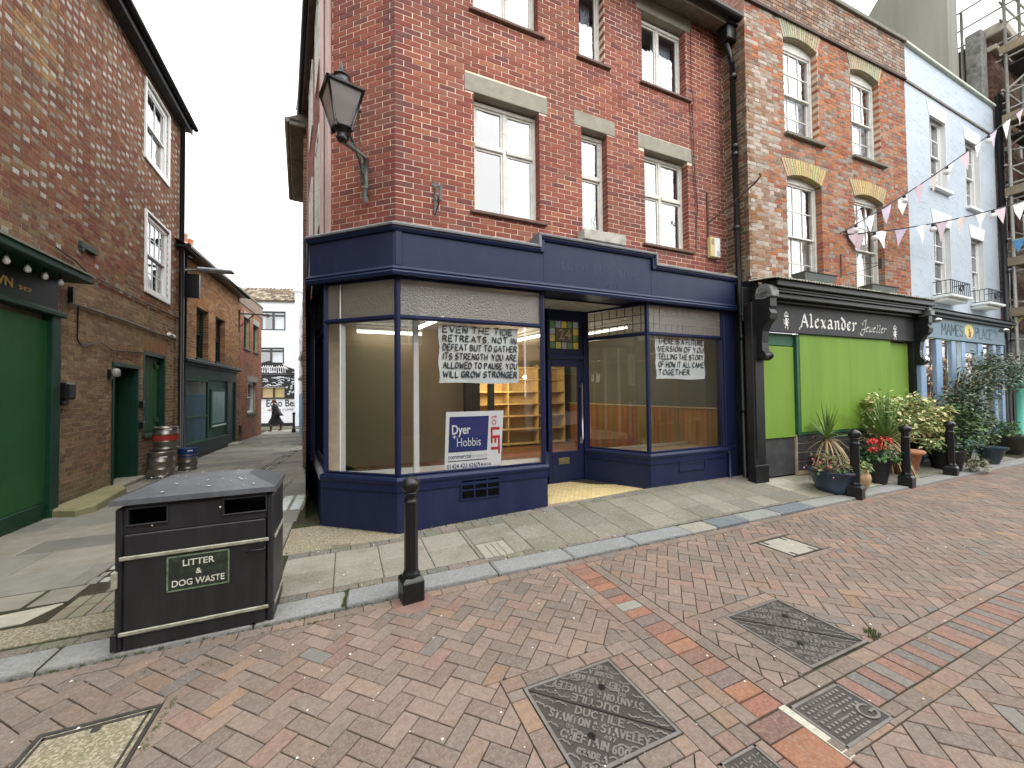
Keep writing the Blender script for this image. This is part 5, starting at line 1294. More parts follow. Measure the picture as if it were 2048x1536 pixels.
# ================================================================ LITTER BIN
BIN = thing('litter_bin', 'large black twin-slot litter and dog waste bin on the kerb', 'litter bin', (-1.0, 3.75, 0))
fb_ = FR(-1.39, 3.36, .3); fb = lambda u, v, z: fb_(u * .937, v, z); BW, BD = .955, .50
M_bin = mat('bin_plastic', (.012, .0125, .0145), .45, ns=16, amp=.35, bump=.3, bs=60, dirt=(.032, .033, .035), damt=.55, ds=4.5, spec=.5, streak=True)
M_lid = mat('bin_lid', (.06, .063, .07), .42, ns=7, amp=.25, bump=.3, bs=50, dirt=(.11, .115, .125), damt=.35, ds=9, spec=.5, speck=(.1, .105, .115), samt=.10)
M_strip = mat('worn_metal_strip', (.34, .34, .27), .6, metal=.3, ns=16, amp=.3, bump=.4, dirt=(.14, .13, .09), damt=.7, ds=12)
q = MB(fb); q.cbox(.0, .05, -BD, -.005, .02, .96, .012); q.cbox(BW - .05, BW, -BD, -.005, .02, .96, .012); q.cbox(.05, BW - .05, -BD, -BD + .03, .02, .96); q.box(.05, BW - .05, -BD + .03, -.03, .03, .05); q.box(.05, BW - .05, -.3, -.28, .05, .96)
# fascia with two slots
for (a, b) in ((.05, .075), (.285, .63), (.90, BW - .05)): q.box(a, b, -.03, -.008, .845, .975)
q.box(.05, BW - .05, -.03, -.008, .79, .845); q.box(.05, BW - .05, -.03, -.008, .955, .985); q.build('body', M_bin, BIN)
for a, b in ((.075, .285), (.63, .90)):
    q = MB(fb); 
    for (c, d, e, f_) in ((a - .012, b + .012, .838, .85), (a - .012, b + .012, .95, .962), (a - .012, a, .85, .95), (b, b + .012, .85, .95)): q.cbox(c, d, -.008, .004, e, f_, .003)
    q.build('slot_surround', M_bin, BIN)
q = MB(fb); q.cbox(.052, BW - .055, -.028, .002, .035, .785, .006); dr_ = q.build('door', M_bin, BIN)
for z in (.635, .145): q = MB(fb); q.cbox(.03, BW - .03, .002, .016, z - .014, z + .014, .006); q.build('metal_strip', M_strip, BIN); q = MB(fb); q.cbox(BW, BW + .012, -.46, -.03, z - .014, z + .014, .004); q.build('metal_strip', M_strip, BIN)
q = MB(fb); q.tube([(.775, .004, .573), (.775, .03, .573), (.895, .03, .573), (.895, .004, .573)], .007, 6); q.build('handle', M_blk, BIN)
for z in (.5, .1): q = MB(fb); q.cbox(-.012, .02, -.03, .012, z - .055, z + .055, .004); q.build('hinge', M_strip if z > .3 else M_bin, BIN)
# lid: low hipped top with an overhanging lip
q = MB(fb); o_ = .022; zl = .985
lo = [(-o_, o_, zl), (BW + o_, o_, zl), (BW + o_, -BD - o_, zl), (-o_, -BD - o_, zl)]; hi = [(-o_ + .008, o_ - .008, zl + .035), (BW + o_ - .008, o_ - .008, zl + .035), (BW + o_ - .008, -BD - o_ + .008, zl + .035), (-o_ + .008, -BD - o_ + .008, zl + .035)]
tp = [(.20, -.17, zl + .118), (BW - .20, -.17, zl + .118), (BW - .20, -BD + .14, zl + .118), (.20, -BD + .14, zl + .118)]
md = [tuple(h[i] + (t_[i] - h[i]) * .06 for i in range(3)) for h, t_ in zip(hi, tp)]; md = [(a, b, zl + .043) for a, b, c in md]
V_ = lo + hi + md + tp; q.add(V_, [(3, 2, 1, 0)] + [(4 * k + i, 4 * k + (i + 1) % 4, 4 * k + 4 + (i + 1) % 4, 4 * k + 4 + i) for k in range(3) for i in range(4)] + [(12, 13, 14, 15)]); q.build('lid', M_lid, BIN)
q = MB(fb); 
for _ in range(26):
    u, v = rnd.uniform(.1, BW - .1), rnd.uniform(-.12, .0) if rnd.random() < .55 else rnd.uniform(-.45, -.15); s_ = rnd.uniform(.002, .007); zz = zl + .046 + (.075 * min(1, (-v + .014) / .18)) ; q.quad((u - s_ * 2, v - s_, zz + .0025), (u + s_ * 2, v - s_ * .6, zz + .003), (u + s_, v + s_, zz + .002), (u - s_ * .7, v + s_ * .8, zz + .002))
q.build('bird_droppings', M_pet, BIN)
q = MB(fb); q.cbox(.292, .668, .002, .006, .366, .605, .002); sgn_ = q.build('sign_plate', mat('bin_sign_black', (.018, .022, .02), .5, dirt=(.06, .085, .045), damt=.6, ds=20), BIN)
q = MB(fb)
for (a, b, c, d) in ((.292, .668, .366, .376), (.292, .668, .595, .605), (.292, .302, .366, .605), (.658, .668, .366, .605)): q.box(a, b, .006, .0075, c, d)
q.build('sign_border', mat('bin_sign_green', (.13, .18, .11), .6, ns=30, amp=.5), sgn_)
q = MB(fb); put_text(q, 'LITTER', .480, .530, .060, .0065, bold=.0008, align='CENTER', fit=.19); put_text(q, '&', .480, .468, .052, .0065, bold=.001, align='CENTER', fit=.035); put_text(q, 'DOG WASTE', .480, .397, .060, .0065, bold=.0008, align='CENTER', fit=.315); q.build('lettering', mat('sign_letters', (.55, .55, .47), .6, ns=50, amp=.3), sgn_)
for (u, z, r) in ((.60, .90, .007), (.20, .825, .006)): q = MB(fb); q.box(u, u + r * 1.5, -.007, -.004, z, z + r * 1.5); q.build('rivet', M_pet, BIN)
# crumbs of grit and leaf litter swept against the shopfront
cr = MB()
for _ in range(260):
    k = rnd.random()
    if k < .3: t_ = rnd.random(); x, y = -.28 + .84 * t_, 5.49 - .71 * t_ - rnd.uniform(.0, .05)
    elif k < .6: x, y = rnd.uniform(.6, 2.6), 4.78 - abs(rnd.gauss(0, .02))
    elif k < .85: x, y = rnd.uniform(4.5, 6.5), 4.775 - abs(rnd.gauss(0, .025))
    else: x, y = rnd.uniform(-2.2, 1.2), 3.35 - abs(rnd.gauss(0, .012))
    s_ = rnd.uniform(.004, .012); z = gz(x, y); cr.add([(x - s_, y, z + .003), (x, y - s_ * .7, z + .004), (x + s_, y, z + .003), (x, y + s_ * .6, z + .004), (x, y, z + s_ * .8)], [(0, 1, 4), (1, 2, 4), (2, 3, 4), (3, 0, 4)])
cr.build('leaf_litter', mat('leaf_litter', (.075, .055, .035), .95, ns=60, amp=.5, bump=0), kind='stuff')
# ================================================================ JEWELLER'S BUILDING
FJ = FR(6.6, 4.54, -2.1); FJS = FR(6.6, 4.38, -2.1)
JB = thing('jewellers_building', 'weathered orange brick building above the black and lime green boarded jewellers', 'building', (6.6, 4.54, 0))
JS = [(.34, .125, .055), (.30, .10, .05), (.38, .15, .07), (.25, .08, .05), (.33, .14, .075)]; JH = [(.25, .21, .175), (.29, .24, .20), (.20, .13, .10), (.14, .10, .08), (.27, .12, .07), (.26, .13, .085)]; JW = [(.36, .31, .26), (.42, .37, .32), (.30, .24, .19), (.26, .16, .11), (.30, .2, .15)]; JD = [(.20, .12, .08), (.25, .14, .09), (.15, .10, .075), (.29, .2, .14)]
JE = [(.24, .13, .06), (.30, .2, .13), (.2, .11, .06)]
def col_j(u, z, hd):
    if z > 8.78: return rnd.choice(JD + JH[:3])
    if u < .55 + .12 * math.sin(z * 3) and z < 7.6: return rnd.choice(JW if rnd.random() < (.85 if u > .12 else .55) else JE)
    if u < .95 and rnd.random() < .45: return rnd.choice(JW)
    return rnd.choice(JH) if hd else (rnd.choice(JS) if rnd.random() > .12 else rnd.choice(JH[:3]))
JW1, JW2, JW3, JW4 = (1.03, 2.03, 6.57, 8.52), (3.12, 4.14, 6.58, 8.52), (1.04, 2.06, 3.6, 5.84), (3.13, 4.16, 3.6, 5.84)
jh = [JW1, JW2, JW3, JW4]
q = MB(); backing(q, FJ, 0, 5.17, 3.2, 9.62, jh); q.fr = WORLD
FJL = FR(6.6, 8.6, -90); backing(q, FJL, 0, 4.06, -.05, 9.6, []); q.build('wall', M_mor3, JB)
arches = []
def arch_z(a, b, base, h, u): m = (a + b) / 2; r = (b - a) / 2; return base + h * (1 - ((u - m) / r) ** 2)
def arch(par, fr, a, b, zs, rise, hgt, colr, m, n=17, v=.009, splay=.17):
    """splayed arch of single voussoir bricks over an opening a..b springing at zs"""
    for i in range(n):
        t0, t1 = i / n, (i + 1) / n; g = .012
        bt = lambda t: (a + (b - a) * t, arch_z(a, b, zs, rise, a + (b - a) * t)); tp = lambda t: (a - splay + (b - a + 2 * splay) * t, zs + hgt + rise * .5 * (1 - (2 * t - 1) ** 2))
        P = [bt(t0 + g / 2), bt(t1 - g / 2), tp(t1 - g / 2), tp(t0 + g / 2)]
        k = MB(fr); c = tuple(x * rnd.uniform(.8, 1.12) for x in colr)
        if i % 2: mid = [tuple(P[0][j] + (P[3][j] - P[0][j]) * .5 for j in (0, 1)), tuple(P[1][j] + (P[2][j] - P[1][j]) * .5 for j in (0, 1))]; k.plate([P[0], P[1], mid[1], mid[0]], -.1, v, c); k.plate([(mid[0][0], mid[0][1] + .008), (mid[1][0], mid[1][1] + .008), P[2], P[3]], -.1, v, c)
        else: k.plate(P, -.1, v, c)
        k.build('voussoir', m, par, colors=True)
M_yel = mat('yellow_brick', (.4, .33, .16), .9, ns=18, amp=.15, bump=.5, attr=True, dirt=(.25, .2, .12), damt=.5, ds=3)
hs = []
for (a, b, c, d), nw in ((JW3, 1), (JW4, 1), (JW1, 0), (JW2, 0)):
    col = (.48, .39, .19) if nw else (.36, .32, .22)
    arch(JB, FJ, a, b, d - .12, .10, .33, col, M_yel, splay=.16 if nw else .13); hs.append((a - .05, b + .05, d - .11, d + .22))
bk = MB(FJ)
brickwall(JB, FJ, 0, 5.17, 3.5, 8.74, jh + hs, 'F', col_j, M_brks, ind=300)
brickwall(JB, FR(*FJ(0, .02, 0)[:2], -2.1), 0, 5.17, 8.80, 9.60, [], 'F', col_j, M_brks)
q = MB(FJ); q.box(0, 5.17, -.01, .045, 8.745, 8.80); q.box(0, 5.17, -.02, .021, 8.80, 8.80 + .01); q.build('string_course', mat('dark_string', (.07, .05, .045), .9), JB)
q = MB(FJ); q.cbox(-.03, 5.19, -.28, .07, 9.61, 9.70, .01); q.build('parapet_coping', M_stone, JB)
JLc = [(.11, .075, .05), (.15, .10, .06), (.09, .07, .05), (.17, .14, .10), (.13, .07, .045)]
brickwall(JB, FJL, 0, 4.06, 3.6, 9.55, [], 'S', lambda u, z, h: rnd.choice(JLc) if z < 8.3 else rnd.choice([(.36, .2, .15), (.32, .22, .17), (.28, .16, .12)]), M_brkw, el=False)
for k, (a, b, c, d) in enumerate(jh):
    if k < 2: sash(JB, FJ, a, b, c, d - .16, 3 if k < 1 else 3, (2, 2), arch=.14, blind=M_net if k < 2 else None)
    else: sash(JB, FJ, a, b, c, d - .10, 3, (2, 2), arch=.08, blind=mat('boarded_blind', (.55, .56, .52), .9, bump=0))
    if k < 2: q = MB(FJ); q.cbox(a - .03, b + .13, -.1, .07, c - .07, c - .003, .01); q.build('sill', M_stone, JB)
M_trg = mat('grey_plastic', (.10, .115, .11), .55, ns=4, amp=.15)
for a, z, lab in ((1.10, 3.64, 'dark grey empty window trough behind the corrugated ledge, nearer the white stained bricks'), (3.18, 3.60, 'dark grey empty window trough behind the corrugated ledge, nearer the pale blue building')):
    f = FJ; q = MB(f); V = [(a + .06, .02, z), (a + .84, .02, z), (a + .84, .2, z), (a + .06, .2, z), (a, 0, z + .2), (a + .92, 0, z + .2), (a + .92, .24, z + .2), (a, .24, z + .2), (a - .02, 0, z + .22), (a + .94, 0, z + .22), (a + .94, .26, z + .22), (a - .02, .26, z + .22)]
    q.add(V, [(0, 1, 2, 3)] + [(4 * k + i, 4 * k + (i + 1) % 4, 4 * k + 4 + (i + 1) % 4, 4 * k + 4 + i) for k in (0, 1) for i in range(4)]); q.box(a + .05, a + .86, .03, .21, z + .1, z + .17)
    o = q.build('window_trough', M_trg); tag(o, lab, 'planter', 'plastic window troughs')
t = thing('aerial', 'small television aerial on a curved wire between the jewellers windows', 'aerial', FJ(2.6, 0, 4.0))
q = MB(FJ); q.tube([(2.6, .01, 3.97), (2.6, .01, 4.42), (2.63, .06, 4.35)], .008, 5); q.tube([(2.6, .01, 3.99), (2.75, .2, 4.02), (3.15, .4, 4.16)], .006, 5); q.tube([(2.6, .01, 4.10), (2.72, .1, 4.19), (2.95, .25, 4.2), (3.2, .38, 4.2)], .005, 5); q.box(3.13, 3.18, .36, .42, 4.08, 4.28); q.tube([(3.1, .32, 4.2), (3.35, .5, 4.21)], .005, 5); q.build('rods', M_rust, t)
# --- shopfront
M_lime = mat('lime_ply', (.165, .29, .032), .7, ns=3, amp=.12, bump=.25, bs=35, dirt=(.12, .22, .035), damt=.5, ds=1.3, streak=True)
M_dgrn = mat('dark_green_paint', (.018, .095, .045), .6, ns=8, amp=.25, bump=.3, dirt=(.06, .11, .07), damt=.4, ds=5)
M_gtile = mat('charcoal_tile', (.045, .046, .05), .5, ns=6, amp=.25, bump=.3, dirt=(.10, .10, .09), damt=.5, ds=3)
def pier(u0, u1, par, z1=3.2):
    q = MB(FJS); q.cbox(u0, u1, -.12, .02, .0, z1, .01); q.cbox(u0 - .02, u1 + .02, .0, .05, .12, .42, .008); q.cbox(u0 + .04, u1 - .04, .02, .032, .55, 2.5, .006); q.build('pier', M_blkp, par)
pier(-.24, .04, JB); pier(4.74, 4.96, JB)
q = MB(FJS); q.cbox(-.27, .30, -.16, -.121, 2.9, 3.5, .01); q.build('side_post', M_blkp, JB)
q = MB(); q.cbox(6.575, 6.64, 4.42, 5.1, -.05, 3.66, .01); q.build('return_board', M_blkp, JB)
def corbel(u0, u1, par):
    P = [(.02, 2.28), (.06, 2.20), (.12, 2.20), (.16, 2.25), (.155, 2.33), (.11, 2.37), (.10, 2.5), (.12, 2.7), (.18, 2.82), (.25, 2.88), (.27, 2.98), (.24, 3.05), (.26, 3.1), (.26, 3.25), (.02, 3.25)]
    q = MB(FJS); n = len(P); vs = [(u0, p[0], p[1]) for p in P] + [(u1, p[0], p[1]) for p in P]
    q.add(vs, [(i, (i + 1) % n, n + (i + 1) % n, n + i) for i in range(n)] + [tuple(range(n - 1, -1, -1)), tuple(range(n, 2 * n))])
    for (v, z, r) in ((.12, 2.28, .06), (.20, 2.93, .06)): q.tube([(u0 - .015, v, z), (u1 + .015, v, z)], r, 12)
    q.build('console_bracket', M_blkp, par)
    q = MB(FJS); q.cbox(u0 - .01, u1 + .01, .0, .30, 3.25, 3.36, .01); q.tube([(u0 - .01, .15, 3.36), (u1 + .01, .15, 3.36)], .13, 14); q.build('bracket_cap', mat('peeling_grey', (.16, .165, .165), .7, ns=12, amp=.4, bump=.5, dirt=(.4, .41, .41), damt=.6, ds=6), par)
corbel(-.12, .04, JB); corbel(4.78, 4.92, JB)
q = MB(FJS); q.cbox(.06, 4.76, -.05, .03, 2.72, 3.27, .004); fj = q.build('fascia_board', mat('charcoal_board', (.022, .023, .025), .6, ns=5, amp=.2, dirt=(.06, .06, .055), damt=.4, ds=3), JB)
q = MB(FJS)
for (v0, v1, a, b) in ((.03, .10, 3.22, 3.27), (.03, .20, 3.27, 3.36), (.03, .26, 3.39, 3.43), (.03, .31, 3.44, 3.55)): q.cbox(.0, 4.95, v0, v1, a, b, .012)
q.box(.0, 4.95, -.1, .24, 3.36, 3.44); q.build('cornice', M_blkp, JB)
q = MB(FJS); n = 150
for i in range(n):
    a, b = -.1 + i * 5.13 / n, -.1 + (i + 1) * 5.13 / n; w = lambda u: .016 * math.sin(u / .075 * 6.28)
    q.quad((a, -.14, 3.63 + w(a)), (b, -.14, 3.63 + w(b)), (b, .36, 3.565 + w(b)), (a, .36, 3.565 + w(a))); q.quad((a, .36, 3.565 + w(a)), (b, .36, 3.565 + w(b)), (b, .365, 3.55 + w(b)), (a, .365, 3.55 + w(a)))
q.build('corrugated_ledge', mat('corrugated_sheet', (.28, .27, .22), .8, ns=10, amp=.4, bump=.4, dirt=(.09, .10, .045), damt=.8, ds=4), JB)
# board lettering in broad-nib pen
M_let = mat('sign_white', (.78, .78, .74), .6, bump=0, ns=60, amp=.12)
q = MB(FJS); V = .0325; nb = (.018, .016)
st, w = strokes('Alexander', 0, 0, .235, .20)
mx = max(p[0] for s_ in st for p in s_)
for s_ in st: ribbon(q, [(1.02 + p[0] * 1.66 / mx, 2.845 + p[1]) for p in s_], .02, V, nib=nb)
# spurs and lozenges of the black-letter
for (u, z) in [(1.02 + 1.66 * k, 2.845 + .235 * j) for k, j in ((.0, .0), (.155, .02), (.27, .02), (.36, .12), (.52, .66), (.60, .02), (.73, .1), (.86, .3), (.985, .62), (.93, .02))]: q.plate([(u - .02, z), (u, z - .022), (u + .02, z), (u, z + .022)], V + .0003, V + .0008)
ribbon(q, [(1.0, 2.80), (.96, 2.79), (.98, 2.83), (1.06, 2.86)], .014, V, nib=(.010, .006))
st, w = strokes('eweller', 0, 0, .135, .12, slant=.35)
mx = max(p[0] for s_ in st for p in s_)
for s_ in st: ribbon(q, [(2.97 + p[0] * .74 / mx, 2.845 + p[1] * 1.1) for p in s_], .012, V, nib=(.006, .008))
ribbon(q, [(2.93, 3.05), (3.01, 3.08), (2.99, 2.98), (2.93, 2.82), (2.86, 2.76), (2.80, 2.80), (2.86, 2.88), (2.99, 2.90)], .014, V, nib=(.008, .008)); ribbon(q, [(2.88, 3.02), (2.89, 2.97), (2.95, 3.06), (3.03, 3.09)], .010, V, nib=(.006, .006))
q.build('lettering', M_let, fj)
def crest(u, z):
    q = MB(FJS); s_ = .001
    q.plate([(u - .055, z + .20), (u + .055, z + .20), (u + .05, z + .225), (u - .05, z + .225)], V, V + s_)
    for k in (-1, 0, 1): ribbon(q, [(u + k * .045, z + .225), (u + k * .05, z + .25), (u + k * .02, z + .275), (u, z + .285)], .010, V + .0002)
    q.plate([(u - .01, z + .285), (u + .01, z + .285), (u, z + .305)], V, V + s_)
    body = [(-.015, .03), (-.03, .08), (-.025, .12), (-.035, .15), (-.015, .185), (.02, .18), (.035, .16), (.012, .145), (.03, .12), (.028, .08), (.045, .05), (.03, .02), (.015, .045), (.0, .05)]
    q.plate([(u + a, z + b) for a, b in body], V, V + s_)
    for P in ([(.02, .13), (.055, .15), (.06, .17)], [(.02, .10), (.055, .11), (.065, .09)], [(-.015, .04), (-.03, .0), (-.045, .0)], [(.03, .03), (.04, -.01), (.025, -.015)], [(-.03, .08), (-.06, .07), (-.055, .12), (-.065, .15)]): ribbon(q, [(u + a, z + b) for a, b in P], .012, V + .0002)
    q.build('crest', M_let, fj)
crest(.62, 2.80); crest(4.02, 2.74)
# boarding
q = MB(FJS); q.cbox(.05, .93, -.10, -.06, 2.49, 2.72); q.build('green_transom', M_dgrn, JB)
for (a, b, z0, z1, v, nm) in ((.06, .93, .84, 2.48, -.06, 'ply_board'), (1.03, 2.5, .92, 2.71, -.01, 'ply_board'), (2.503, 3.93, .92, 2.71, -.011, 'ply_board'), (3.98, 4.72, .45, 2.68, -.07, 'ply_board')):
    q = MB(FJS); q.cbox(a, b, v - .02, v, z0, z1, .002)
    if a == .06: q.box(a, b, v, v + .001, 2.14, 2.145)
    q.build(nm, M_lime, JB)
q = MB(FJS); q.cbox(.955, 1.02, -.12, -.015, .86, 2.71); q.cbox(3.935, 3.975, -.12, -.03, .86, 2.71); q.cbox(.955, 3.97, -.08, -.02, .865, .918); q.cbox(1.02, 3.94, -.03, .01, 2.71, 2.745); q.build('window_surround', M_dgrn, JB)
q = MB(FJS); q.cbox(.05, .95, -.13, -.09, .16, .84, .006); q.build('door_panel', M_gtile, JB)
q = MB(FJS); q.box(.03, 4.76, -.16, -.13, .1, 2.72); q.build('shop_backing', M_blkp, JB)
for j in range(4):
    u = .97 - (.1 if j % 2 else 0)
    while u < 4.0:
        a, b = max(u, .97), min(u + .2, 4.0)
        if b - a > .03: q = MB(FJS); q.cbox(a + .003, b - .003, -.085, -.05, .22 + j * .165, .22 + j * .165 + .158, .003); q.build('riser_tile', M_gtile, JB)
        u += .2
q = MB(FJS); q.box(.95, 4.02, -.1, -.055, .14, .885); q.build('riser_bed', M_mor2, JB)

# ================================================================ PALE BLUE BUILDING
FM = FR(11.764, 4.351, .5); FMS = FR(12.5, 4.10, 1.0)
MBD = thing('pale_blue_building', 'pale blue painted building with white window reveals above the grey-blue shop', 'building', (11.764, 4.351, 0))
M_pblue = mat('pale_blue_paint', (.43, .49, .55), .8, ns=5, amp=.06, bump=.5, bs=30, dirt=(.47, .52, .56), damt=.55, ds=3, spec=.25)
# brick courses faint under the paint: real relief, joined
MW = [(1.14, 2.02, 6.56, 8.38), (3.10, 4.0, 6.42, 8.30), (1.16, 2.08, 3.95, 5.74), (3.25, 4.06, 3.95, 5.72)]
q = MB(); backing(q, FM, 0, 5.06, 3.1, 9.6, MW, v=.0004); q.build('wall', M_pblue, MBD)
brickwall(MBD, FM, 0, 5.06, 3.3, 9.58, MW, 'S', lambda u, z, h: (1, 1, 1), M_pblue, depth=.006, edge=.006)
M_wrev = mat('white_reveal', (.70, .72, .70), .8, ns=6, amp=.08, bump=.4, dirt=(.5, .5, .46), damt=.4, ds=3)
for (a, b, c, d) in MW:
    q = MB(FM); q.plate([(a - .0, d - .08), (b + .0, d - .08), (b + .10, d + .25), (a - .10, d + .25)], -.04, .012); q.build('lintel', M_wrev, MBD)
    q = MB(FM); q.box(a, a + .012, -.22, .004, c, d); q.box(b - .012, b, -.22, .004, c, d); q.build('reveal', M_wrev, MBD)
    q = MB(FM); q.cbox(a - .06, b + .06, -.12, .09, c - .08, c - .004, .01); q.build('sill', M_wrev, MBD)
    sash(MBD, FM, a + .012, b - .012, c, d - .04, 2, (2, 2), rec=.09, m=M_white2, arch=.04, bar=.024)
q = MB(FM); q.box(0, 5.06, -.01, .03, 8.74, 8.79); q.build('string_course', M_stone, MBD)
q = MB(FM); q.cbox(-.01, 5.08, -.28, .07, 9.60, 9.66, .01); q.build('parapet_coping', mat('lichen_coping', (.52, .56, .46), .8, ns=14, amp=.2), MBD)
for (a, b, c) in ((1.02, 2.05, 3.96), (3.15, 4.02, 3.96)):
    q = MB(FM); q.cbox(a - .05, b + .05, 0, .34, c - .15, c - .09, .008); q.cbox(a, b, 0, .26, c - .22, c - .15, .008); q.build('balconette_slab', M_wrev, MBD)
    q = MB(FM); z0, z1 = c - .07, c + .24
    for z in (z0, z1): q.tube([(a, .01, z), (a, .3, z), (b, .3, z), (b, .01, z)], .010, 5)
    for i in range(11): u = a + (b - a) * i / 10; q.tube([(u, .3, z0), (u, .3, z1)], .007, 4)
    for i in range(1, 4): q.tube([(a, .3 * i / 4, z0), (a, .3 * i / 4, z1)], .006, 4)
    m_ = (a + b) / 2
    for s_ in (-1, 1): q.tube([(m_ + s_ * (.04 + .09 * math.cos(t * .7)), .315, (z0 + z1) / 2 + .08 * math.sin(t * .7)) for t in range(10)], .009, 4)
    q.build('balconette_rail', M_blk, MBD)
q = MB(); x0 = 15.0
FP = FR(15.3, 4.85, 90)
q.fr = WORLD; q.add([(15.35, 4.75, 9.0), (15.35, 6.5, 9.0), (15.35, 6.5, 13.6), (15.35, 6.2, 13.95), (15.35, 5.7, 14.6), (15.35, 4.75, 15.8), (15.95, 4.75, 9.0), (15.95, 6.5, 9.0), (15.95, 6.5, 13.6), (15.95, 4.75, 15.8)], [(0, 5, 4, 3, 2, 1), (0, 6, 9, 5), (6, 7, 8, 9)])
o = q.build('rendered_chimney_wall', mat('grey_render', (.19, .187, .155), .95, ns=1.6, amp=.22, bump=.4, bs=14, dirt=(.13, .13, .105), damt=.6, ds=.9, streak=True)); tag(o, 'tall grey rendered chimney wall rising behind the parapets', 'chimney')
t = thing('chimney_pots', 'two pale chimney pots behind the jewellers parapet', 'chimney', (12.3, 7.5, 10)); 
for x, y, z, r in ((13.4, 7.2, 13.05, .2), (14.2, 7.0, 13.9, .26)): q = MB(); q.lathe([(r, 0), (r * .8, .5), (r, .55), (r, .7), (r * .6, .75), (r * .5, .95), (r * .9, 1.0), (r * .2, 1.2)], x, y, 12, z0=z - .9); q.build('pot', mat('buff_pot', (.44, .40, .32), .9), t)
q = MB(FR(11.9, 4.9, 20)); q.tube([(2.4, 0, 9.6), (2.4, 0, 11.6)], .03, 6); q.tube([(2.1, 0, 11.1), (2.75, .05, 11.3)], .02, 5); q.tube([(2.4, -.3, 11.15), (2.42, .3, 11.35)], .02, 5); o = q.build('roof_aerial', M_rust); tag(o, 'short rusty roof aerial standing against the grey chimney wall', 'aerial')
# shopfront of the blue shop
M_gb = mat('grey_blue_paint', (.115, .20, .26), .5, ns=5, amp=.1, bump=.2, dirt=(.16, .24, .29), damt=.4, ds=3); M_gb2 = mat('sky_blue_post', (.22, .34, .50), .5, ns=5, amp=.1, bump=.2)
q = MB(FMS); q.cbox(-1.1, 3.62, -.1, 0, 2.81, 3.30, .01); fm_ = q.build('fascia_board', M_gb, MBD)
q = MB(FMS); q.cbox(-.9, 3.95, -.3, .14, 3.34, 3.42, .015); q.cbox(-.9, 3.9, -.2, .07, 3.28, 3.34, .01); q.build('cornice', mat('dark_slate_paint', (.06, .075, .085), .6), MBD)
q = MB(FMS); q.quad((-.95, -.3, 3.52), (3.95, -.3, 3.52), (3.97, .17, 3.425), (-.92, .17, 3.425)); q.build('lead_roof', mat('patched_lead', (.36, .37, .36), .7, ns=12, amp=.5, bump=.5), MBD)
q = MB(FMS)
for txt, ua, ub in (('MAMES', -.12, 1.0), ('PLACE', 1.75, 2.75)):
    st, w = strokes(txt, 0, 0, .26, .16, wscale=.9); mx = max(p[0] for s_ in st for p in s_)
    for s_ in st: ribbon(q, [(ua + p[0] * (ub - ua) / mx, 2.915 + p[1]) for p in s_], .022, .002); ribbon(q, [(ua + p[0] * (ub - ua) / mx + .022, 2.915 + p[1]) for p in s_], .009, .002)
q.build('lettering', mat('sign_slate', (.02, .03, .04), .6, bump=0), fm_)
q = MB(FMS); q.plate([(1.36 + .25 * math.cos(i * .35), 3.06 + .175 * math.sin(i * .35)) for i in range(18)], 0, .004); q.build('roundel', mat('roundel_yellow', (.72, .58, .18), .6, ns=9, amp=.3), fm_)
q = MB(FMS); q.plate([(1.31, 2.91), (1.48, 2.91), (1.46, 3.0), (1.52, 3.04), (1.42, 3.06), (1.40, 3.14), (1.32, 3.1), (1.35, 3.02)], .004, .006); q.build('roundel_figure', mat('roundel_brown', (.25, .12, .05), .6, bump=0), fm_)
for u in (-.75, 3.1): q = MB(FMS); q.lathe([(.05, 0), (.09, .03), (.09, .07), (.04, .10)], u, .12, 10, z0=3.12); q.tube([(u, .0, 3.18), (u, .12, 3.18)], .015, 5); q.build('bulkhead_lamp', M_steel, MBD)
for (a, b) in ((-1.1, -.85), (-.35, -.05), (.45, .68), (.98, 1.2), (1.95, 2.25), (2.9, 3.1), (3.4, 3.6)):
    q = MB(FMS); q.cbox(a, b, -.10, -.02, .1, 2.80, .01); q.build('post', M_gb2, MBD)
q = MB(FMS); q.cbox(-.8, 3.3, -.12, -.05, .1, .62, .01); q.cbox(1.22, 1.95, -.1, -.04, 2.55, 2.8); q.build('stall_riser', M_gb, MBD)
q = MB(FMS); q.quad((-.8, -.08, .62), (3.3, -.08, .62), (3.3, -.08, 2.8), (-.8, -.08, 2.8)); q.build('pane', G_shop, MBD)
q = MB(FMS); q.box(-.9, 3.4, -2.4, -.13, .15, 3.2, skip=(4,)); q.build('shop_room', mat('cluttered_room', (.13, .075, .035), .9, ns=7, amp=.9), MBD)
E_l2 = emit('shop_lamp', (1, .85, .62), 26)
for i, (u, v, z) in enumerate(((-.42, -.6, 2.45), (.34, -.7, 2.47), (.86, -.6, 2.44), (-.5, -1.2, 1.9), (.4, -1.3, 2.0))):
    q = MB(FMS); q.lathe([(.01, -.05), (.05, -.035), (.06, 0), (.03, .04), (.01, .05)], u, v, 10, z0=z); o = q.build('shop_lamp', E_l2); tag(o, ('leftmost of the three high lamps', 'middle one of the three high lamps', 'rightmost of the three high lamps', 'lower left lamp', 'lower right lamp')[i] + ' hanging in the window of the grey-blue shop', 'light', 'lamps in the grey-blue shop window')
plight('blue_shop_glow', tuple(FMS(.6, -1.0, 2.3)), 45, (1, .72, .42), .15)
M_stock = mat('hanging_stock', (.3, .2, .1), .7, attr=True, bump=0)
q = MB(FMS)
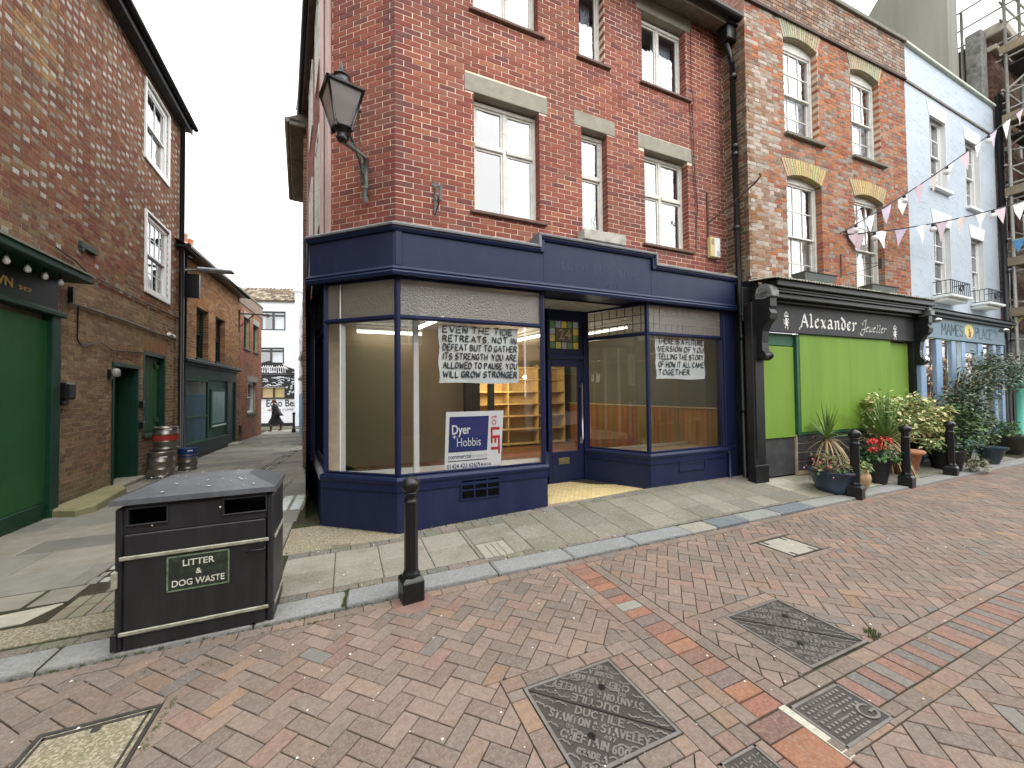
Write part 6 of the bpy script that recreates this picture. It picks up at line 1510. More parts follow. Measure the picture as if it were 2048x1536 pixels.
for i in range(260):
    u, z, v = rnd.uniform(-.8, 3.2), rnd.uniform(.7, 2.5), rnd.uniform(-.9, -.25); s_ = rnd.uniform(.02, .06); c = rnd.choice([(.35, .17, .06), (.45, .3, .14), (.12, .07, .05), (.28, .2, .15), (.5, .42, .3), (.2, .1, .05)])
    q.box(u, u + s_, v, v + s_, z, z + s_ * rnd.uniform(1, 2.4), c)
q.build('hanging_stock', M_stock, MBD, colors=True, kind='stuff')

# ================================================================ SCAFFOLDED BUILDING
FS = FR(16.95, 4.42, 3)
SB = thing('scaffolded_building', 'shade-darkened red brick building behind the scaffolding at the end of the row', 'building', (16.95, 4.42, 0))
SW_ = [(.45, 1.35, 8.9, 10.3), (.5, 1.45, 6.3, 7.8), (.55, 1.5, 3.7, 5.3), (2.4, 3.3, 8.9, 10.3), (2.4, 3.3, 6.3, 7.8)]
q = MB(); backing(q, FS, 0, 7, 0, 11.8, SW_); backing(q, FR(16.95, 9, -90), 0, 4.58, 6, 11.8, []); q.build('wall', mat('shaded_mortar', (.07, .055, .045), .95), SB)  # mortar colour darkened to hold the shade behind the scaffolding
brickwall(SB, FS, 0, 7, .2, 11.7, SW_ + [(0, 7, 0, 3.3)], 'S', lambda u, z, h: rnd.choice([(.085, .034, .024), (.07, .03, .022), (.105, .045, .032), (.12, .08, .05)]), M_brkw)  # brick palette darkened too, shade put into the colour
for (a, b, c, d) in SW_: sash(SB, FS, a, b, c, d, 2, (1, 1), m=M_white2)
q = MB(FS); q.cbox(-.1, 7, -.3, .3, 11.7, 12.0, .03); q.cbox(-.05, 7, -.2, .12, 11.3, 11.45, .02); q.build('cornice', M_conc, SB)
q = MB(FS); q.box(.0, 7, -.3, .0, .1, 3.3); q.build('ground_floor', mat('dark_shopfront', (.02, .02, .02), .6), SB)
q = MB(FR(16.6, 4.8, -90)); q.cbox(0, .32, -.3, .05, 9.2, 11.9, .02); q.build('party_pier', mat('stained_pier', (.19, .19, .17), .95, ns=8, amp=.5, bump=.6, dirt=(.05, .05, .05), damt=.8, ds=3), SB)
q = MB(); q.tube([(16.86, 4.30, 9.9), (16.86, 4.30, .3)], .07, 8); o = q.build('downpipe', M_blk); tag(o, 'dark downpipe between the pale blue building and the scaffolding', 'drainpipe')
M_scf = mat('galvanised_tube', (.27, .27, .25), .55, metal=.3, ns=20, amp=.3, bump=.3, dirt=(.35, .31, .22), damt=.5, ds=5)
M_brd = mat('scaffold_board', (.21, .17, .115), .85, ns=9, amp=.3, bump=.4)
t = thing('scaffolding', 'tube scaffolding with boarded lifts in front of the end building', 'scaffolding', (17, 4, 0)); SCF = t
for (x, y, z1) in ((16.9, 4.15, 14.5), (17.15, 2.95, 14.5), (19.2, 4.15, 14.5), (19.4, 2.95, 14.5), (16.9, 4.95, 12.9), (18.0, 2.95, 14.5), (18.0, 4.15, 14.5), (17.15, 2.2, 14.5)):
    q = MB(); q.tube([(x, y, .02 if y < 4.9 else 9.5), (x, y, z1)], .036, 8); q.build('standard', M_scf, t)
for z in (3.0, 4.9, 5.75, 6.9, 7.8, 8.9, 9.9, 10.9, 11.9, 12.4, 12.95):
    q = MB(); q.tube([(16.93, 5.1 if z > 11.8 else 4.35, z), (17.0, 2.3, z)], .028, 6); q.build('transom', M_scf, t)
    q = MB(); q.tube([(16.7, 2.98, z + .06), (24, 2.98, z + .06)], .028, 6); q.build('ledger', M_scf, t); q = MB(); q.tube([(16.7, 4.18, z + .03), (24, 4.18, z + .03)], .028, 6); q.build('ledger', M_scf, t)
for z in (3.55, 4.95, 6.9, 8.95, 10.9):
    for k in range(5): q = MB(); q.box(16.85, 24, 3.0 + k * .23, 3.22 + k * .23, z + .09, z + .13); q.build('board', M_brd, t)
    q = MB(); q.box(16.83, 16.87, 2.95, 4.25, z + .1, z + .33); q.build('toe_board', M_brd, t)
q = MB(); q.tube([(16.95, 4.3, 3.3), (17.3, 2.7, 5.4)], .035, 6); q.build('brace', mat('yellow_tube', (.55, .47, .14), .6), t)
R_ = random.Random(11)
for k in range(14):
    z = 3.2 + k * .75; y0_, y1_ = (4.3, 2.4) if k % 2 else (2.4, 4.3); q = MB(); q.tube([(17.0 + .15 * (k % 3), y0_, z), (17.1 + .15 * (k % 3), y1_, z + R_.uniform(.5, 1.5))], .026, 6); q.build('brace', M_scf, t)
for z in (5.45, 7.35, 9.45, 11.4):
    for x_ in (16.95, 17.9, 18.8): q = MB(); q.tube([(x_, 4.35, z), (x_ + .03, 2.3, z)], .026, 6); q.build('transom', M_scf, t)
    q = MB(); q.box(16.8, 24, 2.90, 2.93, z - .35, z - .14); q.build('toe_board', M_brd, t)
for z in (6.7, 8.7, 10.7): q = MB(); q.box(17.0, 24, 3.3, 4.2, z - .02, z + .02); q.build('sheeting', mat('dark_sheeting', (.03, .03, .032), .8), t)
M_foam = mat('teal_foam', (.16, .55, .42), .8, ns=6, amp=.1)
for x, y in ((16.9, 4.15), (17.15, 2.95)): q = MB(); q.tube([(x, y, .15), (x, y, 2.25)], .075, 10); q.build('foam_sleeve', M_foam, t)
for i, (x, y) in enumerate(((16.4, 3.75),)): q = MB(); q.tube([(x, y, .1), (x + .06, y, 2.3)], .06, 10); q.build('foam_sleeve', M_foam, t)
# coloured pennants on the scaffold
for i, (c, lab) in enumerate((((.10, .28, .5), 'blue pennant tied to the scaffolding'), ((.5, .03, .07), 'dark red pennant tied to the scaffolding'), ((.7, .55, .06), 'yellow pennant tied to the scaffolding'))):
    y = 4.15 - .27 * i; q = MB(); q.add([(16.84, y, 5.72), (16.84, y - .24, 5.74), (16.83, y - .1, 5.36)], [(0, 1, 2)]); q.add([(16.835, y, 5.72), (16.835, y - .1, 5.36), (16.835, y - .24, 5.74)], [(0, 1, 2)])
    o = q.build('pennant', mat('pennant_%d' % i, c, .8)); tag(o, lab, 'flag')

# ================================================================ BUNTING AND LAMP STRINGS
M_fl = [mat('bunting_pink', (.52, .41, .445), .85, ns=20, amp=.15), mat('bunting_white', (.70, .71, .70), .85, ns=20, amp=.1), mat('bunting_lilac', (.52, .44, .54), .85, ns=20, amp=.12), mat('bunting_faded', (.60, .55, .52), .85, ns=20, amp=.2)]
M_str = mat('string_dark', (.03, .03, .035), .8, bump=0)
M_glb = mat('white_globe', (.75, .75, .73), .4, bump=0)
def string(A, B, sag, n, label, lamps=()):
    A, B = Vector(A), Vector(B); P = lambda t: A + (B - A) * t - Vector((0, 0, sag * 4 * t * (1 - t)))
    t_ = thing('bunting', label, 'bunting', A, 'strings of pink and white bunting over the street')
    q = MB(); q.tube([tuple(P(i / 24)) for i in range(25)], .012, 5); q.build('string', M_str, t_); d = (B - A).normalized()
    for i in range(n):
        tt = (i + .35) / n; p0, p1 = P(tt), P(tt + .62 / n); w = (p1 - p0).length; mid = (p0 + p1) / 2 + Vector((rnd.uniform(-.06, .06), rnd.uniform(-.05, .05), -w * rnd.uniform(1.05, 1.3)))
        q = MB(); b_ = Vector((rnd.uniform(-.03, .03), rnd.uniform(-.03, .03), 0)); m1, m2, c_ = p0.lerp(mid, .5) + b_, p1.lerp(mid, .5) - b_, (p0 + p1) / 2 + b_
        q.add([p0, c_, p1, m1, m2, mid], [(0, 3, 1), (1, 4, 2), (3, 4, 1), (3, 5, 4)], raw=True); q.build('pennant', M_fl[(0, 1, 2, 1, 0, 3, 1)[i % 7]], t_)
    for tt in lamps:
        p = P(tt); q = MB(); q.lathe([(.02, 0), (.03, -.04), (.02, -.07)][::-1], p.x, p.y, 8, z0=p.z); q.build('lamp_holder', M_str, t_)
        q = MB(); q.lathe([(.01, -.19), (.045, -.17), (.058, -.13), (.045, -.09), (.015, -.07)], p.x, p.y, 10, z0=p.z); q.build('globe', M_glb, t_)
string(tuple(FJ(2.6, .02, 4.86)), (16.9, 2.9, 10.05), .28, 17, 'upper bunting string climbing steeply from the jewellers wall to the top right', (.05, .22, .38, .55, .72, .88))
string(tuple(FJ(2.7, .02, 4.84)), (16.6, 2.6, 6.9), .30, 14, 'lower bunting string crossing the jewellers and pale blue fronts more gently', (.1, .3, .52, .74))

# ================================================================ POTTED PLANTS ON THE KERB
LM = {}
def leafm(k, c, r=.5): 
    if k not in LM: LM[k] = mat('leaf_' + k, c, r, ns=25, amp=.3, bump=0, attr=True, spec=.4)
    return LM[k]
M_leaf = leafm('all', (.1, .2, .05))
def bush(name, c, rad, n, size, cols, parent, flat=.6, seed=1, shape=None):
    R = random.Random(seed); q = MB(); clumps = [(R.uniform(-1, 1), R.uniform(-1, 1), R.uniform(-1, 1)) for _ in range(26)]
    for i in range(n):
        k = R.choice(clumps); p = [k[j] * .72 + R.gauss(0, .22) for j in range(3)]; l = math.sqrt(sum(a * a for a in p))
        if l > 1.08: p = [a / l * 1.05 for a in p]
        P = Vector((c[0] + p[0] * rad[0], c[1] + p[1] * rad[1], c[2] + p[2] * rad[2])); s_ = size * R.uniform(.6, 1.3); a = R.uniform(0, 6.28); tl = R.uniform(-.9, .6)
        d = Vector((math.cos(a) * math.cos(tl), math.sin(a) * math.cos(tl), math.sin(tl))); w = d.cross(Vector((R.uniform(-.4, .4), R.uniform(-.4, .4), 1))).normalized() * s_ * .30; cc = R.choice(cols); j = R.uniform(.75, 1.2)
        q.add([P, P + d * s_ * .5 + w, P + d * s_ + Vector((0, 0, -s_ * .15)), P + d * s_ * .5 - w], [(0, 1, 2, 3)], tuple(x * j for x in cc), raw=True)
    return q.build(name, M_leaf, parent, colors=True)
def blades(c, n, ln, cols, parent, droop=.4, seed=2, w=.022, up=(.15, 1.5), name='blade'):
    R = random.Random(seed); q = MB()
    for i in range(n):
        a = R.uniform(0, 6.28); e = R.uniform(*up); L = ln * R.uniform(.6, 1.1); d = Vector((math.cos(a) * math.cos(e), math.sin(a) * math.cos(e), math.sin(e))); s_ = Vector((-math.sin(a), math.cos(a), 0)); cc = R.choice(cols); P = []
        dr = droop * R.uniform(.3, 1.6) * math.cos(e)
        for k in range(6): t = k / 5; P.append((Vector(c) + d * L * t + Vector((0, 0, -dr * L * t * t)), w * (1 - t ** 2.2) * (.6 + .8 * t if t < .4 else 1)))
        vs = []; 
        for p, ww in P: vs += [p - s_ * ww, p + s_ * ww + Vector((0, 0, ww * .3))]
        q.add(vs, [(2 * k, 2 * k + 1, 2 * k + 3, 2 * k + 2) for k in range(5)], cc, raw=True)
    return q.build(name, M_leaf, parent, colors=True)
def stems(c, n, top, parent, m=None, seed=5, r=.006):
    R = random.Random(seed); q = MB()
    for i in range(n): q.tube([c, (c[0] + R.uniform(-.1, .1), c[1] + R.uniform(-.1, .1), (c[2] + top[2]) / 2), (top[0] + R.uniform(-.25, .25), top[1] + R.uniform(-.25, .25), top[2] + R.uniform(-.1, .2))], r, 5)
    return q.build('stem', m or M_weed, parent)
def pot(x, y, prof, m, parent, n=22, z=.03, nm='pot'):
    q = MB(); q.lathe(prof, x, y, n, z0=z); o = q.build(nm, m, parent); r, h = prof[-1]; q = MB(); q.lathe([(r * .86, h - .03), (r * .8, h - .02)], x, y, 14, z0=z + .012); q.build('soil', M_joint, parent); return o
POTG = 'potted plants along the kerb'
M_pn = mat('navy_glazed', (.018, .035, .06), .35, ns=6, amp=.2, bump=.2, spec=.6, dirt=(.06, .09, .12), damt=.4, ds=5); M_bg2 = mat('mottled_clay', (.36, .24, .13), .6, ns=14, amp=.35, bump=.3); M_pb = mat('black_plastic', (.015, .016, .017), .5); M_tc = mat('terracotta', (.36, .15, .075), .85, ns=9, amp=.2, bump=.3, dirt=(.42, .28, .19), damt=.5, ds=4); M_bz = mat('bronze_bowl', (.06, .05, .045), .5, ns=9, amp=.2)
t = thing('potted_plant', 'dark blue ribbed pot of trailing pink fuchsia nearest the blue shop', 'potted plant', (7.32, 3.58, .03), POTG)
pf_ = [(.21, 0), (.24, .05), (.245, .06), (.255, .11), (.25, .12), (.275, .17), (.27, .18), (.295, .24), (.31, .30), (.335, .33), (.34, .36), (.32, .365)]
pot(7.28, 3.70, pf_, M_pn, t)
bush('foliage', (7.2, 3.68, .50), (.36, .30, .17), 620, .055, [(.13, .17, .05), (.20, .16, .08), (.09, .12, .05), (.28, .2, .12)], t, seed=4); bush('blossom', (7.16, 3.64, .47), (.42, .32, .17), 90, .035, [(.55, .06, .12), (.6, .2, .3), (.42, .03, .06)], t, seed=5)
t = thing('potted_plant', 'round mottled tan pot with small leafy plant beside the dark blue pot', 'potted plant', (7.78, 3.68, .03), POTG)
pot(7.80, 3.66, [(.12, 0), (.15, .03), (.20, .12), (.215, .2), (.20, .26), (.17, .30), (.19, .325), (.19, .34)], M_bg2, t); bush('foliage', (7.75, 3.66, .42), (.26, .2, .10), 260, .06, [(.14, .22, .06), (.2, .27, .09), (.33, .32, .15)], t, seed=9); bush('blossom', (7.7, 3.62, .52), (.1, .1, .05), 14, .05, [(.5, .03, .05)], t, seed=10)
t = thing('potted_plant', 'dracaena with bare trunk and arching brown-tipped leaves against the green boarding', 'potted plant', (7.9, 4.1, .1), POTG)
pot(7.95, 4.13, [(.13, 0), (.2, .35), (.22, .36), (.22, .40)], mat('brown_pot', (.10, .05, .03), .8), t, z=.1)
q = MB(); q.tube([(7.95, 4.13, .45), (7.93, 4.12, .62), (7.94, 4.12, .80)], [.04, .035, .035], 8); q.build('trunk', mat('pale_trunk', (.36, .29, .18), .9, ns=20, amp=.3, bump=.6), t)
blades((7.94, 4.12, .80), 44, .72, [(.12, .22, .05), (.17, .26, .06), (.09, .16, .04)], t, .45, 3, .016, (.4, 1.5)); blades((7.94, 4.12, .78), 38, .62, [(.36, .26, .13), (.42, .32, .17), (.25, .16, .08)], t, 1.6, 7, .013, (.0, .7), 'dry_blade')
t = thing('potted_plant', 'black pot of scarlet geraniums between the first two kerb bollards', 'potted plant', (8.7, 3.72, .03), POTG)
pot(8.62, 3.74, [(.15, 0), (.17, .12), (.23, .36), (.25, .37), (.25, .42)], M_pb, t); bush('foliage', (8.6, 3.72, .55), (.36, .3, .14), 520, .075, [(.05, .13, .04), (.07, .17, .05), (.04, .09, .03)], t, seed=12)
for i, (dx, dy, dz) in enumerate(((-.2, -.05, .28), (-.08, -.12, .2), (.02, 0, .27), (.12, -.08, .18), (.2, .05, .24), (-.26, -.1, .14), (.06, -.16, .3))): bush('blossom', (8.5 + dx * .9, 3.7 + dy, .52 + dz), (.075, .075, .05), 34, .045, [(.68, .03, .035), (.75, .07, .06), (.55, .02, .03)], t, seed=30 + i)
stems((8.55, 3.72, .45), 9, (8.55, 3.7, .72), t)
t = thing('potted_plant', 'terracotta pot with the big green cordyline fountain of narrow leaves', 'potted plant', (9.75, 3.78, .03), POTG)
pot(9.80, 3.80, [(.14, 0), (.15, .05), (.165, .055), (.17, .14), (.185, .145), (.20, .28), (.21, .285), (.235, .42), (.28, .43), (.29, .48), (.27, .50), (.24, .50)], M_tc, t)
q = MB(); q.tube([(9.35, 3.86, .4), (9.28, 3.86, .74)], .05, 8); q.build('trunk', M_weed, t)
blades((9.28, 3.86, .72), 85, 1.0, [(.13, .23, .06), (.18, .29, .08), (.22, .31, .11), (.10, .18, .05)], t, .3, 21, .018, (.5, 1.55)); blades((9.28, 3.86, .70), 26, 1.05, [(.2, .28, .09), (.3, .33, .14)], t, .25, 25, .014, (.15, .9)); blades((9.28, 3.86, .68), 60, .68, [(.45, .35, .2), (.38, .27, .14), (.5, .42, .26)], t, 1.7, 23, .012, (-.1, .8), 'dry_blade')
t = thing('potted_plant', 'large cream variegated euonymus bush behind the second and third bollards', 'potted plant', (10.2, 4.05, .03), POTG)
pot(10.3, 4.05, [(.2, 0), (.26, .35), (.28, .4)], M_pb, t); bush('foliage', (10.0, 3.98, 1.18), (.78, .40, .54), 2300, .09, [(.66, .62, .30), (.60, .58, .28), (.18, .27, .08), (.12, .19, .06), (.7, .68, .42)], t, seed=41); bush('foliage', (11.0, 3.95, 1.05), (.65, .38, .45), 1400, .09, [(.5, .44, .17), (.60, .56, .28), (.18, .25, .08), (.3, .3, .1)], t, seed=42); bush('foliage', (10.5, 3.66, .62), (.22, .14, .12), 90, .10, [(.72, .70, .40), (.16, .26, .08)], t, seed=43); stems((10.3, 4.05, .4), 16, (10.2, 4.0, .8), t)
t = thing('potted_plant', 'dense dark green shrub in a black tub right of the third bollard', 'potted plant', (11.5, 3.8, .03), POTG)
pot(11.25, 3.72, [(.2, 0), (.27, .36), (.29, .40)], M_pb, t); bush('foliage', (11.7, 3.75, .72), (.85, .40, .60), 3000, .09, [(.055, .11, .03), (.08, .15, .04), (.04, .08, .03), (.12, .19, .06)], t, seed=51); stems((11.3, 3.75, .4), 12, (11.3, 3.75, .7), t)
t = thing('potted_plant', 'tall wispy grey-green shrub rising in front of the grey-blue shop', 'potted plant', (13.2, 4.0, .03), POTG)
pot(12.6, 4.0, [(.18, 0), (.24, .3), (.26, .33)], M_pb, t)
bush('foliage', (12.6, 3.85, 1.30), (.9, .45, .62), 2200, .08, [(.12, .16, .10), (.09, .13, .08), (.17, .21, .14), (.06, .1, .05)], t, seed=61); bush('foliage', (14.0, 3.75, 2.1), (1.4, .5, .5), 2300, .08, [(.08, .12, .08), (.12, .16, .12), (.17, .2, .17)], t, seed=62); bush('foliage', (13.0, 3.8, 1.7), (.7, .4, .4), 450, .065, [(.12, .16, .11), (.3, .32, .2), (.08, .12, .07)], t, seed=63)
stems((12.6, 4.0, .3), 16, (13.2, 3.85, 2.0), t, r=.010); stems((12.6, 4.0, .3), 12, (12.5, 3.85, 1.3), t, r=.008)
t = thing('potted_plant', 'wide bronze bowl with low green planting farthest along the kerb', 'potted plant', (15.3, 3.95, .03), POTG)
pot(15.2, 3.95, [(.2, 0), (.3, .12), (.46, .40), (.5, .44), (.5, .48)], M_bz, t); bush('foliage', (14.9, 3.95, .72), (.55, .35, .26), 800, .07, [(.08, .17, .05), (.12, .22, .07), (.05, .11, .04)], t, seed=71)
t = thing('potted_plant', 'small navy footed pot with sparse plant at the kerb edge', 'potted plant', (13.1, 3.62, .03), POTG)
pot(13.0, 3.62, [(.13, 0), (.14, .05), (.22, .30), (.27, .33), (.27, .37)], M_pn, t); bush('foliage', (12.85, 3.62, .55), (.26, .2, .2), 190, .06, [(.15, .2, .08), (.1, .14, .05)], t, seed=72); stems((13.0, 3.62, .35), 7, (12.9, 3.62, .6), t)
t = thing('potted_plant', 'straggly low plant spilling over the kerb by the third bollard', 'potted plant', (11.1, 3.3, 0), POTG)
bush('foliage', (11.55, 3.38, .17), (.32, .16, .14), 230, .06, [(.18, .19, .09), (.12, .16, .07), (.28, .22, .13)], t, seed=73); stems((11.6, 3.5, .05), 8, (11.5, 3.35, .25), t)
# ================================================================ LEFT BRICK BUILDING
FLF = FR(-3.907, 6.891, 91.4)
LBD = thing('alley_brick_building', 'tall old chequered brick building with the green boarded shop on the left', 'building', (-3.907, 6.891, 0))
LR = [tuple(v * .74 for v in c_) for c_ in ((.29, .125, .075), (.26, .11, .07), (.33, .145, .085), (.23, .09, .065), (.30, .16, .09))]; LH_ = [(.33, .31, .265), (.43, .415, .37), (.26, .235, .19), (.22, .19, .145), (.2, .13, .09)]
LT = [tuple(v * .8 for v in c_) for c_ in ((.33, .235, .13), (.37, .265, .15), (.29, .195, .11), (.25, .165, .10), (.34, .21, .12))]; LDK = [(.19, .115, .075), (.16, .105, .07), (.23, .135, .085), (.27, .165, .095)]
def col_l(u, z, hd):
    if z < 3.6:
        if z < 1.3 + .25 * math.sin(u * 2): return rnd.choice(LDK + LT[2:4]) if z > .35 else rnd.choice([(.2, .16, .09), (.23, .18, .10), (.17, .12, .07)])
        return rnd.choice(LT + (LDK[:1] if rnd.random() < .3 else []))
    k = smooth_step((z - 3.6) / 1.6)
    if u > 2.2 and z < 5.4: k *= .35
    if hd and rnd.random() < .25 + .5 * k: return rnd.choices(LH_, [3 + 4 * k, 2 + 5 * k, 3, 2, 2])[0]
    if rnd.random() < .35 - .3 * k: return rnd.choice(LT)
    if -.3 + (9 - z) * .15 < u < .7 + (9 - z) * .15 and z > 6.2 and rnd.random() < .45: return rnd.choice([(.33, .20, .09), (.30, .17, .08)])
    return rnd.choice(LR)
LD, LW1, LW2, LW3 = (2.57, 3.62, -.3, 2.33), (3.86, 5.06, .85, 2.68), (3.90, 5.16, 4.02, 5.74), (3.83, 5.07, 6.93, 8.62)
lh = [LD, LW1, LW2, LW3, (-6, .86, -.3, 3.70)]
q = MB(); backing(q, FLF, -6, 5.95, -.3, 8.85, lh[:4]); backing(q, FR(-4.05, 12.84, 180), 0, 5, -.3, 8.8, []); q.build('wall', M_mor2, LBD)
brickwall(LBD, FLF, -3.2, 5.95, -.2, 8.82, lh, 'F', col_l, M_brkw, ind=300)
q = MB(FLF); q.cbox(-6, 6.02, -.05, .22, 8.84, 8.90, .01); q.box(-6, 6.02, .205, .235, 8.80, 8.98); q.build('eaves_board', mat('eaves_paint', (.035, .037, .04), .7), LBD)
q = MB(FLF); q.tube([(-6, .30, 9.0), (6.02, .30, 8.97)], .065, 8); q.build('gutter', M_blk, LBD)
q = MB(FLF); q.quad((-6, .25, 8.97), (6.02, .25, 8.97), (6.02, -3.5, 12.2), (-6, -3.5, 12.2)); q.build('roof', M_roof, LBD)
sash(LBD, FLF, LW2[0], LW2[1], LW2[2], LW2[3], 4, (2, 2), rec=.02, m=M_white2, t=.09, room=M_room2, blind=None); sash(LBD, FLF, LW3[0], LW3[1], LW3[2], LW3[3], 2, (1, 1), rec=.02, m=M_white2, t=.11, room=M_room)
for w_ in (LW2, LW3):
    q = MB(FLF)
    for (a, b, c, d) in ((w_[0] - .06, w_[0], w_[2] - .05, w_[3] + .05), (w_[1], w_[1] + .06, w_[2] - .05, w_[3] + .05), (w_[0], w_[1], w_[3], w_[3] + .05), (w_[0], w_[1], w_[2] - .06, w_[2])): q.cbox(a, b, -.02, .035, c, d, .006)
    q.build('architrave', M_white2, LBD)
M_gd = mat('bottle_green', (.004, .034, .018), .5, ns=6, amp=.2, bump=.2, dirt=(.010, .045, .027), damt=.5, ds=3, spec=.4); M_gm = mat('mid_green', (.013, .078, .021), .55, ns=5, amp=.15, bump=.25, bs=25, dirt=(.02, .075, .03), damt=.5, ds=1.5); M_gdk = mat('dark_green', (.003, .014, .010), .5, ns=6, amp=.2)
# door: deep set
q = MB(FLF); q.cbox(2.57, 2.63, -.1, .02, 0, 2.33, .004); q.cbox(3.56, 3.62, -.1, .02, -.05, 2.33, .004); q.cbox(2.57, 3.62, -.1, .03, 2.27, 2.345, .004); q.box(2.60, 2.63, -.32, -.1, 0, 2.3); q.box(3.56, 3.60, -.32, -.1, 0, 2.3); q.box(2.6, 3.6, -.32, -.1, 2.25, 2.3); q.build('door_frame', M_gd, LBD)
q = MB(FLF); q.cbox(2.63, 3.56, -.32, -.28, .02, 2.26, .005); q.cbox(2.72, 3.05, -.28, -.27, .25, 1.0, .004); q.cbox(3.14, 3.47, -.28, -.27, .25, 1.0, .004); q.build('door', M_gd, LBD)
q = MB(FLF); q.cbox(2.56, 3.64, -.30, .14, -.12, .045, .015); q.build('doorstep', M_conc, LBD)
q = MB(FLF); q.box(3.86, 5.06, -.16, -.12, .85, 2.68)
for i in range(6): q.cbox(3.92 + i * .19, 4.10 + i * .19, -.12, -.105, .92, 2.6, .004)
q.build('shutter', M_gm, LBD)
q = MB(FLF); q.cbox(3.86, 3.93, -.12, .005, .86, 2.68); q.cbox(4.99, 5.06, -.12, .005, .86, 2.68); q.cbox(3.93, 4.99, -.12, .005, 2.60, 2.68); q.cbox(3.83, 5.09, -.12, .05, .80, .87); q.build('window_surround', M_gd, LBD)
for z in (2.35, 1.1): q = MB(FLF); q.cbox(4.72, 4.9, -.105, -.07, z, z + .09, .004); q.build('latch', M_gm, LBD)
# segmental brick arch over the door, soldier bricks over the window
arch(LBD, FLF, 2.55, 3.65, 2.35, .10, .30, (.24, .14, .08), M_brkw, n=13, splay=.05, v=.006); arch(LBD, FLF, 3.84, 5.08, 2.70, .0, .27, (.28, .15, .07), M_brkw, n=16, splay=.03, v=.006)
# boarded shopfront
SFL = thing('green_boarded_shop', 'green boarded shopfront with bulbs under its canopy and gold lettering', 'shopfront', FLF(0, .1, 0))
q = MB(FLF); q.cbox(-6, .67, .01, .06, .24, 2.78, .004); q.build('boarding', M_gm, SFL)
q = MB(FLF); q.cbox(-6, .68, .0, .075, -.05, .235, .008); q.build('plinth', M_gd, SFL)
q = MB(FLF); q.cbox(.67, .85, .0, .12, -.08, 2.92, .01); q.cbox(.66, .87, .0, .13, -.08, .12, .01); q.build('pilaster', M_gd, SFL)
q = MB(FLF); q.cbox(-6, .86, .0, .08, 2.86, 3.42, .006); fs_ = q.build('fascia_board', M_gdk, SFL)
q = MB(FLF); q.cbox(-6, .9, .08, .16, 2.86, 2.93, .012); q.cbox(-6, .88, .08, .115, 2.93, 2.96, .006); q.build('moulding', M_gd, SFL)
q = MB(FLF); q.cbox(-6, .95, .0, .42, 3.40, 3.52, .015); q.build('canopy', M_gd, SFL)
q = MB(FLF); q.quad((-6, .0, 3.74), (.96, .0, 3.74), (.96, .44, 3.53), (-6, .44, 3.53)); q.quad((-6, .44, 3.53), (.96, .44, 3.53), (.96, .44, 3.50), (-6, .44, 3.50)); q.build('canopy_lead', mat('grey_lead', (.19, .185, .15), .8, ns=8, amp=.3, dirt=(.1, .1, .07), damt=.5), SFL)
M_gold = mat('gold_letters', (.50, .33, .09), .5, bump=0, ns=40, amp=.2)
q = MB(FLF); put_text(q, 'CROWN', -.015, 3.085, .155, .083, bold=.004, width=1.25, align='RIGHT'); put_text(q, 'SHOP', .07, 3.085, .085, .083, bold=.001, width=1.1); q.build('lettering', M_gold, fs_)
for i, s_ in enumerate((-1.2, -.85, -.49, -.15, .17, .49)):
    p = FLF(s_, .27, 3.30); q = MB(); q.lathe([(.008, -.045), (.028, -.03), (.034, 0), (.022, .03), (.014, .05)], p.x, p.y, 10, z0=p.z); q.build('bulb', M_white2, SFL); q = MB(); q.lathe([(.018, .045), (.018, .10)], p.x, p.y, 8, z0=p.z); q.build('bulb_holder', M_blk, SFL)
# bits on the wall
t = thing('meter_box', 'black electrical box with conduit beside the green shop pilaster', 'box', FLF(1.0, .05, 1.6))
q = MB(FLF); q.cbox(.93, 1.16, .0, .16, 1.66, 1.92, .03); q.cbox(.96, 1.10, .0, .10, 1.58, 1.66, .01); q.build('case', M_blk, t); q = MB(FLF); q.tube([(1.0, .03, 1.6), (1.0, .03, .03)], .018, 6); q.tube([(1.04, .025, 1.92), (1.04, .02, 2.35), (.93, .02, 2.6), (.93, .02, 3.1)], .012, 5); q.tube([(.94, .03, 1.6), (.94, .03, .03)], .014, 6); q.build('conduit', M_rust, t)
t = thing('wall_lamp', 'small grey bulkhead lamp at the top corner of the green door', 'lamp', FLF(2.45, .08, 2.05))
p = FLF(2.46, .10, 2.06); q = MB(); q.lathe([(.03, 0), (.06, .02), (.062, .10), (.05, .14), (.02, .16)], p.x, p.y, 12, z0=p.z); q.build('globe', mat('grey_glass', (.30, .30, .29), .35, spec=.6), t)
q = MB(FLF); q.cbox(2.40, 2.50, 0, .05, 2.02, 2.2, .01); q.build('back_plate', M_blk, t)
for z, lab in ((1.46, 'upper black sensor box between the green door and the green shutter'), (1.02, 'lower black sensor box between the green door and the green shutter')):
    q = MB(FLF); q.cbox(3.66, 3.78, .0, .07, z, z + .14, .01); o = q.build('sensor_box', M_blk); tag(o, lab, 'box')
q = MB(FLF); q.cbox(1.48, 1.95, .0, .05, 4.12, 4.22, .006); q.box(1.5, 1.56, .01, .05, 4.06, 4.12); o = q.build('sign_mount', mat('dark_green_metal', (.03, .045, .035), .6)); tag(o, 'short dark green sign arm fixed on the brickwork above the canopy', 'bracket')
t = thing('wall_cable', 'black cable running level along the old brick wall to a white camera', 'cable', FLF(3.5, .03, 3.1))
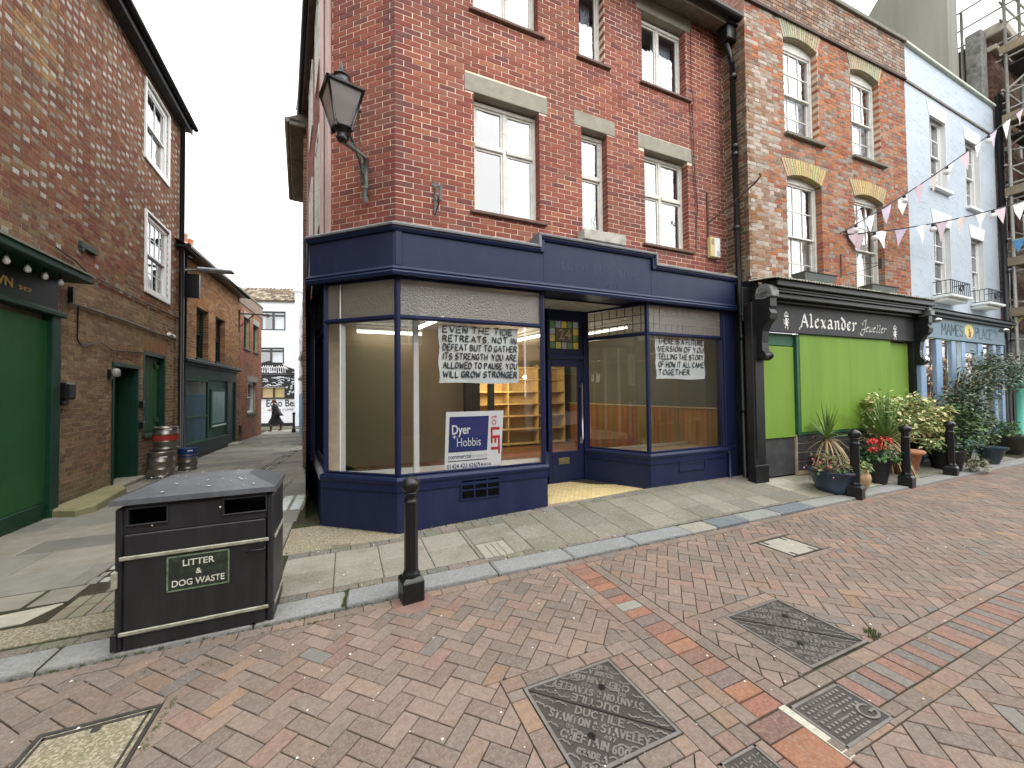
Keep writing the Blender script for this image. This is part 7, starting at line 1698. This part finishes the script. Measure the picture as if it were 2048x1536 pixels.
q = MB(FLF); q.tube([(1.2, .03, 3.16), (2.84, .03, 3.18), (4.5, .03, 3.16), (5.6, .03, 3.14)], .018, 6); q.tube([(1.45, .03, 3.15), (1.44, .03, 2.62), (1.55, .03, 2.52), (2.1, .03, 2.66), (2.5, .03, 2.56), (3.75, .03, 2.62)], .010, 5); q.tube([(.9, .03, 3.9), (1.35, .03, 3.85), (1.7, .03, 3.75), (3.0, .03, 3.72), (5.8, .03, 3.72)], .012, 5); q.box(1.2, 1.24, .02, .08, 3.16, 3.40); q.build('cable', M_blk, t)
q = MB(FLF); q.tube([(5.0, .08, 3.22), (5.22, .10, 3.18)], .045, 10); q.tube([(5.22, .10, 3.18), (5.3, .03, 3.18), (5.35, 0, 3.18)], .02, 6); q.build('camera', M_white2, t)
t = thing('rainwater_pipe', 'black rainwater pipe down the far corner of the old brick building', 'drainpipe', FLF(5.9, .08, 0))
q = MB(FLF); q.tube([(5.74, .10, 8.85), (5.74, .10, .0)], .055, 10); q.tube([(6.05, .10, 5.6), (6.05, .10, .1)], .03, 8); q.tube([(6.35, .2, 5.52), (6.05, .12, 5.50)], .035, 8); q.build('pipe', M_blk, t)
q = MB(); slab(q, [(-3.88, 7.62), (-3.5, 7.45), (-3.38, 7.7), (-3.52, 8.9), (-3.75, 9.25), (-3.9, 9.2)], .115, .16, .02, (.25, .24, .14)); o = q.build('stone_ledge', mat('mossy_stone', (.26, .24, .13), .9, ns=6, amp=.25, bump=.6, dirt=(.12, .14, .05), damt=.6, ds=3)); tag(o, 'long mossy stone ledge at the foot of the brick wall', 'step')

# ---- kegs
M_kg = mat('keg_steel', (.30, .28, .25), .38, metal=.85, ns=12, amp=.25, bump=.2, dirt=(.10, .09, .075), damt=.5, ds=6)
def keg(x, y, z, label, band, r=.19, h=.5, sc=1):
    t = thing('beer_keg', label, 'keg', (x, y, z), 'beer kegs by the pipe'); pf = [(r * .93, 0), (r, .02), (r, .05), (r * .9, .07), (r * .97, .10), (r * .97, .17), (r * 1.03, .185), (r * .97, .20), (r * .97, .33), (r * 1.03, .345), (r * .97, .36), (r * .96, .43), (r * .88, .455), (r * .93, .46), (r * .98, h - .02), (r * .95, h), (r * .86, h), (r * .86, h - .05)]
    q = MB(); q.lathe(pf, x, y, 26, z0=z); q.build('barrel', M_kg, t)
    if band is not None: q = MB(); q.lathe([(r * .985, band[0]), (r * .985, band[1])], x, y, 26, z0=z); q.build('colour_band', mat('keg_' + band[2], band[3], .5, ns=9, amp=.2), t)
    q = MB(); a0 = -1.35
    for k in range(6): a = a0 + k * .09; b = a + .09; q.add([(x + r * 1.0 * math.cos(a), y + r * 1.0 * math.sin(a), z + .435), (x + r * 1.0 * math.cos(b), y + r * 1.0 * math.sin(b), z + .435), (x + r * 1.0 * math.cos(b), y + r * 1.0 * math.sin(b), z + .465), (x + r * 1.0 * math.cos(a), y + r * 1.0 * math.sin(a), z + .465)], [(0, 1, 2, 3)])
    q.build('hand_hole', M_white2, t); return t
zk = gz(-3.6, 10.6)
keg(-3.63, 10.58, zk, 'plain steel beer keg standing at the bottom of the stack', None, .235, .56); keg(-3.60, 10.72, zk + .565, 'steel beer keg with a red band, topmost of the stack', (.21, .325, 'red', (.36, .04, .03)), .225, .5); keg(-3.43, 11.45, zk, 'small keg with a blue painted top beside the keg stack', (.30, .50, 'blue', (.015, .045, .16)), .185, .5)

# ================================================================ SECOND ALLEY BUILDING (old green shop)
F2 = FR(-4.068, 13.042, 88.05)
B2 = thing('old_shop_building', 'two storey orange brick building over the dark green old shop in the alley', 'building', (-4.07, 13.04, 0))
O2 = [tuple(v * .8 for v in c_) for c_ in ((.40, .21, .095), (.43, .24, .11), (.36, .18, .085), (.32, .155, .08), (.45, .26, .13), (.28, .14, .08))]
h2 = [(1.0, 1.97, 2.82, 4.36), (2.6, 3.56, 2.82, 4.36), (-.25, 4.72, -.4, 2.78)]
q = MB(); backing(q, F2, -.25, 5.35, 2.6, 5.62, h2[:2]); q.build('wall', M_mor2, B2)
brickwall(B2, F2, -.25, 5.35, -.3, 5.6, h2, 'S', lambda u, z, h: rnd.choice(O2), M_brkw)
for (a, b, c, d) in h2[:2]:
    arch(B2, F2, a, b, d, .07, .25, (.33, .17, .075), M_brkw, n=12, splay=.04, v=.008); sash(B2, F2, a, b, c, d, 2, (2, 2), rec=.14, m=M_gdk, arch=.06); q = MB(F2); q.cbox(a - .05, b + .05, -.14, .05, c - .07, c); q.build('sill', M_gdk, B2)
M_g2 = mat('faded_shop_green', (.014, .042, .027), .6, ns=5, amp=.2, bump=.2, dirt=(.03, .06, .045), damt=.5, ds=2)
q = MB(F2); q.box(-.25, 4.72, -.05, .0, .3, 2.2); q.build('shop_panelling', M_g2, B2); q = MB(F2); q.cbox(-.25, 3.72, -.05, .05, -.4, .32, .01); q.build('stall_riser', M_blkp, B2)
q = MB(F2); q.cbox(-.27, 4.75, -.05, .05, 2.2, 2.56, .006); f2_ = q.build('fascia_board', mat('old_fascia', (.018, .035, .028), .6, dirt=(.05, .06, .05), damt=.5), B2)
q = MB(F2); q.cbox(-.27, 4.85, -.05, .22, 2.62, 2.72, .02); q.cbox(-.27, 4.8, -.05, .13, 2.55, 2.62, .02); q.build('cornice', M_gdk, B2)
q = MB(F2); put_text(q, 'ALSO  WRIGHT', 1.3, 2.31, .17, .052, width=1.3, spacing=1.1); q.build('faded_lettering', mat('faded_letters', (.06, .09, .075), .7, bump=0), f2_)
q = MB(F2); q.cbox(-.05, .03, .0, .06, .33, 2.2); q.cbox(1.76, 1.84, .0, .06, .33, 2.2); q.cbox(.03, 1.76, .0, .06, 2.12, 2.2); q.cbox(-.05, 1.86, .0, .10, .30, .38); q.cbox(.03, 1.76, .0, .05, 1.05, 1.12); wo = q.build('shop_window', M_g2, B2)
q = MB(F2); q.quad((.03, .03, .38), (1.76, .03, .38), (1.76, .03, 2.12), (.03, .03, 2.12)); q.build('pane', glass('dull_glass', (.9, .9, .9), -.05), wo)
q = MB(F2); curtain(q, .03, 1.76, .38, 2.12, .012, .008, .11); q.build('curtain', mat('green_net', (.045, .075, .06), .8, bump=0, ns=3, amp=.4, streak=True), wo)
q = MB(F2); q.cbox(2.10, 3.45, .0, .05, .70, 1.92, .01); nb_ = q.build('notice_case', M_g2, B2); q = MB(F2); q.box(2.19, 3.36, .05, .053, .79, 1.83); q.build('notice_glass', mat('dusty_glass', (.06, .12, .095), .3, ns=3, amp=.3), nb_); q = MB(F2); q.cbox(2.12, 3.45, .05, .09, .68, .73); q.build('notice_sill', mat('pale_sill', (.35, .42, .36), .6), nb_)
q = MB(F2); q.cbox(3.72, 3.80, -.05, .05, -.3, 2.2); q.cbox(4.62, 4.74, -.05, .06, -.3, 2.2); q.build('door_post', M_g2, B2); q = MB(F2); q.box(3.80, 4.62, -.05, .012, -.2, 2.2); q.build('door', M_gdk, B2); q = MB(F2); q.cbox(3.75, 4.7, .0, .35, -.35, -.06); q.build('doorstep', M_conc, B2)
q = MB(F2); q.cbox(-.6, 5.2, -.05, .30, 5.56, 5.64, .02); q.tube([(-.6, .34, 5.62), (5.2, .34, 5.60)], .06, 8); q.build('eaves', M_blk, B2)
q = MB(F2); q.quad((-.6, .3, 5.66), (5.2, .3, 5.66), (5.2, -3, 7.3), (-.6, -3, 7.3)); q.build('roof', M_roof, B2)
q = MB(F2); q.cbox(2.5, 4.4, -1.4, -.9, 5.9, 6.75, .03); q.cbox(2.4, 4.5, -1.5, -.8, 6.6, 6.72, .02); ch = q.build('chimney', M_wrev, B2)
for u in (2.8, 3.3, 3.8): p = F2(u, -1.15, 6.75); q = MB(); q.lathe([(.15, 0), (.12, .38), (.15, .42), (.14, .48)], p.x, p.y, 12, z0=p.z); q.build('chimney_pot', mat('orange_pot', (.45, .17, .08), .8), ch)
t = thing('street_light', 'flat grey LED street light reaching out from the orange brick wall', 'street light', F2(-.3, .5, 5.0))
q = MB(F2); q.tube([(-.3, 0, 5.02), (-.3, .5, 5.08)], .03, 6); q.build('arm', M_scf, t); q = MB(F2); q.cbox(-.44, -.16, .45, 1.25, 5.05, 5.13, .03); q.build('lamp_head', mat('lamp_grey', (.32, .34, .36), .5), t)
t = thing('box_sign', 'narrow black box sign hung high on the orange brick wall', 'sign', F2(-.3, .2, 4.4)); q = MB(F2); q.cbox(-.14, -.02, .08, .42, 4.36, 5.0, .01); q.build('case', M_blk, t); q = MB(F2); q.box(-.02, -.017, .1, .4, 4.4, 4.96); q.build('face', mat('box_face', (.05, .05, .06), .4), t); q = MB(F2); q.tube([(-.1, .05, 4.36), (-.1, .03, 2.9)], .012, 5); q.build('cable', M_blk, t)
t = thing('bracket_arm', 'iron triangular bracket arm at the join of the two alley houses', 'bracket', F2(5.2, .3, 4.6)); q = MB(F2); q.tube([(5.2, .02, 4.95), (5.2, 1.0, 4.95)], .03, 6); q.tube([(5.2, .02, 4.4), (5.2, .5, 4.92)], .025, 6); q.tube([(5.2, .02, 4.2), (5.2, .02, 5.1)], .03, 6); q.tube([(5.2, 1.0, 4.97), (5.2, 1.0, 4.85)], .05, 6); q.build('arm', M_rust, t)

# ================================================================ THIRD ALLEY BUILDING
F3 = FR(-3.884, 18.424, 88.23)
B3 = thing('red_alley_building', 'flat-topped red brick building with green windows at the far left of the alley', 'building', (-3.88, 18.42, 0))
h3 = [(.54, 1.47, 3.68, 4.97), (2.05, 3.0, 3.70, 4.9), (1.14, 2.66, .92, 2.28)]
q = MB(); backing(q, F3, 0, 3.62, -.5, 5.9, h3); backing(q, FR(-3.77, 22.05, 180), 0, 4, -.5, 5.9, []); q.build('wall', M_mor2, B3)
brickwall(B3, F3, 0, 3.62, -.4, 5.4, h3, 'S', lambda u, z, h: rnd.choice([(.33, .13, .085), (.29, .11, .07), (.36, .15, .09), (.27, .12, .085)]), M_brkw, edge=.03)
q = MB(F3); q.cbox(-.3, 3.68, -.3, .04, 5.4, 5.92, .02); q.cbox(-.3, 3.7, -.3, .07, 5.92, 6.0, .01); q.build('parapet', mat('brown_render', (.20, .155, .12), .9, ns=5, amp=.2), B3)
for (a, b, c, d) in h3: sash(B3, F3, a, b, c, d, 2, (1, 1), rec=.14, m=M_gm if c > 3 else M_white2); q = MB(F3); q.box(a - .1, b + .1, -.1, .02, d, d + .26); q.build('lintel', M_conc, B3); q = MB(F3); q.cbox(a - .08, b + .08, -.1, .06, c - .08, c); q.build('sill', M_stone, B3)
q = MB(F3); q.tube([(-.15, .06, -.12), (-.15, .06, .5)], .05, 8); o = q.build('vent_stub', M_rust); tag(o, 'short rusty pipe stub at the foot of the red alley wall', 'pipe')

# ================================================================ WHITE CAFE BUILDING AT THE END
FW = FR(-4.776, 28.167, -15)
WB = thing('white_cafe', 'white rendered cafe building with black line mural and tiled roof at the alley end', 'building', (-4.78, 28.17, -.25))
M_wr = mat('white_render', (.66, .68, .72), .9, ns=3, amp=.06, bump=.2, dirt=(.5, .5, .5), damt=.3, ds=1.4)
hw = [(-.12, 1.35, 5.75, 6.96), (-.3, 1.27, 3.65, 4.68), (-.7, 2.1, 1.55, 2.18)]
q = MB(); backing(q, FW, -2.2, 2.6, -.5, 7.65, hw); q.build('wall', M_wr, WB)
q = MB(FW); q.cbox(1.92, 2.22, -.4, .12, -.4, 8.2, .02); q.cbox(1.86, 2.28, -.45, .18, 8.2, 8.45, .02); q.build('corner_pier', M_wr, WB)
for (a, b, c, d) in hw[:2]:
    casement(WB, FW, a, b, c, d, .5, .78, rec=.04, m=mat('anthracite_frame', (.05, .055, .06), .5), t=.07)
q = MB(FW); q.box(-.7, 2.1, -.5, -.14, 1.5, 2.2); q.build('lit_room', emit('cafe_glow', (.34, .26, .12), .08), WB)
q = MB(FW); 
for u in (-.7, -.1, .62, 1.28, 2.05): q.box(u, u + .06, -.12, -.02, 1.55, 2.18)
q.box(1.3, 2.1, -.13, -.01, 1.55, 2.18); q.build('window_bar', M_blk, WB)
q = MB(FW); q.cbox(-1.5, 2.25, 0, .08, 1.47, 1.55); q.box(-1.5, 2.25, 0, .03, -.5, -.05); q.box(-1.5, 2.25, .0, .02, 2.92, 2.99); q.build('black_trim', M_blkp, WB)
mu = MB(FW); R = random.Random(5)
P = [(-.6, 3.1), (-.6, 3.62), (0, 3.72), (.4, 3.85), (.6, 3.75), (1.0, 3.72), (1.5, 3.45), (1.9, 3.3), (1.92, 3.0), (-.6, 3.0)]; mu.plate(P, .001, .004); mu.box(-.7, 1.92, .001, .004, 2.2, 2.92); mu.box(1.3, 1.95, .001, .01, 1.5, 2.2); mu.build('mural_black', mat('mural_black', (.02, .02, .022), .8, bump=0), WB)
mu = MB(FW)
for u in [-.1 + i * .13 for i in range(12)]: ribbon(mu, [(u, 3.08), (u, 3.40), (u + .04, 3.46 + R.uniform(0, .1)), (u + .09, 3.40)], .035, .006)
for i in range(46):
    u, z = R.uniform(-.6, 1.85), R.choice([R.uniform(3.05, 3.6 - .1), R.uniform(2.24, 2.88), R.uniform(2.24, 2.88)]); a = R.uniform(-.5, .5)
    if z > 3 + (3.5 - 3) and u > 1.3: z = 3.1
    ribbon(mu, [(u, z), (u + .08, z + .04 * math.sin(a * 6)), (u + .16, z + .05 * a), (u + .2, z - .04)], .032, .0065)
for i in range(9): c_ = (R.uniform(1.4, 1.85), R.uniform(1.6, 2.7)); ribbon(mu, [(c_[0] + .07 * math.cos(t) * t / 6, c_[1] + .07 * math.sin(t) * t / 6) for t in range(8)], .03, .0115)
mu.build('mural_white', M_wr, WB, kind='stuff')
q = MB(FW); put_text(q, 'Echo Beach', .22, .98, .62, .003, bold=.012, width=.78); put_text(q, 'LICENSED  COFFEE  LOUNGE', .3, .72, .17, .003, width=1.05); q.build('lettering', mat('cafe_letters', (.03, .03, .03), .8, bump=0), WB)
tl = MB(FW); n = 0
for j in range(9):
    for i in range(19):
        u = -2.2 + i * .22; v = .15 - j * .17; z = 7.62 + j * .125; c = rnd.choice([(.11, .075, .05), (.14, .10, .065), (.20, .17, .12), (.08, .055, .04), (.25, .22, .15)])
        tl.add([(u, v, z), (u + .21, v, z), (u + .21, v - .2, z + .15), (u, v - .2, z + .15), (u, v, z + .03), (u + .105, v, z + .06), (u + .21, v, z + .03), (u + .21, v - .2, z + .17), (u + .105, v - .2, z + .2), (u, v - .2, z + .17)], [(0, 1, 6, 5, 4), (4, 5, 8, 9), (5, 6, 7, 8)], c)
tl.build('roof_tiles', mat('pantile', (.2, .12, .08), .9, ns=6, amp=.3, attr=True), WB, colors=True, kind='stuff')
q = MB(FW); q.quad((-2.2, .1, 7.6), (1.95, .1, 7.6), (1.95, -1.5, 8.72), (-2.2, -1.5, 8.72)); q.box(-2.2, 1.95, -.0, .12, 7.55, 7.62); q.build('roof', M_roof, WB)

# ================================================================ RIGHT SIDE OF THE ALLEY
A2 = thing('alley_side_building', 'narrow slice of red brick building with deep eaves behind the corner shop', 'building', (-.93, 10.4, 0))
FA2 = FR(-1.30, 14.3, -84.6)
q = MB(); backing(q, FA2, 0, 3.91, -.3, 8.2, []); backing(q, FR(-.93, 10.40, 0), 0, 1.5, -.3, 8.2, []); q.build('wall', M_mor2, A2)
brickwall(A2, FA2, 0, 3.91, -.2, 8.15, [], 'S', lambda u, z, h: rnd.choice(LR + LDK), M_brkw, edge=.05); brickwall(A2, FR(-.93, 10.40, 0), 0, .5, -.2, 8.15, [], 'S', lambda u, z, h: rnd.choice(LR + LDK), M_brkw, edge=.05)
q = MB(FA2); q.cbox(0, 4.1, -.05, .30, 8.05, 8.15, .02); q.tube([(0, .34, 8.12), (4.1, .34, 8.15)], .06, 8); q.build('eaves', M_soff, A2)
q = MB(FA2); q.quad((0, .34, 8.2), (4.1, .34, 8.2), (4.1, -2, 9.6), (0, -2, 9.6)); q.quad((4.1, .34, 8.2), (4.1, -2, 8.2), (4.1, -2, 9.6)); q.build('roof', M_roof, A2)
q = MB(); q.tube([(-.80, 10.25, 8.3), (-.80, 10.25, 3.8)], .045, 8); o = q.build('drainpipe', M_scf); tag(o, 'grey drainpipe on the brick behind the corner shop', 'drainpipe')
A3 = thing('mural_side_building', 'white building edge with black line drawing at the far right of the alley', 'building', (-1.9, 20, 0))
FA3 = FR(-2.28, 23.2, -82)
q = MB(); backing(q, FA3, 0, 8.0, -.5, 6.2, []); q.build('wall', M_wr, A3)
q = MB(FA3); R = random.Random(3)
for i in range(70): u, z = R.uniform(0, 7.6), R.uniform(2.2, 6.0); ribbon(q, [(u, z), (u + .25, z + R.uniform(-.2, .2)), (u + .5, z + R.uniform(-.3, .3))], .06, .004)
q.build('mural_lines', mat('mural_black', (.02, .02, .022), .8), A3)
q = MB(FA3); q.cbox(1.2, 7.6, .0, .05, -.4, 1.75, .02); q.build('blue_panel', mat('sky_blue_panel', (.18, .42, .66), .6, ns=4, amp=.15), A3)
q = MB(FA3); q.cbox(2, 7.6, .0, .12, 3.35, 3.5); q.cbox(3, 7.6, .0, .16, 2.35, 2.45); q.build('ledge', M_blk, A3)
b = copy_tree(B0); b.location = (-2.40, 22.2, gz(-2.4, 22.2)); b['label'] = 'far black bollard at the end of the alley behind the walking woman'; b['group'] = 'black cast-iron bollards along the kerb'; b.rotation_euler = (0, 0, 0)

# ================================================================ WALKING WOMAN
px_, py_, pz_ = -3.42, 23.7, gz(-3, 23.7)
PT = thing('person', 'woman in a black cape, skirt and boots walking left reading a paper', 'person', (px_, py_, pz_))
def skin(name, verts, edges, m, parent, sub=1):
    me = bpy.data.meshes.new(name); me.from_pydata([v[:3] for v in verts], edges, []); me.materials.append(m)
    o = bpy.data.objects.new(name, me); COL.objects.link(o); o.parent = parent
    s_ = o.modifiers.new('s', 'SKIN'); sv = me.skin_vertices[0].data
    for i, v in enumerate(verts): sv[i].radius = (v[3], v[4] if len(v) > 4 else v[3])
    sv[0].use_root = True
    s_.use_smooth_shade = True; b_ = o.modifiers.new('d', 'SUBSURF'); b_.levels = sub; b_.render_levels = sub
    return o
M_skin = mat('skin', (.45, .27, .20), .6, bump=0); M_bc = mat('black_cloth', (.018, .018, .022), .9, bump=0, ns=9, amp=.3); M_hair = mat('auburn_hair', (.12, .04, .02), .7, bump=0)
V = [(0, 0, .88, .12, .10), (-.01, 0, 1.05, .11, .09), (-.03, 0, 1.25, .14, .10), (-.05, 0, 1.37, .07, .07), (-.07, 0, 1.44, .045), (-.09, 0, 1.53, .085, .075), (-.09, 0, 1.60, .075, .07),
     (-.02, -.09, .84, .085), (-.14, -.08, .47, .055), (-.20, -.08, .10, .04), (-.29, -.08, .04, .035), (.02, .09, .84, .085), (.10, .08, .48, .055), (.24, .08, .13, .04), (.17, .08, .04, .035),
     (-.06, -.17, 1.32, .05), (-.05, -.19, 1.08, .038), (-.27, -.13, 1.10, .028), (-.34, -.12, 1.12, .03), (-.02, .17, 1.32, .05), (-.02, .20, 1.07, .038), (-.24, .13, 1.10, .028), (-.31, .12, 1.13, .03)]
E_ = [(0, 1), (1, 2), (2, 3), (3, 4), (4, 5), (5, 6), (0, 7), (7, 8), (8, 9), (9, 10), (0, 11), (11, 12), (12, 13), (13, 14), (2, 15), (15, 16), (16, 17), (17, 18), (2, 19), (19, 20), (20, 21), (21, 22)]
skin('body', V, E_, M_skin, PT, 2)
def cloth(name, rings, m, n=18, wob=0.0, seed=1):
    R = random.Random(seed); q = MB(); vs = []
    for (x, y, z, rx, ry) in rings:
        for k in range(n): a = 6.283 * k / n; w = 1 + wob * math.sin(a * 5 + z * 9); vs.append((px_ + x + rx * w * math.cos(a), py_ + y + ry * w * math.sin(a), pz_ + z))
    q.add(vs, [(i * n + k, i * n + (k + 1) % n, (i + 1) * n + (k + 1) % n, (i + 1) * n + k) for i in range(len(rings) - 1) for k in range(n)], None, True); return q.build(name, m, PT)
cloth('skirt', [(.06, 0, .36, .40, .22), (.03, 0, .50, .32, .20), (.0, 0, .75, .20, .17), (-.01, 0, .98, .145, .125)], M_bc, 20, .08)
cloth('cape', [(.12, 0, .80, .26, .21), (.05, 0, 1.0, .21, .22), (-.01, 0, 1.2, .17, .22), (-.03, 0, 1.34, .14, .19), (-.05, 0, 1.41, .08, .09), (-.06, 0, 1.45, .06, .065)], M_bc, 20, .05)
for s_ in (-1, 1): cloth('sleeve', [(-.27, .13 * s_, 1.10, .045, .045), (-.16, .16 * s_, 1.08, .06, .06), (-.04, .19 * s_, 1.08, .07, .07), (-.04, .18 * s_, 1.2, .075, .07), (-.05, .15 * s_, 1.33, .07, .06)], M_bc, 10)
for vs_ in (((-.20, -.08, .0), (-.29, -.08, .0)), ((.24, .08, .04), (.17, .08, .0))):
    a, b_ = vs_; q = MB(); A_ = (px_ + a[0], py_ + a[1], pz_ + a[2]); q.tube([(A_[0] + .02, A_[1], A_[2] + .30), (A_[0] + .01, A_[1], A_[2] + .1), (A_[0], A_[1], A_[2] + .05)], [.058, .05, .052], 10); q.tube([(A_[0] + .04, A_[1], A_[2] + .045), (px_ + b_[0] - .03, A_[1], pz_ + b_[2] + .035)], [.045, .035], 10); q.build('boot', mat('brown_boot', (.07, .035, .025), .5), PT)
q = MB(); q.lathe([(.02, -.09), (.085, -.06), (.105, 0), (.10, .05), (.06, .10), (.02, .12)], px_ - .065, py_, 12, z0=pz_ + 1.57); q.build('hair', M_hair, PT)
q = MB(); q.add([(px_ - .42, py_ - .15, pz_ + 1.17), (px_ - .30, py_ - .14, pz_ + 1.12), (px_ - .30, py_ + .12, pz_ + 1.12), (px_ - .42, py_ + .12, pz_ + 1.17)], [(0, 1, 2, 3)]); o = q.build('paper', M_bw); tag(o, 'white sheet of paper held by the walking woman', 'paper')
q = MB(); q.lathe([(.10, 0), (.14, .04), (.13, .2), (.09, .26)], px_ + .13, py_ - .2, 12, z0=pz_ + .82); o = q.build('shoulder_bag', mat('black_bag', (.012, .012, .013), .5)); tag(o, 'black shoulder bag on the walking woman', 'bag')

# ================================================================ HOUSES OPPOSITE (seen only in the shop glass)
M_hb = mat('opposite_brick', (.24, .12, .08), .9, ns=5, amp=.3); M_hw = mat('opposite_render', (.62, .60, .54), .9, ns=3, amp=.1)
for i, (x0, x1, h, m_, lab) in enumerate(((-12, -4.5, 6.6, M_hb, 'brick house across the street, left of the gabled one'), (-4.4, 1.2, 6.4, M_hw, 'cream gabled house across the street'), (1.3, 7.2, 6.6, M_hb, 'plain brick house across the street, right of the gabled one'), (7.3, 13.5, 7.0, M_hw, 'long cream house across the street'), (13.6, 21, 6.8, M_hb, 'last brick house across the street'))):
    t = thing('opposite_house', lab, 'house', (x0, -5.6, 0), 'houses across the street'); f = FR(x1, -5.6, 180); W = x1 - x0; wins = []
    for k in range(3):
        for z in (3.6,): u = W * (k + .5) / 3; wins.append((u - .5, u + .5, z, z + 1.6))
    q = MB(); backing(q, f, 0, W, 0, h, wins); q.build('wall', m_, t)
    for (a, b_, c, d) in wins:
        q = MB(f); q.box(a, b_, -.14, -.08, d - .07, d); q.box(a, b_, -.14, -.08, c, c + .07); q.box(a, a + .07, -.14, -.08, c, d); q.box(b_ - .07, b_, -.14, -.08, c, d); q.box((a + b_) / 2 - .03, (a + b_) / 2 + .03, -.14, -.08, c, d); q.box(a, b_, -.15, -.09, (c + d) / 2 - .03, (c + d) / 2 + .03); wo = q.build('window', M_white2, t); q = MB(f); q.quad((a, -.16, c), (b_, -.16, c), (b_, -.16, d), (a, -.16, d)); q.build('pane', M_room2, wo)
    q = MB(f); q.cbox(.2, W - .2, .0, .25, 2.7, 3.1, .02); q.build('fascia_board', mat('opp_fascia_%d' % (i % 3), ((.03, .09, .07), (.05, .05, .06), (.2, .05, .04))[i % 3], .6), t)
    q = MB(f); q.quad((.3, .02, .7), (W * .62, .02, .7), (W * .62, .02, 2.6), (.3, .02, 2.6)); q.quad((W * .7, .02, .1), (W - .3, .02, .1), (W - .3, .02, 2.6), (W * .7, .02, 2.6)); q.build('shop_glazing', mat('opp_glass', (.06, .06, .06), .2), t)
    q = MB(f)
    if m_ is M_hw and i == 1: q.plate([(0, h), (W, h), (W / 2, h + 2.8)], -.3, .1)
    else: q.quad((-.1, .25, h), (W + .1, .25, h), (W + .1, -3, h + 2.4), (-.1, -3, h + 2.4))
    q.build('roof', M_roof, t); q = MB(f); q.cbox(.3, 1.2, -2.4, -1.8, h + .8, h + 3.2); q.build('chimney', M_hb, t)
